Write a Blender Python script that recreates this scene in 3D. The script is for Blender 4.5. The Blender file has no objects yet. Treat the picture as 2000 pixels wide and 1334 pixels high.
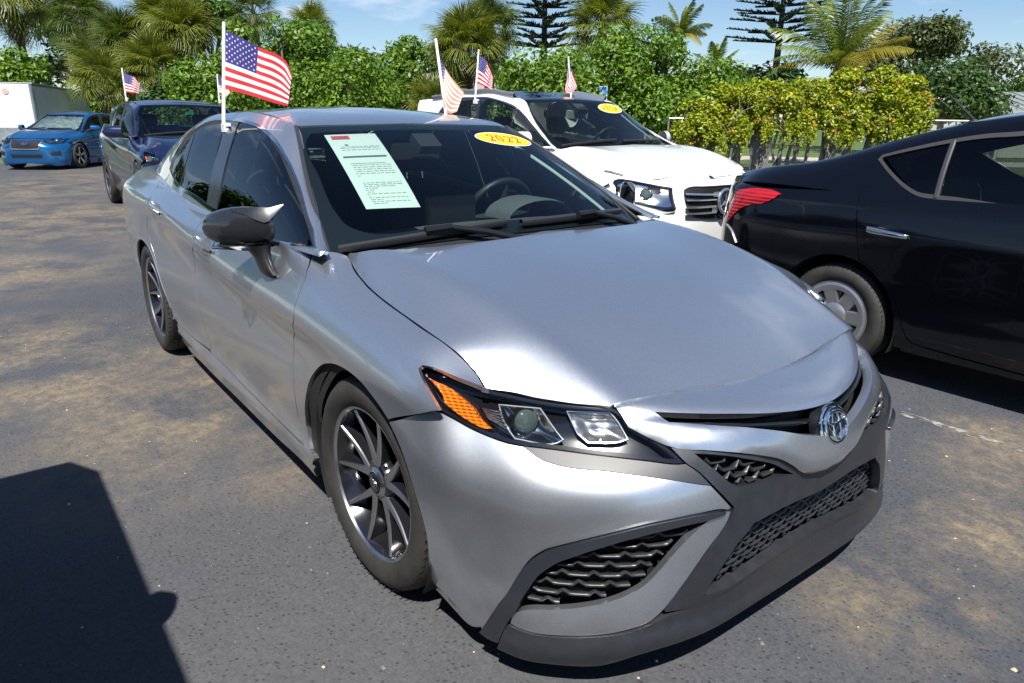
import bpy, bmesh, math, random
import numpy as np
from math import radians as RAD, sin, cos, pi
from mathutils import Vector, Matrix, geometry
random.seed(7); RNG = np.random.default_rng(7)
SC = bpy.context.scene; COL = SC.collection
# ---------------------------------------------------------------- camera
cd = bpy.data.cameras.new('camera'); cam = bpy.data.objects.new('camera', cd); COL.objects.link(cam)
cd.sensor_width = 36; cd.lens = 36*1377.754/2000; cd.clip_start = .05; cd.clip_end = 3000
def _camrot(yaw, pitch, roll):
    f = Vector((cos(pitch)*cos(yaw), cos(pitch)*sin(yaw), sin(pitch))); r = f.cross(Vector((0, 0, 1))).normalized(); d = f.cross(r)
    r2 = cos(roll)*r + sin(roll)*d; d2 = -sin(roll)*r + cos(roll)*d
    return Matrix((r2, -d2, -f)).transposed().to_4x4()
cam.matrix_world = Matrix.Translation((1.75672, -1.68201, 1.38590)) @ _camrot(2.48988405, -.30773821, -.00925861)
SC.camera = cam
# ---------------------------------------------------------------- sky, sun, exposure
SUN = Vector((.52, -.42, 1)).normalized()
W = bpy.data.worlds.new('World'); SC.world = W; W.use_nodes = True
wn, wl = W.node_tree.nodes, W.node_tree.links; wn.clear()
sky = wn.new('ShaderNodeTexSky'); sky.sky_type = 'NISHITA'; sky.sun_disc = False
sky.sun_elevation = math.asin(SUN.z); sky.sun_rotation = math.atan2(SUN.x, SUN.y); sky.air_density = 1.0; sky.dust_density = .05; sky.ozone_density = 5.0
bg = wn.new('ShaderNodeBackground'); bg.inputs['Strength'].default_value = .062
wo = wn.new('ShaderNodeOutputWorld')
geo_ = wn.new('ShaderNodeTexCoord'); sep = wn.new('ShaderNodeSeparateXYZ'); wl.new(geo_.outputs['Generated'], sep.inputs[0])
# soft cumulus and haze, laid out on a plane overhead
div = wn.new('ShaderNodeVectorMath'); div.operation = 'DIVIDE'; zz = wn.new('ShaderNodeMath'); zz.operation = 'MAXIMUM'; zz.inputs[1].default_value = .02
wl.new(sep.outputs['Z'], zz.inputs[0]); za = wn.new('ShaderNodeMath'); za.inputs[1].default_value = .12; wl.new(zz.outputs[0], za.inputs[0])
cmb = wn.new('ShaderNodeCombineXYZ'); [wl.new(za.outputs[0], cmb.inputs[i]) for i in range(3)]
wl.new(geo_.outputs['Generated'], div.inputs[0]); wl.new(cmb.outputs[0], div.inputs[1])
nz = wn.new('ShaderNodeTexNoise'); nz.inputs['Scale'].default_value = 1.15; nz.inputs['Detail'].default_value = 9; nz.inputs['Roughness'].default_value = .58
wl.new(div.outputs[0], nz.inputs['Vector'])
cr = wn.new('ShaderNodeValToRGB'); cr.color_ramp.elements[0].position = .58; cr.color_ramp.elements[1].position = .80
cr.color_ramp.elements[0].color = (0, 0, 0, 1); cr.color_ramp.elements[1].color = (.8, .8, .8, 1)
wl.new(nz.outputs['Fac'], cr.inputs[0])
mx = wn.new('ShaderNodeMixRGB'); wl.new(cr.outputs[0], mx.inputs[0]); wl.new(sky.outputs[0], mx.inputs[1]); mx.inputs[2].default_value = (9.5, 10, 10.6, 1)
wl.new(mx.outputs[0], bg.inputs['Color']); wl.new(bg.outputs[0], wo.inputs[0])
sl = bpy.data.lights.new('sun', 'SUN'); sl.energy = 4.5; sl.angle = RAD(.53); sl.color = (1, .955, .88)
so = bpy.data.objects.new('sun', sl); COL.objects.link(so); so.rotation_euler = SUN.to_track_quat('Z', 'Y').to_euler(); so.location = (0, 0, 30)
SC.view_settings.view_transform = 'Standard'; SC.view_settings.look = 'None'; SC.view_settings.gamma = 1; SC.view_settings.exposure = .92; SC.view_settings.use_curve_mapping = False
SC.cycles.max_bounces = 10; SC.cycles.transparent_max_bounces = 16; SC.cycles.caustics_reflective = False; SC.cycles.caustics_refractive = False
# ---------------------------------------------------------------- smooth surface patches (metres, x forward, y left, z up)
def nspline_basis(kn, t):
    """rows of a natural cubic spline basis for knots kn at parameters t"""
    kn = np.asarray(kn, float); n = len(kn); t = np.asarray(t, float)
    h = np.diff(kn)
    A = np.eye(n); Bm = np.zeros((n, n))
    for i in range(1, n - 1):
        A[i, i-1] = h[i-1]; A[i, i] = 2*(h[i-1] + h[i]); A[i, i+1] = h[i]
        Bm[i, i-1] = 6/h[i-1]; Bm[i, i] = -6/h[i-1] - 6/h[i]; Bm[i, i+1] = 6/h[i]
    M = np.linalg.solve(A, Bm)
    i = np.clip(np.searchsorted(kn, t, side='right') - 1, 0, n - 2)
    a = (kn[i+1] - t)/h[i]; b = (t - kn[i])/h[i]
    out = np.zeros((len(t), n)); r = np.arange(len(t))
    out[r, i] += a; out[r, i+1] += b
    out += ((a**3 - a)*h[i]**2/6)[:, None]*M[i] + ((b**3 - b)*h[i]**2/6)[:, None]*M[i+1]
    return out

class Patch:
    def __init__(self, grid, sym=False):
        G = np.array(grid, float)
        if sym:                                   # first row lies on the centre line: mirror it to the other side
            L = G[1:][::-1].copy(); L[:, :, 1] *= -1
            G = np.concatenate([L, G], 0)
        self.G = G
        du = np.linalg.norm(np.diff(G, axis=0), axis=2).mean(1); dv = np.linalg.norm(np.diff(G, axis=1), axis=2).mean(0)
        self.ku = np.concatenate([[0], np.cumsum(du)]); self.kv = np.concatenate([[0], np.cumsum(dv)])
        if sym: self.ku -= self.ku[len(self.ku)//2]
    def P(self, u, v):
        u = np.atleast_1d(u); v = np.atleast_1d(v)
        return np.einsum('ni,nj,ijc->nc', nspline_basis(self.ku, u), nspline_basis(self.kv, v), self.G)
    def N(self, u, v, flip=1):
        e = 2e-3; u = np.atleast_1d(np.asarray(u, float)); v = np.atleast_1d(np.asarray(v, float))
        a = self.P(u+e, v) - self.P(u-e, v); b = self.P(u, v+e) - self.P(u, v-e)
        n = np.cross(a, b)*flip
        return n/np.maximum(np.linalg.norm(n, axis=1, keepdims=True), 1e-9)

def side(rows):                                   # (x, [(z, half width) ...]) -> right hand side points
    return [[(x + (p[2] if len(p) > 2 else 0), -p[1], p[0]) for p in r] for x, r in rows]

_S = [
 (0.58, [(0.15, 0.8), (0.22, 0.84), (0.3, 0.855), (0.42, 0.862), (0.56, 0.862), (0.66, 0.85), (0.715, 0.835), (0.742, 0.8), (0.749, 0.765), (0.745, 0.73), (0.759, 0.68)]),
 (0.43, [(0.15, 0.83), (0.22, 0.865), (0.3, 0.88), (0.42, 0.89), (0.56, 0.892), (0.66, 0.878), (0.71, 0.862), (0.742, 0.835), (0.759, 0.795), (0.765, 0.75), (0.779, 0.7)]),
 (0.3, [(0.15, 0.84), (0.22, 0.87), (0.3, 0.885), (0.42, 0.898), (0.56, 0.903), (0.67, 0.896), (0.735, 0.882), (0.7794, 0.85), (0.8088, 0.81), (0.824, 0.768), (0.838, 0.718)]),
 (0.15, [(0.15, 0.845), (0.22, 0.872), (0.3, 0.888), (0.42, 0.9), (0.56, 0.907), (0.68, 0.905), (0.75, 0.895), (0.7968, 0.865), (0.8306, 0.822), (0.849, 0.773), (0.863, 0.723)]),
 (0, [(0.15, 0.845), (0.22, 0.872), (0.3, 0.888), (0.42, 0.9), (0.56, 0.908), (0.685, 0.909), (0.76, 0.901), (0.81, 0.872), (0.846, 0.825), (0.867, 0.768), (0.881, 0.718)]),
 (-0.2, [(0.16, 0.845), (0.22, 0.873), (0.3, 0.88), (0.42, 0.896), (0.56, 0.9), (0.69, 0.901), (0.772, 0.9075), (0.83, 0.875), (0.868, 0.825), (0.893, 0.745), (0.907, 0.695)]),
 (-0.4, [(0.17, 0.845), (0.22, 0.878), (0.285, 0.87), (0.42, 0.891), (0.56, 0.893), (0.69, 0.892), (0.78, 0.915), (0.845, 0.883), (0.9, 0.83), (0.935, 0.715), (0.949, 0.665)]),
 (-0.6, [(0.175, 0.845), (0.22, 0.88), (0.285, 0.868), (0.41, 0.888), (0.56, 0.893), (0.69, 0.891), (0.785, 0.917), (0.855, 0.883), (0.925, 0.845), (0.968, 0.818), (0.982, 0.768)]),
 (-1.0, [(0.175, 0.845), (0.22, 0.88), (0.285, 0.867), (0.41, 0.888), (0.56, 0.895), (0.7, 0.893), (0.797, 0.919), (0.865, 0.887), (0.935, 0.85), (0.968, 0.83), (0.982, 0.78)]),
 (-1.5, [(0.175, 0.845), (0.22, 0.88), (0.285, 0.867), (0.41, 0.888), (0.58, 0.897), (0.73, 0.894), (0.835, 0.92), (0.89, 0.893), (0.942, 0.858), (0.968, 0.838), (0.982, 0.788)]),
 (-2.0, [(0.175, 0.845), (0.22, 0.88), (0.285, 0.867), (0.42, 0.889), (0.6, 0.899), (0.77, 0.896), (0.885, 0.92), (0.925, 0.9), (0.965, 0.864), (0.988, 0.84), (1.002, 0.79)]),
 (-2.3, [(0.18, 0.845), (0.225, 0.878), (0.29, 0.872), (0.43, 0.894), (0.61, 0.902), (0.78, 0.898), (0.905, 0.92), (0.945, 0.9), (0.99, 0.856), (1.013, 0.825), (1.027, 0.775)]),
 (-2.6, [(0.19, 0.85), (0.24, 0.875), (0.31, 0.885), (0.44, 0.904), (0.61, 0.91), (0.79, 0.906), (0.918, 0.9165), (0.955, 0.895), (1.0, 0.84), (1.027, 0.795), (1.041, 0.745)]),
 (-2.83, [(0.2, 0.85), (0.25, 0.87), (0.32, 0.885), (0.45, 0.905), (0.62, 0.917), (0.8, 0.912), (0.922, 0.91), (0.958, 0.888), (1.005, 0.828), (1.037, 0.77), (1.051, 0.72)]),
 (-3.1, [(0.2, 0.84), (0.26, 0.86), (0.34, 0.878), (0.47, 0.898), (0.64, 0.91), (0.8, 0.907), (0.925, 0.9), (0.962, 0.876), (1.01, 0.812), (1.045, 0.745), (1.059, 0.695)]),
 (-3.4, [(0.2, 0.81), (0.27, 0.835), (0.35, 0.855), (0.48, 0.878), (0.65, 0.892), (0.8, 0.89), (0.928, 0.878), (0.968, 0.85), (1.02, 0.78), (1.053, 0.71), (1.067, 0.66)]),
 (-3.7, [(0.22, 0.72), (0.29, 0.75), (0.38, 0.78), (0.5, 0.81), (0.65, 0.825), (0.8, 0.825), (0.932, 0.81), (0.975, 0.775), (1.03, 0.7), (1.06, 0.63), (1.074, 0.58)]),
 (-3.88, [(0.24, 0.5), (0.32, 0.53), (0.4, 0.56), (0.5, 0.6), (0.65, 0.62), (0.8, 0.63), (0.935, 0.62), (0.985, 0.58), (1.035, 0.5), (1.065, 0.43), (1.079, 0.38)]),
]
SIDE = Patch(side([(x, [(r[0][0]-.075, r[0][1]-.02)] + r) for x, r in _S]))
# front fascia, plan curves from the centre line to the wheel arch at several heights (row: z and (x, half width) list)
_F = [  # (x, half width, z) from the centre line to the wheel arch
 [(.857,0,.135),(.856,.2,.135),(.846,.41,.135),(.810,.55,.135),(.762,.630,.135),(.70,.705,.135),(.63,.765,.135),(.55,.80,.135),(.465,.82,.135),(.36,.83,.135)],
 [(.878,0,.175),(.877,.2,.175),(.867,.41,.175),(.834,.555,.175),(.784,.645,.175),(.722,.718,.175),(.648,.780,.175),(.562,.818,.175),(.472,.843,.175),(.36,.857,.175)],
 [(.885,0,.24),(.884,.2,.24),(.876,.41,.24),(.842,.56,.24),(.789,.655,.24),(.726,.730,.24),(.650,.795,.24),(.562,.836,.24),(.472,.864,.24),(.36,.878,.24)],
 [(.897,0,.33),(.896,.2,.33),(.887,.41,.33),(.847,.562,.33),(.790,.662,.33),(.724,.738,.33),(.645,.803,.33),(.557,.846,.33),(.470,.877,.33),(.36,.893,.33)],
 [(.913,0,.43),(.909,.2,.43),(.893,.41,.43),(.846,.562,.43),(.784,.665,.43),(.716,.740,.43),(.636,.804,.43),(.550,.849,.43),(.467,.882,.43),(.36,.90,.43)],
 [(.920,0,.51),(.914,.2,.51),(.892,.41,.51),(.841,.56,.51),(.778,.662,.51),(.708,.735,.51),(.628,.80,.51),(.543,.849,.51),(.464,.884,.51),(.36,.90,.51)],
 [(.918,0,.565),(.910,.2,.565),(.884,.41,.565),(.829,.555,.565),(.762,.656,.565),(.691,.726,.565),(.611,.79,.565),(.529,.842,.565),(.454,.879,.565),(.36,.896,.565)],
 [(.908,0,.625),(.897,.2,.625),(.858,.40,.625),(.788,.54,.625),(.713,.640,.625),(.641,.710,.625),(.566,.774,.625),(.488,.826,.625),(.420,.864,.625),(.345,.884,.625)],
 [(.902,0,.672),(.878,.2,.675),(.806,.39,.682),(.729,.528,.685),(.650,.630,.685),(.579,.700,.685),(.509,.760,.685),(.443,.810,.685),(.385,.848,.685),(.32,.870,.685)],
 [(.880,0,.702),(.850,.2,.706),(.764,.39,.717),(.690,.522,.725),(.613,.622,.730),(.543,.690,.733),(.476,.746,.735),(.411,.795,.735),(.350,.832,.735),(.29,.855,.735)],
 [(.790,0,.720),(.770,.2,.723),(.700,.385,.735),(.636,.515,.748),(.562,.607,.760),(.492,.672,.768),(.427,.725,.773),(.367,.772,.775),(.315,.808,.775),(.25,.838,.775)],
 [(.68,0,.740),(.668,.2,.743),(.625,.385,.757),(.570,.51,.772),(.507,.597,.785),(.443,.66,.795),(.383,.711,.80),(.325,.757,.80),(.275,.793,.80),(.22,.825,.80)],
]
for _r in range(3, 10):
    for _i in range(3, 9):
        _x, _h, _z = _F[_r][_i]; _w = (.6 if _i in (3, 8) else 1)*(.5 if _r in (3, 9) else 1); _F[_r][_i] = (_x-.016*_w, _h-.011*_w, _z)
for _i in range(4, 9): _x, _h, _z = _F[0][_i]; _F[0][_i] = (_x+.004, _h+.006, _z-.022)
_F = [[(x-.03, h-.02 if i > 1 else h, z-.05) for i, (x, h, z) in enumerate(_F[0])]] + _F
_F = [r + [(.15, r[-1][1]+(.008 if r[-1][2] < .6 else .022 if r[-1][2] < .74 else .03), r[-1][2]+(.03 if r[-1][2] > .7 else 0))] for r in _F]
FRONT = Patch([[(r[i][0], -r[i][1], r[i][2]) for r in _F] for i in range(11)], sym=True)
# hood: centre line to the shut line and a little beyond; columns run from the cowl to the nose
_H = [  # x, z at centre, crease half width, crease z, shut half width, shut z
 (-.62, 1.002,.665,.983,.685,.962),
 (-.42, .996,.665,.976,.712,.926),
 (-.22, .981,.655,.968,.745,.889),
 (-.04, .961,.645,.951,.765,.866),
 (.12, .936,.630,.926,.775,.853),
 (.24, .911,.615,.899,.774,.837),
 (.34, .886,.600,.869,.765,.812),
 (.44, .857,.580,.835,.735,.744),
 (.54, .823,.560,.797,.690,.716),
 (.64, .783,.540,.757,.640,.698),
 (.74, .735,.520,.712,.60,.676),
 (.84, .682,.500,.662,.56,.65),
]
def hoodcol(x, zc, yc, zy, ys, zs):
    m = .5*(yc+ys)
    return [(x, 0, zc), (x, -.35*yc, zc-.10*(zc-zy)), (x, -.70*yc, zc-.50*(zc-zy)-.002), (x, -.90*yc, zy+.0055), (x, -yc, zy), (x, -m, zy-.42*(zy-zs)), (x, -ys, zs), (x, -ys-.04, zs-.05)]
HOOD = Patch(np.transpose(np.array([hoodcol(*r) for r in _H]), (1, 0, 2)), sym=True)
# greenhouse side: belt curve and rail curve (A pillar inner edge, roof edge, C pillar)
_B = [(-.34,.800,.962),(-.55,.822,.968),(-.80,.830,.969),(-1.06,.834,.969),(-1.35,.837,.968),(-1.67,.838,.972),(-2.0,.836,.988),(-2.3,.822,1.013),(-2.6,.792,1.027),(-2.9,.755,1.04),(-3.25,.70,1.052)]
_T = [(-.46,.738,.950),(-.72,.680,1.075),(-.97,.616,1.205),(-1.215,.555,1.333),(-1.48,.543,1.377),(-1.8,.537,1.397),(-2.1,.542,1.394),(-2.4,.560,1.380),(-2.7,.582,1.320),(-3.0,.602,1.233),(-3.3,.620,1.128)]
_ss = [(-.06,-.004),(0,0),(.22,.016),(.48,.027),(.70,.028),(.84,.022),(.93,.011),(1,0),(1.08,-.022)]
def _gh():
    g = []
    for b, t in zip(_B, _T):
        b = np.array((b[0], -b[1], b[2])); t = np.array((t[0], -t[1], t[2]))
        n = np.cross(t-b, (1, 0, 0)); n /= np.linalg.norm(n); n = n if n[1] < 0 else -n
        L = np.linalg.norm(t-b)/.45
        g.append([b+(t-b)*s + n*q*L*1.25 for s, q in _ss])
    return g
GREEN = Patch(_gh())
ROOF = Patch([[(-1.20-.02*w,-yy,z1) if False else (x-.03*(w-1)*0, -yy*w, zc-(zc-ze)*w**2) for x, zc, ze, yy in
   [(-1.11,1.305,1.282,.575),(-1.23,1.352,1.330,.558),(-1.48,1.401,1.377,.545),(-1.75,1.426,1.398,.54),(-2.0,1.431,1.401,.543),(-2.25,1.421,1.387,.548),(-2.5,1.398,1.358,.563),(-2.8,1.345,1.287,.58),(-3.1,1.235,1.188,.597),(-3.35,1.125,1.10,.61)]]
   for w in (0,.35,.65,.85,1.0)], sym=True)
# windshield, rows from the cowl to the header
WIND = Patch([[(xb+(xt-xb)*s, -(yb+(yt-yb)*s), zb+(zt-zb)*s+.030*4*s*(1-s)*.5) for s in (-.06,0,.2,.4,.6,.8,1,1.06)]
   for xb,yb,zb,xt,yt,zt in [(-.300,0,.982,-1.200,0,1.352),(-.310,.2,.981,-1.202,.155,1.351),(-.342,.4,.975,-1.206,.31,1.348),(-.392,.57,.965,-1.212,.45,1.343),(-.448,.69,.953,-1.218,.54,1.337),(-.482,.742,.946,-1.225,.588,1.332)]], sym=True)
# ---------------------------------------------------------------- the other cars' surfaces
def place(G, pos, yaw, k):
    c, s = np.cos(yaw)*k, np.sin(yaw)*k
    return np.stack([pos[0]+c*G[..., 0]-s*G[..., 1], pos[1]+s*G[..., 0]+c*G[..., 1], k*G[..., 2]], -1)
HX = [-3.95, -2.825, -1.25, -.5, 0, .5, .95]; HZ = [0, .2, .5, .76, .965, 1.20, 1.43]
class Body:
    """a car body whose surfaces share one smooth layout; x and z are re-mapped for its own proportions"""
    def __init__(s, xk, zk, sy, roof=None, pos=(0, 0), yaw=0, k=1, topw=1.0, nosepush=0):
        s.pos, s.yaw, s.k = pos, yaw, k
        def mp(P):
            G = P.G.copy(); x, y, z = G[..., 0].copy(), G[..., 1].copy(), G[..., 2].copy()
            nx = np.interp(x, HX, xk); nz = np.interp(z, HZ, zk)
            if roof is not None:                      # estate-style tail: keep the roof up
                rh = np.interp(-x, [-.95, .5, 1.25, 1.5, 1.8, 2.1, 2.4, 2.7, 3.0, 3.3, 3.9], [.95, .95, 1.35, 1.40, 1.43, 1.43, 1.41, 1.36, 1.25, 1.12, 1.06]); rt = np.interp(nx, [r[0] for r in roof[::-1]], [r[1] for r in roof[::-1]])
                w = np.clip((z-.965)/np.maximum(rh-.965, .03), 0, 1.06); m = (x < -1.3) & (z > .965)
                zb = np.interp(.965, HZ, zk); nz = np.where(m, zb+(rt-zb)*w+np.where(z > rh, (z-rh), 0), nz)
            q = np.clip((z-.95)/.45, 0, 1); ny = y*sy*(1+(topw-1)*q)
            nx = nx + nosepush*np.clip(x/.9, 0, 1)*np.clip((z-.5)/.3, 0, 1)
            Q = Patch(place(np.stack([nx, ny, nz], -1), pos, yaw, k)); Q.src = P
            if P.ku[0] < 0: Q.ku = Q.ku-Q.ku[len(Q.ku)//2]
            return Q
        s.SIDE, s.FRONT, s.HOOD, s.GREEN, s.ROOF, s.WIND = [mp(P) for P in (SIDE, FRONT, HOOD, GREEN, ROOF, WIND)]
    def loc(s, x, y, z): return place(np.stack(np.broadcast_arrays(np.asarray(x, float), y, z), -1).astype(float), s.pos, s.yaw, s.k)
def remap(pts, Q):
    P = Q.src; p = np.array([tuple(q) for q in pts], float)
    return np.stack([np.interp(p[:, 0], P.ku, Q.ku), np.interp(p[:, 1], P.kv, Q.kv)], 1)
GLC = Body([-3.80, -2.873, -1.25, -.55, 0, .45, .84], [0, .25, .60, .95, 1.13, 1.37, 1.66], 1.02, [(-1.25, 1.555), (-1.8, 1.66), (-2.5, 1.66), (-3.1, 1.60), (-3.5, 1.46), (-3.8, 1.17)], (-2.80, 3.43), -.028, 1, 1.10, .01)
CXV = Body([-3.62, -2.655, -1.2, -.52, 0, .45, .82], [0, .24, .56, .86, 1.05, 1.26, 1.54], .975, [(-1.2, 1.44), (-1.8, 1.53), (-2.5, 1.51), (-3.0, 1.44), (-3.4, 1.28), (-3.6, 1.08)], (-8.654, 1.054), -.017, 1.046, 1.05, .04)
IMP = Body([-3.55, -2.67, -1.2, -.5, 0, .48, .87], [0, .2, .5, .74, .955, 1.19, 1.44], .965, None, (-20.87, .152), -.623, 1.0)
# black sedan: its own side, greenhouse and roof (origin at the rear axle)
VPOS = (-.27, 3.03)
_vz = (.13, .19, .27, .40, .55, .70, .80, .88, .96, 1.02)
_V = [(-.985, (.47,.50,.54,.57,.585,.585,.575,.555,.525,.49)), (-.91, (.58,.62,.66,.69,.70,.70,.69,.67,.64,.60)), (-.80, (.66,.70,.74,.77,.775,.775,.767,.75,.725,.68)), (-.6, (.72,.76,.80,.82,.826,.826,.82,.803,.778,.732)),
 (-.3, (.76,.79,.82,.84,.846,.847,.843,.826,.802,.757)), (0, (.77,.80,.83,.846,.851,.851,.85,.836,.813,.775)), (.5, (.77,.795,.825,.836,.846,.848,.85,.838,.82,.79)), (1.2, (.77,.795,.825,.835,.844,.846,.85,.838,.82,.79)),
 (2.0, (.77,.795,.825,.835,.844,.845,.848,.835,.815,.785)), (2.6, (.77,.80,.83,.845,.85,.85,.842,.82,.79,.74)), (3.0, (.74,.77,.79,.80,.80,.79,.77,.74,.70,.64)), (3.35, (.52,.55,.57,.58,.58,.56,.53,.49,.45,.40))]
VSIDE = Patch(place(np.array([[(x, -h, z*(1 if x < 2.1 else 1-.10*max(0, z-.5)*(x-2.1))) for z, h in zip(_vz, hs)] for x, hs in _V]), VPOS, 0, 1))
_VB = [(-.97,.53,.985),(-.74,.685,1.015),(-.42,.742,1.022),(-.1,.766,1.02),(.3,.784,1.012),(.8,.789,1.0),(1.4,.788,.985),(2.0,.782,.97),(2.45,.768,.96)]
_VT = [(-.90,.50,1.055),(-.68,.55,1.100),(-.42,.56,1.140),(-.14,.56,1.215),(.22,.56,1.325),(.72,.57,1.420),(1.3,.57,1.445),(1.75,.575,1.395),(2.42,.68,1.03)]
def _vg():
    g = []
    for b, t in zip(_VB, _VT):
        b = np.array((b[0], -b[1], b[2])); t = np.array((t[0], -t[1], t[2])); n = np.cross(t-b, (1, 0, 0)); n /= np.linalg.norm(n); n = n if n[1] < 0 else -n; L = np.linalg.norm(t-b)/.45
        g.append([b+(t-b)*s+n*q*L*1.3 for s, q in _ss])
    return g
VGREEN = Patch(place(np.array(_vg()), VPOS, 0, 1))
VROOF = Patch(place(np.array([[(x, -yy*w, zc-(zc-ze)*w**2) for x, zc, ze, yy in [(-1.0,.97,.955,.48),(-.90,1.07,1.045,.51),(-.84,1.085,1.055,.53),(-.6,1.106,1.088,.555),(-.35,1.153,1.135,.56),(-.05,1.262,1.235,.56),(.3,1.39,1.352,.56),(.7,1.462,1.42,.57),(1.2,1.490,1.448,.57),(1.7,1.455,1.40,.575)]] for w in (0, .35, .65, .85, 1.0)]), (0, 0), 0, 1), sym=True)
VROOF.G = place(VROOF.G, VPOS, 0, 1)
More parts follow.
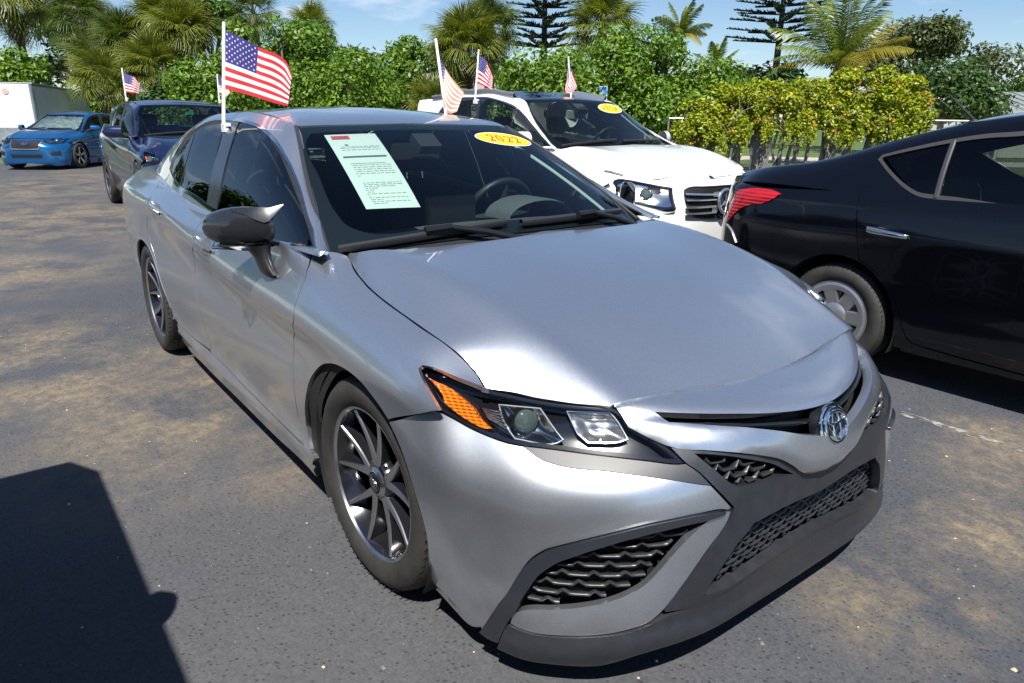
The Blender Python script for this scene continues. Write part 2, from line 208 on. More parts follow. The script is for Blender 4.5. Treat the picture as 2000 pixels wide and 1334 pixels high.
# panel outlines, in metres along each car's own surfaces
T_HERO = {
 'fender': [(1.031,0.935),(0.934,0.918),(0.792,0.92),(0.704,0.923),(0.611,0.923),(0.486,0.925),(0.373,0.922),(0.285,0.926),(0.219,0.93),(0.176,0.925),(0.141,0.911),(0.141,0.907),(0.129,0.915),(0.162,0.896),(0.211,0.859),(0.282,0.818),(0.297,0.81),(0.302,0.798),(0.288,0.789),(0.254,0.777),(0.214,0.762),(0.18,0.744),(0.265,0.657),(0.386,0.573),(0.422,0.596),(0.459,0.614),(0.496,0.632),(0.534,0.647),(0.575,0.654),(0.621,0.655),(0.673,0.648),(0.735,0.631),(0.795,0.609),(0.856,0.583),(0.906,0.551),(0.942,0.52),(0.969,0.481),(0.991,0.431),(1.016,0.384),(1.048,0.338),(1.094,0.28),(1.093,0.227),(1.059,0.185),(1.036,0.164),(1.034,0.185),(1.067,0.184),(1.131,0.187),(1.165,0.216),(1.172,0.284),(1.125,0.356),(1.106,0.453),(1.119,0.544),(1.108,0.614),(0.993,0.725),(1.002,0.766),(1.008,0.796),(1.014,0.839),(1.059,0.872),(1.1,0.897),(1.123,0.917)],
 'door_front': [(1.123,0.917),(1.1,0.897),(1.059,0.872),(1.014,0.839),(1.008,0.796),(1.002,0.766),(0.993,0.725),(1.108,0.614),(1.119,0.544),(1.106,0.453),(1.125,0.356),(1.172,0.284),(1.165,0.216),(1.131,0.187),(1.386,0.189),(1.618,0.194),(1.881,0.199),(2.1,0.206),(2.341,0.211),(2.348,0.218),(2.315,0.344),(2.306,0.439),(2.334,0.494),(2.359,0.566),(2.32,0.641),(2.185,0.727),(2.202,0.772),(2.211,0.788),(2.21,0.806),(2.202,0.828),(2.185,0.863),(2.212,0.94),(1.754,0.912),(1.292,0.916)],
 'door_rear': [(2.212,0.94),(2.185,0.863),(2.202,0.828),(2.21,0.806),(2.211,0.788),(2.202,0.772),(2.185,0.727),(2.32,0.641),(2.359,0.566),(2.334,0.494),(2.306,0.439),(2.315,0.344),(2.348,0.218),(2.654,0.205),(2.96,0.2),(2.967,0.207),(3.019,0.279),(3.026,0.385),(3.138,0.501),(3.24,0.578),(3.27,0.628),(3.203,0.677),(3.051,0.757),(3.184,0.86),(3.461,0.955),(2.902,0.952),(2.53,0.943)],
 'skirt': [(2.96,0.2),(2.654,0.205),(2.341,0.211),(2.1,0.206),(1.881,0.199),(1.618,0.194),(1.386,0.189),(1.18,0.185),(1.018,0.182),(1.012,0.18),(1.031,0.15),(1.174,0.017),(1.152,0),(1.267,0.007),(1.543,0),(2.05,0),(2.419,0),(2.718,0),(2.995,0),(3.099,0.027),(2.933,0.176)],
 'crease_px': [(0.984,0.747),(1.36,0.746),(2.012,0.758),(2.639,0.777),(3.09,0.769)],
 'sideshadow': [(2.44,0.43),(2.31,0.415),(2.206,0.382)],
 'handle_f': [(2.164,0.774),(1.911,0.762)],
 'handle_r': [(3.032,0.788),(2.784,0.747)],
 'mirror_base': [(1.492,0.83),(1.38,0.812),(1.287,0.799),(1.186,0.842),(1.277,0.894)],
 'hood_r': [(0.716,0.146),(0.72,0.263),(0.723,0.405),(0.722,0.494),(0.721,0.592),(0.722,0.73),(0.722,0.841),(0.723,0.937),(0.721,1.004),(0.722,1.041),(0.728,1.065),(0.73,1.067),(0.709,1.115),(0.693,1.2),(0.669,1.277),(0.623,1.343),(0.602,1.347),(0.563,1.355),(0.524,1.345),(0.401,1.374),(0.239,1.408),(0.089,1.423),(-0.035,1.447)],
 'hood_rear': [(0.701,0.154),(0.561,0.356),(0.39,0.378),(0.129,0.399),(-0.215,0.369),(-0.482,0.325)],
 'nozzle': [(0.305,0.603)],
 'lamp': [(0.586,0.713),(0.659,0.713),(0.743,0.717),(0.836,0.726),(0.886,0.731),(0.926,0.741),(0.991,0.757),(1.079,0.777),(1.1,0.776),(1.117,0.762),(1.114,0.746),(1.091,0.72),(1.063,0.69),(1.043,0.664),(1.001,0.645),(0.953,0.625),(0.908,0.612),(0.866,0.603),(0.828,0.6),(0.782,0.599),(0.701,0.595),(0.625,0.59),(0.552,0.583),(0.491,0.576),(0.474,0.577),(0.493,0.605),(0.515,0.629),(0.542,0.659),(0.569,0.693)],
 'amber': [(1.086,0.742),(1.06,0.736),(0.991,0.716),(0.963,0.695),(0.938,0.674),(0.921,0.653),(0.896,0.634),(0.911,0.631),(0.952,0.642),(1,0.667),(1.025,0.683),(1.028,0.7),(1.05,0.72)],
 'lens': [(0.793,0.656)],
 'lens_r': [(0.823,0.645),(0.786,0.686),(0.768,0.66),(0.804,0.626)],
 'bowl': [(0.867,0.693),(0.756,0.695),(0.723,0.625),(0.74,0.617),(0.842,0.618),(0.859,0.652)],
 'ribs': [(0.925,0.689),(0.853,0.687),(0.845,0.621),(0.876,0.634),(0.905,0.654)],
 'turn': [(0.691,0.694),(0.594,0.699),(0.585,0.672),(0.578,0.634),(0.596,0.628),(0.665,0.623),(0.682,0.64)],
 'ledge': [(0.828,0.6),(0.782,0.599),(0.701,0.595),(0.625,0.59),(0.552,0.583),(0.491,0.576),(0.474,0.577),(0.457,0.563),(0.422,0.521),(0.524,0.545),(0.636,0.56),(0.773,0.569),(0.792,0.574)],
 'skin_up': [(1.044,0.658),(1.001,0.645),(0.953,0.625),(0.908,0.612),(0.866,0.603),(0.828,0.6),(0.792,0.573),(0.773,0.568),(0.636,0.559),(0.524,0.545),(0.422,0.521),(0.365,0.452),(0.376,0.448),(0.389,0.453),(0.458,0.456),(0.521,0.451),(0.58,0.442),(0.637,0.427),(0.695,0.409),(0.741,0.393),(0.772,0.381),(0.795,0.371),(0.814,0.358),(0.834,0.339),(0.86,0.3),(0.879,0.267),(0.899,0.232),(0.924,0.195),(0.95,0.15),(0.977,0.104),(0.998,0.071),(0.998,0.079),(1.074,0.024),(1.133,0),(1.184,0),(1.184,0),(1.135,0.168),(1.12,0.24),(1.116,0.284),(1.119,0.321),(1.129,0.36),(1.145,0.403),(1.171,0.457),(1.204,0.502),(1.235,0.539),(1.262,0.571),(1.159,0.632)],
 'skin_low': [(0.368,0.445),(0.374,0.426),(0.43,0.35),(0.484,0.266),(0.523,0.209),(0.553,0.184),(0.614,0.166),(0.703,0.148),(0.766,0.141),(0.832,0.135),(0.87,0.135),(0.894,0.14),(0.905,0.145),(0.895,0.171),(0.883,0.19),(0.868,0.202),(0.851,0.21),(0.799,0.22),(0.74,0.231),(0.699,0.24),(0.658,0.251),(0.616,0.267),(0.579,0.288),(0.551,0.317),(0.524,0.35),(0.496,0.383),(0.464,0.414),(0.43,0.437),(0.389,0.448)],
 'trim': [(0.389,0.453),(0.458,0.456),(0.521,0.451),(0.58,0.442),(0.637,0.427),(0.695,0.409),(0.741,0.393),(0.772,0.381),(0.795,0.371),(0.814,0.358),(0.834,0.339),(0.86,0.3),(0.879,0.267),(0.899,0.232),(0.924,0.195),(0.95,0.15),(0.977,0.104),(0.998,0.071),(0.975,0.063),(0.943,0.066),(0.924,0.116),(0.894,0.174),(0.877,0.2),(0.868,0.222),(0.856,0.245),(0.838,0.275),(0.821,0.302),(0.796,0.327),(0.773,0.345),(0.753,0.355),(0.694,0.382),(0.618,0.41),(0.54,0.429),(0.474,0.438),(0.432,0.44),(0.391,0.445)],
 'mesh': [(0.877,0.2),(0.868,0.222),(0.856,0.245),(0.838,0.275),(0.821,0.302),(0.796,0.327),(0.773,0.345),(0.753,0.355),(0.694,0.382),(0.618,0.41),(0.54,0.429),(0.474,0.438),(0.432,0.439),(0.464,0.414),(0.496,0.383),(0.524,0.35),(0.551,0.317),(0.579,0.288),(0.616,0.267),(0.658,0.251),(0.699,0.24),(0.74,0.231),(0.799,0.22),(0.851,0.21)],
 'chin': [(0.906,0.142),(0.895,0.138),(0.871,0.133),(0.832,0.133),(0.766,0.139),(0.703,0.146),(0.614,0.164),(0.553,0.182),(0.522,0.204),(0.444,0.21),(0.406,0.227),(0.444,0.191),(0.333,0.208),(0.224,0.218),(0.02,0.235),(-0.095,0.243),(-0.202,0.1),(-0.005,0),(0.247,0.051),(0.407,0.074),(0.45,0.03),(0.466,0.012),(0.581,0.081),(0.7,0.091),(0.773,0.081),(0.822,0.074),(0.871,0.07),(0.943,0.064),(0.94,0.085)],
 'grille': [(0.031,0.393),(0.166,0.397),(0.25,0.395),(0.293,0.393),(0.314,0.373),(0.341,0.353),(0.365,0.321),(0.382,0.297),(0.404,0.262),(0.419,0.222),(0.376,0.217),(0.325,0.212),(0.226,0.222),(0.128,0.232),(0.023,0.241),(-0.089,0.254),(-0.16,0.26)],
 'frame': [(0.472,0.576),(0.46,0.567),(0.419,0.522),(0.36,0.453),(0.371,0.425),(0.427,0.347),(0.482,0.264),(0.52,0.208),(0.522,0.203),(0.444,0.191),(0.416,0.212)],
 'minigrille': [(0.449,0.598),(0.407,0.593),(0.36,0.583),(0.293,0.559),(0.223,0.527),(0.178,0.497),(0.144,0.477),(0.214,0.489),(0.266,0.492),(0.313,0.498),(0.353,0.506),(0.383,0.529),(0.406,0.553),(0.428,0.575)],
 'slot': [(0.493,0.701),(0.424,0.698),(0.367,0.696),(0.297,0.694),(0.236,0.69),(0.169,0.685),(0.109,0.68),(0.057,0.678),(0.071,0.572),(0.127,0.596),(0.199,0.623),(0.269,0.641),(0.33,0.653),(0.387,0.661),(0.44,0.668),(0.477,0.671)],
 'badge': [(0.026,0.596)],
 'badge_r': [(0.092,0.587),(-0.05,0.603),(-0.013,0.67),(0.063,0.54)],
 'bar': [(0.581,0.717),(0.57,0.658),(0.54,0.635),(0.496,0.612),(0.416,0.601),(0.291,0.572),(0.213,0.54),(0.16,0.505),(0.119,0.476),(0.033,0.457),(-0.034,0.464)],
 'nose': [(0.585,0.712),(0.566,0.725),(0.527,0.742),(0.492,0.767),(0.367,0.782),(0.207,0.793),(0.074,0.794),(-0.013,0.776)],
 'vcenter': [(0.041,0.493),(0.063,0.53),(0.02,0.507)],
 'wind': [(0.626,0.984),(0.665,0.566),(0.678,0.291),(0.681,0.059)],
 'clear': [(0.605,0.906),(0.634,0.517),(0.63,0.291),(0.617,0.187),(0.597,0.131),(0.36,0.133),(0.097,0.134),(-0.235,0.13),(-0.538,0.13)],
 'wtop': [(0.607,0.971),(0.318,0.966),(0.013,0.971),(-0.326,0.968),(-0.62,0.948)],
 'paper': [(0.515,0.898),(0.265,0.894),(0.336,0.277),(0.522,0.296)],
 'sticker': [(-0.262,0.823),(-0.623,0.791),(-0.439,0.886),(-0.391,0.736)],
 'sticker_c': [(-0.433,0.811)],
 'glass_f': [(1.207,0.036),(1.212,0.077),(1.24,0.15),(1.312,0.245),(1.369,0.332),(1.231,0.333),(1.124,0.329),(0.985,0.315),(0.819,0.296),(0.66,0.287),(0.49,0.276),(0.331,0.24),(0.218,0.167),(0.162,0.074),(0.296,0.021),(0.43,0),(0.612,0.013),(0.911,0.027)],
 'chrome_f': [(1.513,0.352),(1.367,0.35),(1.227,0.348),(1.09,0.343),(0.959,0.328),(0.783,0.315),(0.678,0.315),(0.562,0.322),(0.369,0.308),(0.181,0.215),(0.117,0.047)],
 'chrome_r': [(1.513,0.352),(1.679,0.358),(1.813,0.356),(1.973,0.331),(2.102,0.301),(2.208,0.258),(2.263,0.205),(2.285,0.132),(2.299,0.085)],
 'glass_r': [(1.379,0.041),(1.4,0.088),(1.459,0.196),(1.606,0.33),(1.717,0.325),(1.845,0.314),(1.933,0.302),(1.98,0.284),(1.962,0.251),(1.902,0.165),(1.879,0.08),(1.878,0.047),(1.623,0.049)],
 'glass_q': [(1.923,0.045),(1.912,0.1),(1.944,0.206),(2.007,0.276),(2.059,0.259),(2.123,0.227),(2.167,0.183),(2.204,0.138),(2.198,0.093),(2.056,0.061)],
 'pillar': [(1.377,0.042),(1.212,0.035),(1.24,0.116),(1.284,0.201),(1.335,0.278),(1.401,0.336),(1.615,0.34),(1.458,0.228),(1.422,0.148)],
 'chrome_belt': [(2.34,0.086),(2.03,0.047),(1.886,0.041),(1.613,0.042),(1.332,0.03),(1.209,0.027),(0.902,0.017),(0.605,0.003),(0.416,0),(0.146,0.045)],
 'apil': [(0.809,0.407),(0.464,0.394),(0.216,0.374),(0.033,0.199)],
 'skyline': [(1.024,0.431),(1.766,0.431),(2.048,0.4),(2.21,0.313),(2.483,0.269),(2.871,0.178),(2.954,0)],
 'ditch': [(1.28,0.355),(1.476,0.361),(1.728,0.368),(1.905,0.362),(2.033,0.34),(2.157,0.301),(2.27,0.247),(2.361,0.164)],
 'roof_front': [(0.538,0.159),(0.348,0.138),(0.088,0.129),(-0.205,0.132),(-0.567,0.128)],
 'door_rear_edge': [(3.461,0.955),(3.184,0.86),(3.051,0.757),(3.203,0.677),(3.27,0.628),(3.24,0.578),(3.138,0.501),(3.026,0.385),(3.019,0.279),(2.967,0.207)],
}
T_CARS = {
 'V_dlo': [(1.018,0.203),(1.036,0.23),(1.118,0.24),(1.252,0.252),(1.407,0.262),(1.539,0.267),(1.701,0.267),(1.82,0.278),(2.087,0.255),(2.054,0.012),(1.756,0.005),(1.622,0.01),(1.453,0.016),(1.35,0.017),(1.259,0.023),(1.192,0.051),(1.109,0.11)],
 'V_g1': [(1.058,0.212),(1.122,0.223),(1.255,0.238),(1.385,0.247),(1.373,0.15),(1.344,0.034),(1.279,0.037),(1.214,0.062),(1.138,0.126)],
 'V_g2': [(1.414,0.246),(1.542,0.253),(1.704,0.256),(1.904,0.252),(1.919,0.026),(1.754,0.015),(1.62,0.02),(1.48,0.024),(1.369,0.028)],
 'V_bar': [(1.398,0.253),(1.375,0.137),(1.353,0.022)],
 'V_shutU': [(1.087,0.26),(0.989,0.267),(0.949,0.254),(0.939,0.216)],
 'V_shutS': [(1.134,0.917),(1.105,0.917),(1.135,0.839),(1.142,0.772),(1.161,0.691),(1.184,0.61),(1.196,0.55),(1.208,0.532),(1.274,0.501),(1.333,0.463),(1.385,0.406),(1.426,0.351),(1.457,0.285),(1.481,0.219),(1.506,0.168),(1.537,0.137),(1.595,0.128),(1.799,0.116),(2.063,0.106)],
 'V_sill': [(1.451,0.068),(1.562,0.059),(1.8,0.042),(2.068,0.026)],
 'V_lamp': [(0.362,0.847),(0.496,0.861),(0.592,0.856),(0.64,0.844),(0.61,0.814),(0.531,0.774),(0.439,0.755),(0.355,0.717),(0.292,0.66),(0.241,0.614),(0.233,0.677),(0.263,0.769),(0.306,0.833)],
 'V_handle': [(1.219,0.706),(1.447,0.69)],
 'V_wheel': [(1.275,0.243),(1.152,0.434)],
 'V_bump': [(0.242,0.609),(0.312,0.58),(0.372,0.511)],
 'V_crease': [(0.483,0.736),(0.708,0.742),(0.912,0.738),(1.084,0.724),(1.15,0.706)],
 'G_lamp': [(0.986,0.807),(0.974,0.827),(0.94,0.838),(0.86,0.836),(0.762,0.823),(0.672,0.807),(0.596,0.788),(0.517,0.773),(0.53,0.712),(0.527,0.649),(0.515,0.605),(0.531,0.586),(0.594,0.584),(0.684,0.605),(0.774,0.627),(0.859,0.65),(0.922,0.704),(0.964,0.774)],
 'G_grille': [(0.416,0.758),(0.38,0.779),(0.215,0.803),(-0.001,0.82),(-0.34,0.787)],
 'G_grilleb': [(0.425,0.725),(0.422,0.66),(0.391,0.595),(0.342,0.542),(0.263,0.521),(0.073,0.503),(-0.105,0.49)],
 'G_star': [(-0.125,0.642)],
 'G_bar1': [(0.426,0.712),(0.267,0.718),(0.063,0.72)],
 'G_bar1b': [(0.421,0.676),(0.272,0.666),(0.091,0.659)],
 'G_bar2': [(0.396,0.611),(0.27,0.611),(0.06,0.601)],
 'G_bar2b': [(0.368,0.578),(0.224,0.566),(0.033,0.554)],
 'G_hoodf': [(0.631,1.442),(0.51,1.498),(0.42,1.478),(0.097,1.494),(-0.418,1.473)],
 'G_shut': [(0.617,0.035),(0.792,0.534),(0.803,0.866),(0.764,1.086)],
 'G_dlo': [(2.53,0.271),(2.368,0.354),(2.112,0.395),(1.921,0.406),(1.708,0.421),(1.355,0.401),(1.158,0.399),(0.979,0.369),(0.814,0.324),(0.676,0.299),(0.534,0.27),(0.394,0.161)],
 'G_wind': [(0.667,0.964),(0.705,0.62),(0.723,0.288),(0.709,0.144)],
 'G_windc': [(0.626,0.879),(0.692,0.369),(0.701,0.197),(-0.469,0.146)],
 'G_header': [(0.579,0.166),(0.258,0.139),(-0.087,0.14),(-0.492,0.182),(-0.626,0.164)],
 'G_stick': [(-0.276,0.831),(-0.623,0.784),(-0.558,0.909),(-0.328,0.705)],
 'G_stickc': [(-0.436,0.803)],
 'G_pill': [(1.446,0.373),(1.448,0.21)],
 'C_lamp': [(1.144,0.822),(0.95,0.816),(0.803,0.796),(0.837,0.736),(0.895,0.685),(0.982,0.72),(1.058,0.766)],
 'C_wind': [(0.664,1.014),(0.677,0.695),(0.696,0.216)],
 'C_windc': [(0.633,0.98),(0.649,0.289),(0.608,0.225)],
 'C_tag': [(0.01,0.771),(-0.076,0.781),(-0.066,0.71),(0.015,0.703)],
 'C_glass': [(1.108,0.232),(1.303,0.363),(1.282,0.401),(0.321,0.128),(0.648,0.069)],
 'I_lampL': [(-0.432,0.651),(-0.531,0.785),(-0.804,0.78),(-0.974,0.793),(-0.918,0.67),(-0.808,0.618),(-0.602,0.594)],
 'I_grille': [(0.452,0.654),(0.036,0.726),(-0.32,0.645),(-0.354,0.592),(-0.275,0.481),(0.017,0.459),(0.277,0.466)],
 'I_low': [(0.38,0.328),(-0.01,0.328),(-0.4,0.314),(-0.379,0.254),(0.013,0.247),(0.347,0.259)],
 'I_fog': [(-0.543,0.362),(-0.778,0.416),(-0.797,0.296),(-0.592,0.292)],
 'I_wind': [(0.605,0.083),(0.512,0.888),(-0.632,0.856),(-0.612,0.107)],
 'I_oval': [(0.03,0.609)],
}
# ---------------------------------------------------------------- materials
MATS = {}
def mat(name, col, rough=.5, metal=0, coat=0, coat_rough=.03, spec=.5, var=0, vscale=20, bump=0, bscale=60, rvar=0, emit=None, trans=0, ior=1.5):
    if name in MATS: return MATS[name]
    m = bpy.data.materials.new(name); m.use_nodes = True; n, l = m.node_tree.nodes, m.node_tree.links
    b = n['Principled BSDF']; c4 = (*col, 1)
    b.inputs['Base Color'].default_value = c4; b.inputs['Roughness'].default_value = rough; b.inputs['Metallic'].default_value = metal
    b.inputs['Coat Weight'].default_value = coat; b.inputs['Coat Roughness'].default_value = coat_rough; b.inputs['Specular IOR Level'].default_value = spec
    b.inputs['Transmission Weight'].default_value = trans; b.inputs['IOR'].default_value = ior
    if var or bump or rvar:
        tc = n.new('ShaderNodeTexCoord'); nz = n.new('ShaderNodeTexNoise'); nz.inputs['Scale'].default_value = vscale; nz.inputs['Detail'].default_value = 6
        l.new(tc.outputs['Object'], nz.inputs['Vector'])
        if var:
            r = n.new('ShaderNodeMapRange'); r.inputs[1].default_value = .3; r.inputs[2].default_value = .7; r.inputs[3].default_value = 1-var; r.inputs[4].default_value = 1+var
            l.new(nz.outputs['Fac'], r.inputs[0]); x = n.new('ShaderNodeMixRGB'); x.blend_type = 'MULTIPLY'; x.inputs[0].default_value = 1; x.inputs[1].default_value = c4
            l.new(r.outputs[0], x.inputs[2]); l.new(x.outputs[0], b.inputs['Base Color'])
        if rvar:
            r = n.new('ShaderNodeMapRange'); r.inputs[1].default_value = .3; r.inputs[2].default_value = .7; r.inputs[3].default_value = max(rough-rvar, 0); r.inputs[4].default_value = rough+rvar
            l.new(nz.outputs['Fac'], r.inputs[0]); l.new(r.outputs[0], b.inputs['Roughness'])
        if bump:
            n2 = n.new('ShaderNodeTexNoise'); n2.inputs['Scale'].default_value = bscale; n2.inputs['Detail'].default_value = 5; l.new(tc.outputs['Object'], n2.inputs['Vector'])
            bp = n.new('ShaderNodeBump'); bp.inputs['Strength'].default_value = bump; bp.inputs['Distance'].default_value = .01; l.new(n2.outputs['Fac'], bp.inputs['Height']); l.new(bp.outputs[0], b.inputs['Normal'])
    if emit: b.inputs['Emission Color'].default_value = (*emit[:3], 1); b.inputs['Emission Strength'].default_value = emit[3]
    MATS[name] = m; return m
def paint(name, col, metal=.75, rough=.34, flake=.10, ground_refl=None, coat=1.0):
    """clear-coated metallic paint with fine flake and brown ground reflection painted low on the sides"""
    if name in MATS: return MATS[name]
    m = mat(name, col, rough, metal, coat, .02); n, l = m.node_tree.nodes, m.node_tree.links; b = n['Principled BSDF']
    tc = n.new('ShaderNodeTexCoord'); v = n.new('ShaderNodeTexVoronoi'); v.inputs['Scale'].default_value = 420; l.new(tc.outputs['Object'], v.inputs['Vector'])
    s = n.new('ShaderNodeSeparateColor'); l.new(v.outputs['Color'], s.inputs[0])
    r = n.new('ShaderNodeMapRange'); r.inputs[3].default_value = 1-flake; r.inputs[4].default_value = 1+flake; l.new(s.outputs[0], r.inputs[0])
    x = n.new('ShaderNodeMixRGB'); x.blend_type = 'MULTIPLY'; x.inputs[0].default_value = 1; x.inputs[1].default_value = (*col, 1); l.new(r.outputs[0], x.inputs[2])
    out = x.outputs[0]
    if ground_refl:  # brown reflection of the ground mixed into the colour, patchy, fading upwards
        sp = n.new('ShaderNodeSeparateXYZ'); l.new(tc.outputs['Object'], sp.inputs[0])
        h = n.new('ShaderNodeMapRange'); h.inputs[1].default_value = .62; h.inputs[2].default_value = .22; h.inputs[3].default_value = 0; h.inputs[4].default_value = 1; l.new(sp.outputs['Z'], h.inputs[0])
        nz = n.new('ShaderNodeTexNoise'); nz.inputs['Scale'].default_value = 5; nz.inputs['Detail'].default_value = 8; nz.inputs['Roughness'].default_value = .65; l.new(tc.outputs['Object'], nz.inputs['Vector'])
        q = n.new('ShaderNodeMapRange'); q.inputs[1].default_value = .42; q.inputs[2].default_value = .75; q.inputs[3].default_value = 0; q.inputs[4].default_value = ground_refl; l.new(nz.outputs['Fac'], q.inputs[0])
        mu = n.new('ShaderNodeMath'); mu.operation = 'MULTIPLY'; l.new(h.outputs[0], mu.inputs[0]); l.new(q.outputs[0], mu.inputs[1])
        y = n.new('ShaderNodeMixRGB'); l.new(mu.outputs[0], y.inputs[0]); l.new(out, y.inputs[1]); y.inputs[2].default_value = (.30, .24, .17, 1); out = y.outputs[0]
        cw = n.new('ShaderNodeMapRange'); cw.inputs[3].default_value = coat; cw.inputs[4].default_value = .25; l.new(mu.outputs[0], cw.inputs[0]); l.new(cw.outputs[0], b.inputs['Coat Weight'])
    l.new(out, b.inputs['Base Color'])
    bp = n.new('ShaderNodeBump'); bp.inputs['Strength'].default_value = .012; bp.inputs['Distance'].default_value = .002
    l.new(s.outputs[1], bp.inputs['Height']); l.new(bp.outputs[0], b.inputs['Normal'])
    return m
def glass(name, tint=(.7, .8, .78), ior=1.5, rough=0.0):
    """a sheet of glass: see-through with a tint, mirror-like by angle"""
    if name in MATS: return MATS[name]
    m = bpy.data.materials.new(name); m.use_nodes = True; n, l = m.node_tree.nodes, m.node_tree.links; n.clear()
    o = n.new('ShaderNodeOutputMaterial'); t = n.new('ShaderNodeBsdfTransparent'); t.inputs[0].default_value = (*tint, 1)
    g = n.new('ShaderNodeBsdfGlossy'); g.inputs['Roughness'].default_value = rough; f = n.new('ShaderNodeFresnel'); f.inputs['IOR'].default_value = ior
    x = n.new('ShaderNodeMixShader'); l.new(f.outputs[0], x.inputs[0]); l.new(t.outputs[0], x.inputs[1]); l.new(g.outputs[0], x.inputs[2]); l.new(x.outputs[0], o.inputs[0])
    MATS[name] = m; return m
def M_silver(): return paint('silver_paint', (.61, .645, .70), .92, .33, .06, .55)
def M_black(): return mat('gloss_black', (.008, .009, .011), .06, 0, .6, .02)
def M_satin(): return mat('satin_black', (.022, .023, .026), .38, 0, 0, var=.2, vscale=40)
def M_grey(): return mat('satin_grey_plastic', (.036, .039, .048), .36, .35, .15, .3, var=.12, vscale=25, rvar=.06)
def M_void(): return mat('dark_cavity', (.006, .006, .007), .8)
def M_chrome(): return mat('chrome', (.78, .79, .80), .07, 1)
def M_rubber(): return mat('tyre_rubber', (.028, .026, .024), .72, 0, 0, var=.35, vscale=14, bump=.12, bscale=120)
def M_machined(): return mat('machined_alloy', (.55, .55, .56), .28, 1, .3, .05)
def M_wheelblack(): return mat('wheel_black', (.012, .012, .015), .16, .2, .8, .04)
